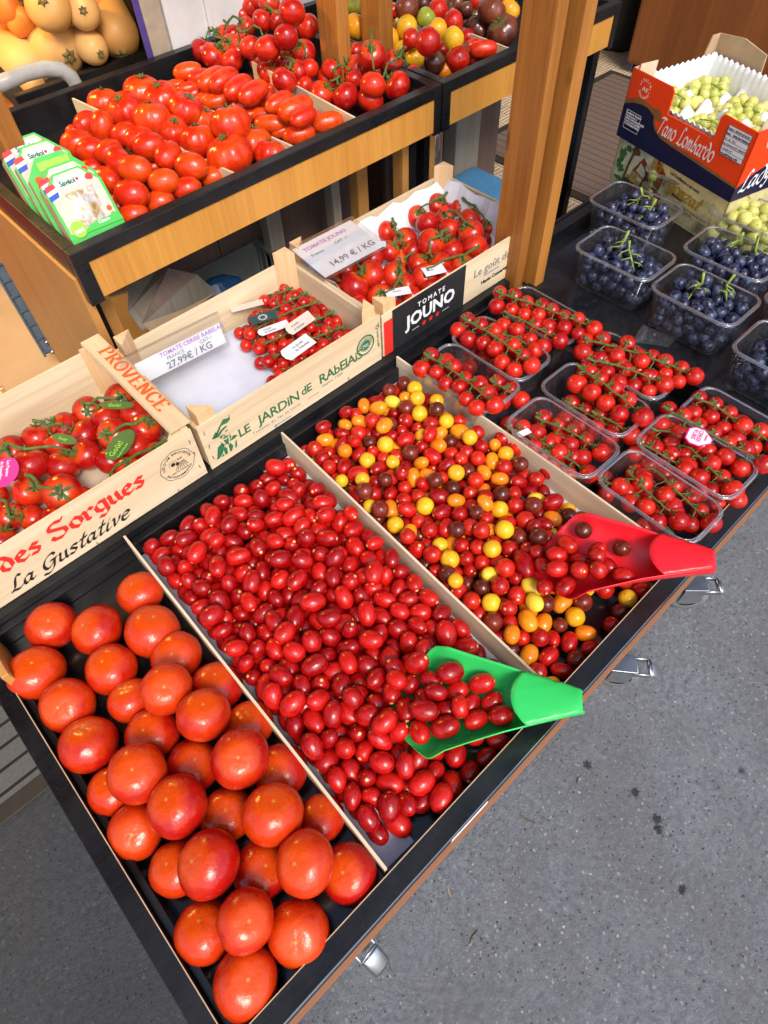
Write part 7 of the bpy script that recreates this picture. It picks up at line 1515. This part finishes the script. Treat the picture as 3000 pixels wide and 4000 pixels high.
for y in (0,.0105,.0215,.0325,.0435,.0545,.065): m._add([(0,y,0),(.070,y,0),(.070,y+.001,0),(0,y+.001,0)], [(0,1,2,3)])
for x in (0,.069): m._add([(x,0,0),(x+.001,0,0),(x+.001,.066,0),(x,.066,0)], [(0,1,2,3)])
m.build('label_rules','navy',of)
for k, (s, bo) in enumerate((('Tara g 360 Scost. ± 8%',.0003),('C. Condiz. N°',0),('Reg. Operatori N° 0003977',0),('Cat.  ab   N.C.',0),('Prod.:    UVA DA TAVOLA',.0003),('Origine:  SICILIA (ITALIA)',.0001))): text(s, .0062, 'navy', FO, .337, .0905+.0109*k, of, bold=bo, lift=.0021)
m = MB(); m.M = FO @ Matrix.Translation((.058,.134,.0010)); ring2d(m,.0190,.0202,30,a0=.25,a1=.75); ring2d(m,.0190,.0202,30,a0=2.4,a1=2.9); ring2d(m,.0190,.0202,40,a0=3.5,a1=5.9); m.build('round_stamp','white',of)
flat_text_arc('ITALIA', .0185, PI*.78, .36, .0095, 'white', FO, .058, .134, of); flat_text_arc('MARCHIO NAZIONALE', .0178, PI*1.12, .165, .0042, 'white', FO, .058, .134, of, True)
text('INE', .0135, 'white', FO, .058, .130, of, align='CENTER', shear=.4, lift=.0012)
m = MB(); m.M = FO @ Matrix.Translation((.016,.028,.0014))
for x0,y0,x1,y1 in ((0,0,.056,.0012),(0,.0448,.056,.046),(0,0,.0012,.046),(.0548,0,.056,.046)): m._add([(x0,y0,0),(x1,y0,0),(x1,y1,0),(x0,y1,0)], [(0,1,2,3)])
m.build('address_frame','white',of)
text('Lombardo Gaetano\nVia Bonanno, 6\n93010 RAVANUSA (AG)\nTel./Fax 0922 879011\nP. IVA 02063790843', .0068, 'white', FO, .019, .0655, of, lift=.0018, bold=.0002)
FE = frame(Vector((nr.x,nr.y,z1)), Vector((nr.x,nr.y,z1))+un, Vector((nr.x,nr.y,z1+1)))
onface(FE, 'navy_field', 'navy', [(0,0),(.3,0),(.3,.06),(.15,.085),(.05,.060),(0,.034)], of, .0006)
pen('Lady Dol', .045, 'white', FE, .012, .022, of, nib=.12, ang=1.0, thin=.045, shear=.25, rot=.08, lift=.0012, width=.20)
# foam liner with cups
fo = MB(); P = []
nx, ny = 150, 110
def hz(u, v):
    x, y = u*.395, v*.275; e = min(x, .395-x, y, .275-y)
    he = .146+.0028*math.sin(x*330)*(1 if min(y, .275-y) < .01 else 0)+.0028*math.sin(y*330)*(1 if min(x, .395-x) < .01 else 0)
    if y < .04 and .125 < x < .315: he = .112+.0028*math.sin(x*330)
    rx_ = min(abs(x-.1317), abs(x-.2633)); ry_ = abs(y-.1375)
    hx = .090+.016*math.cos(y*2*PI/.0688); hy = .090+.016*math.cos(x*2*PI/.0659)
    f = lambda d, w: math.exp(-(d/w)**3) if d > 0 else 1
    return .028+max((he-.028)*f(e, .010), (hx-.028)*f(rx_, .019), (hy-.028)*f(ry_, .019))
for i in range(nx+1):
    P.append([tuple(Vector((fa.x,fa.y,z1))+(nr-fa).normalized()*(.012+.395*i/nx)+un*(.012+.275*j/ny)+Vector((0,0,hz(i/nx,j/ny)))) for j in range(ny+1)])
fo.grid(P).build('foam_liner', 'foam', ob, True, solid=.002)
def grape_pile(cx, cy, z, R, n, label, seed):
    rn = random.Random(seed); t = thing('grape_bunch', label, 'grapes', (cx,cy,z), 0, 'white grape bunches in the orange box'); P = []
    for k in range(n): a = rn.uniform(0, 2*PI); q = R*math.sqrt(rn.random()); P.append([cx+q*math.cos(a), cy+q*math.sin(a), z+rn.uniform(.0,.055)*(1-q/R*.6), rn.uniform(.0125,.0148)])
    P = np.array(P)
    for it in range(60):
        D = P[:,None,:3]-P[None,:,:3]; d = np.linalg.norm(D, axis=2)+1e-9; m = np.clip((P[:,None,3]+P[None,:,3])*.93-d, 0, None); m[np.arange(n),np.arange(n)] = 0
        P[:,:3] += (D/d[...,None]*m[...,None]).sum(1)*.35; P[:,2] -= .0004; P[:,2] = np.maximum(P[:,2], z+.004)
        dx = P[:,:2]-[cx,cy]; rr = np.linalg.norm(dx, axis=1); f = np.where(rr > R, R/rr, 1); P[:,:2] = [cx,cy]+dx*f[:,None]
    for p in P: inst(FM['wgrape'][rn.randrange(2)], 'grape', p[:3], Euler((rn.uniform(-1,1),rn.uniform(-1,1),rn.uniform(0,6))).to_quaternion(), p[3], t)
    b = MB(); c = Vector((cx, cy, P[:,2].max())); e = c+ux*R*.9-un*.01
    b.tube([c-ux*R*.3+Vector((0,0,-.004)), c+ux*R*.3+Vector((0,0,.006)), e+Vector((0,0,.008))], [.0015,.002,.0028], 6)
    for q in range(6):
        s0 = c+ux*R*(-.3+.2*q)+Vector((0,0,.002)); dd = Vector((rn.uniform(-1,1), rn.uniform(-1,1), -.2)).normalized(); b.tube([s0, s0+dd*.014], [.0012,.0008], 5)
    b.build('stalk', 'grape_stem', t, True)
O_ = Vector((fa.x,fa.y,z1))
for k, (u, v, l, n) in enumerate(((.17,.26,'bunch of white grapes in the far left cup of the orange box',34),(.17,.75,'bunch of white grapes in the far back cup of the orange box',30),(.50,.75,'bunch of white grapes in the middle back cup, with a thick stalk',30),(.50,.26,'bunch of white grapes in the middle front cup of the orange box',16),(.84,.72,'bunch of white grapes in the near back cup of the orange box',30))):
    c = O_-(-(nr-fa).normalized())*(.012+.395*u)+un*(.012+.275*v)
    grape_pile(c.x, c.y, z1+.070, .060, int(n*1.25), l, 400+k)
# small litter on the asphalt
for px, py, a, L_, mt, l in ((2060,3200,1.9,.030,'dry_stem','dry straw coloured twig on the asphalt below the green scoop'), (1850,3662,.15,.030,'dry_stem','curved brown twig lying right of the nearest pedal'), (1527,3782,1.2,.016,'stem','tiny green leaf scrap beside the nearest brake pedal'), (1755,3480,1.1,.022,'card','pale straw lying on the asphalt under the price strip'), (2257,3050,.5,.014,'stem','tiny green leaf scrap on the asphalt near the dark splash')):
    p = at(px, py, .002); d = Vector((math.cos(a), math.sin(a), 0)); n = Vector((-d.y, d.x, 0))
    tag(MB().tube([p-d*L_/2, p+n*L_*.08, p+d*L_/2], [.0010,.0014,.0009], 5).build('twig' if mt != 'stem' else 'leaf_scrap', mt), l, 'litter')
# ------------------------------------------------------------------ squashes
def squash(px, py, r, z, L_, ang, label, mat='squash', bulb=1.0, endon=.5, flip=False):
    p = at(px, py, z); R = r*1.15*depth(p)/FPX; endon *= .6; t = thing('butternut_squash' if mat == 'squash' else 'orange_pumpkin', label, 'squash', tuple(p), 0, 'squashes on the tilted stand')
    d = (RIGHT*math.cos(ang)-DOWN*math.sin(ang)); d = (d*(1-endon)-FWD*endon*(1 if not flip else -1)).normalized()
    X = Matrix.Translation(p) @ d.to_track_quat('Z','Y').to_matrix().to_4x4()
    Lm = L_*R; prof = []
    for k in range(25):
        s = k/24; a = -Lm*.5+Lm*s
        rad = R*(.70+.30*1/(1+math.exp(-(s-.48)*10)))*(max(0, 1-abs(2*s-1)**3.2))**.5
        prof.append((rad, a))
    b = MB(); b.M = X; b.lathe(prof, 36); b.build('body', mat, t, True)
    b = MB(); b.M = X @ Matrix.Translation((0,0,Lm*.5)); b.grid([[(r_*(1.25 if k_ % 2 else .8)*math.cos(k_*PI/6), r_*(1.25 if k_ % 2 else .8)*math.sin(k_*PI/6), z_) for k_ in range(12)] for r_, z_ in ((.001,-.001),(R*.09,.002),(R*.15,.003),(R*.21,-.001),(R*.23,-.008))], True); b.build('blossom_scar', 'dry_stem', t)
    return t
Z_ = .86
squash(190,165,92,Z_,2.9,-.72,'large butternut lying in the middle with its dark blossom end forward',endon=.45)
squash(200,38,78,Z_+.10,2.2,-1.2,'butternut at the top with a star shaped stalk scar',endon=1.2)
squash(325,45,58,Z_+.08,2.6,-1.0,'narrow butternut right of the top one',endon=.9)
squash(335,168,54,Z_,3.6,-.75,'slim butternut at the front right with a round stalk scar',endon=.45)
squash(445,85,76,Z_+.02,2.9,-1.35,'upright pear shaped butternut at the right end',endon=-.1)
squash(60,225,84,Z_-.02,3.2,-.62,'large butternut at the lower left of the squash stand',endon=.2)
squash(112,318,42,Z_-.05,2.8,-.6,'small butternut under the grey tubular handle',endon=.2)
squash(25,30,66,Z_+.10,1.7,.3,'orange squash in the top left corner of the picture','squash2',endon=.2)
squash(80,85,50,Z_+.07,1.9,.9,'bright orange pumpkin left of the large butternut','squash2',endon=.3)
squash(10,130,50,Z_+.02,2.2,-.7,'dark orange pumpkin at the left picture edge','squash2',endon=.3)
squash(395,15,40,Z_+.06,1.8,-1.0,'dark orange squash behind the top butternuts','squash2',endon=.4)
# ------------------------------------------------------------------ green carton packs
def pack(bl, br, tl, label, front=True, k=0):
    """carton in the shape of an arch with cut corners, its face between the three given points"""
    fr = frame(bl, br, tl); W = (br-bl).length; H = (fr.inverted() @ tl).y; D = .026
    t = thing('carton_pack', label, 'pack', tuple((bl+br)/2), 0, 'green and white carton packs in the rear counter')
    poly = [(0,-.048),(W,-.048),(W,H*.72),(W*.74,H),(W*.26,H),(0,H*.72)]
    b = MB(); b.M = fr; b.prism(poly, -D, 0); b.build('carton', 'card', t, bevel=.0012)
    b = MB(); b.M = fr @ Matrix.Translation((0,0,.0003)); b._add([(x,y,0) for x,y in poly], [tuple(range(6))]); b.build('green_border', 'green_card', t)
    rn = random.Random(k)
    if front:
        ins = []; 
        ptop = [(0,0),(W,0)]+poly[2:]
        for i in range(len(poly)):
            p, q = Vector((*ptop[i],0)), Vector((*ptop[(i+1)%6],0)); n_ = max(2, int((q-p).length/.008))
            for s in range(n_):
                v = p.lerp(q, s/n_); c = Vector((W/2,H/2,0)); v = c+(v-c)*(.90+rn.uniform(-.012,.012)); ins.append((v.x, v.y+.002))
        b = MB(); b.M = fr @ Matrix.Translation((0,0,.0006)); b._add([(x,y,0) for x,y in ins], [tuple(range(len(ins)))]); face = b.build('printed_face', 'buff', t)
        b = MB(); b.M = fr @ Matrix.Translation((0,0,.0011)); b._add([(x*W,y*H,0) for x,y in ((.26,.74),(.72,.74),(.75,.78),(.72,.91),(.28,.91),(.25,.88))], [tuple(range(6))]); b.build('name_panel', 'white', face)
        text('Savéol', H*.118, 'green_ink', fr, W*.29, H*.785, face, bold=.0004, lift=.0016, space=.95)
        b = MB(); b.M = fr @ Matrix.Translation((W*.61,H*.825,.0018)); disc(b, .0028); b.build('red_dot','red_ink',face)
        b = MB(); b.M = fr @ Matrix.Translation((0,0,.0014))
        b._add([(-.0+x*W,y*H,0) for x,y in ((.03,.76),(.21,.80),(.20,.87),(.04,.85))], [(0,1,2,3)]); b.build('flag_red','flag_red',face)
        b = MB(); b.M = fr @ Matrix.Translation((0,0,.0013)); b._add([(x*W,y*H,0) for x,y in ((.03,.70),(.21,.735),(.21,.80),(.03,.76))], [(0,1,2,3)]); b.build('flag_white','white',face)
        b = MB(); b.M = fr @ Matrix.Translation((0,0,.0014)); b._add([(x*W,y*H,0) for x,y in ((.02,.62),(.19,.655),(.21,.735),(.03,.70))], [(0,1,2,3)]); b.build('flag_blue','flag_blue',face)
        b = MB(); b.M = fr @ Matrix.Translation((0,0,.0013)); b._add([(x,y,0) for x,y in blob(W*.82,H*.80,W*.07,H*.055,10,3,.15)], [tuple(range(10))]); b.build('red_map','flag_red',face)
        b = MB(); b.M = fr; P = []
        for i in range(13):
            P.append([((.27+.50*(i/12))*W+(.02*j/9)*W, (.10+.56*(j/9))*H-.0*i, .0020+.003*math.sin(i*.9+j*.5)*math.sin(PI*i/12)*math.sin(PI*j/9)+.006*math.sin(PI*i/12)*math.sin(PI*j/9)) for j in range(10)])
        b.grid(P); b.build('clear_window', M['window_film'], face, True)
        b = MB(); b.M = fr @ Matrix.Translation((0,0,.0030)); b._add([(x*W,y*H,0) for x,y in ((.30,.0),(1,.0),(1,.06),(.93,.16),(.75,.12),(.55,.13),(.38,.09))], [tuple(range(7))]); b.build('green_wave','green_card',face)
        b = MB(); b.M = fr @ Matrix.Translation((W*.20,H*.10,.0034)); disc(b, W*.135); rs = b.build('round_seal','lime_card',face)
        text('SANS', H*.075, 'white', fr, W*.20, H*.045, rs, align='CENTER', bold=.0004, lift=.0040, rot=.1)
        text('Cœurs-', H*.075, 'white', fr, W*.56, H*.065, face, bold=.0003, lift=.0038, shear=.2)
        b = MB(); b.M = fr @ Matrix.Translation((W*.87,H*.24,.0014)); disc(b, W*.045); disc(b, W*.038, 20, .002, -.012); b.build('red_tomatoes','orange_ink',face)
    else:
        b = MB(); b.M = fr @ Matrix.Translation((0,0,.0010)); b._add([(x*W,y*H,0) for x,y in ((.25,.78),(.80,.78),(.80,.92),(.25,.92))], [(0,1,2,3)]); f = b.build('lime_panel','lime_card',t)
        b = MB(); b.M = fr @ Matrix.Translation((W*.16,H*.66,.0012)); disc(b, W*.07); b.build('orange_tomato','orange_ink',t)
        b = MB(); b.M = fr @ Matrix.Translation((W*.16,H*.56,.0014)); disc(b, W*.07); b.build('red_tomato','red_ink',t)
        text('unɘɘjiq-ɘb', .0001, 'white', fr, W*.9, H*.66, t); 
        m4 = fr @ Matrix.Translation((W*.88,H*.66,.0012)) @ Matrix.Rotation(PI,4,'Z') @ Matrix.Translation((0,-H*.04,0)); text('de-pigeon', H*.10, 'white', m4, 0, 0, t, lift=0, bold=.0004)
    return t
def film_mat():
    m, t, b = nmat('glossy_window_film'); v = coords(t)
    n = noise(t, scaled(t, v, (60,25,60)), 1, 4, .6, 1.5)
    t.links.new(ramp(t, n, [(.35,(.35,.22,.08)),(.5,(.55,.40,.20)),(.62,(.45,.55,.80)),(.7,(.80,.82,.85))]), b.inputs['Base Color'])
    b.inputs['Roughness'].default_value = .12; b.inputs['Specular IOR Level'].default_value = .9; bump(t, b, n, .5, .004); return m
M['window_film'] = film_mat()
def lean(bl, br, tl, zb, zt): return at(*bl, zb), at(*br, zb), at(*tl, zt)
# the pack faces lean back against each other; corners measured in the photograph
Zb, Zt = .850, .965
for k, (bl, br, yb, l, fr_) in enumerate((((278,968),(470,868),None,'front green carton pack with foil window, nearest the tray corner',True), ((245,940),(430,850),None,'second carton pack, mostly hidden by the front one',True), ((178,905),(370,820),None,'plain green back of the third carton pack with upside down writing',False), ((120,845),(330,770),None,'rear carton pack with striped dark window leaning against the post',True), ((-30,790),(110,720),None,'carton pack cut by the left edge of the picture',True))):
    a = Vector(((.327,1.268,.899),(.329,1.300,.901),(.327,1.346,.900),(.328,1.405,.903),(.326,1.452,.902))[k]); rk = random.Random(k+70)
    d = Vector((1, -.03+rk.uniform(-.05,.05), -.03+rk.uniform(-.03,.03))).normalized()*.112; e = Vector((-.010, .060+rk.uniform(-.005,.005), .093))
    pack(a, a+d, a+e, l, fr_, k)
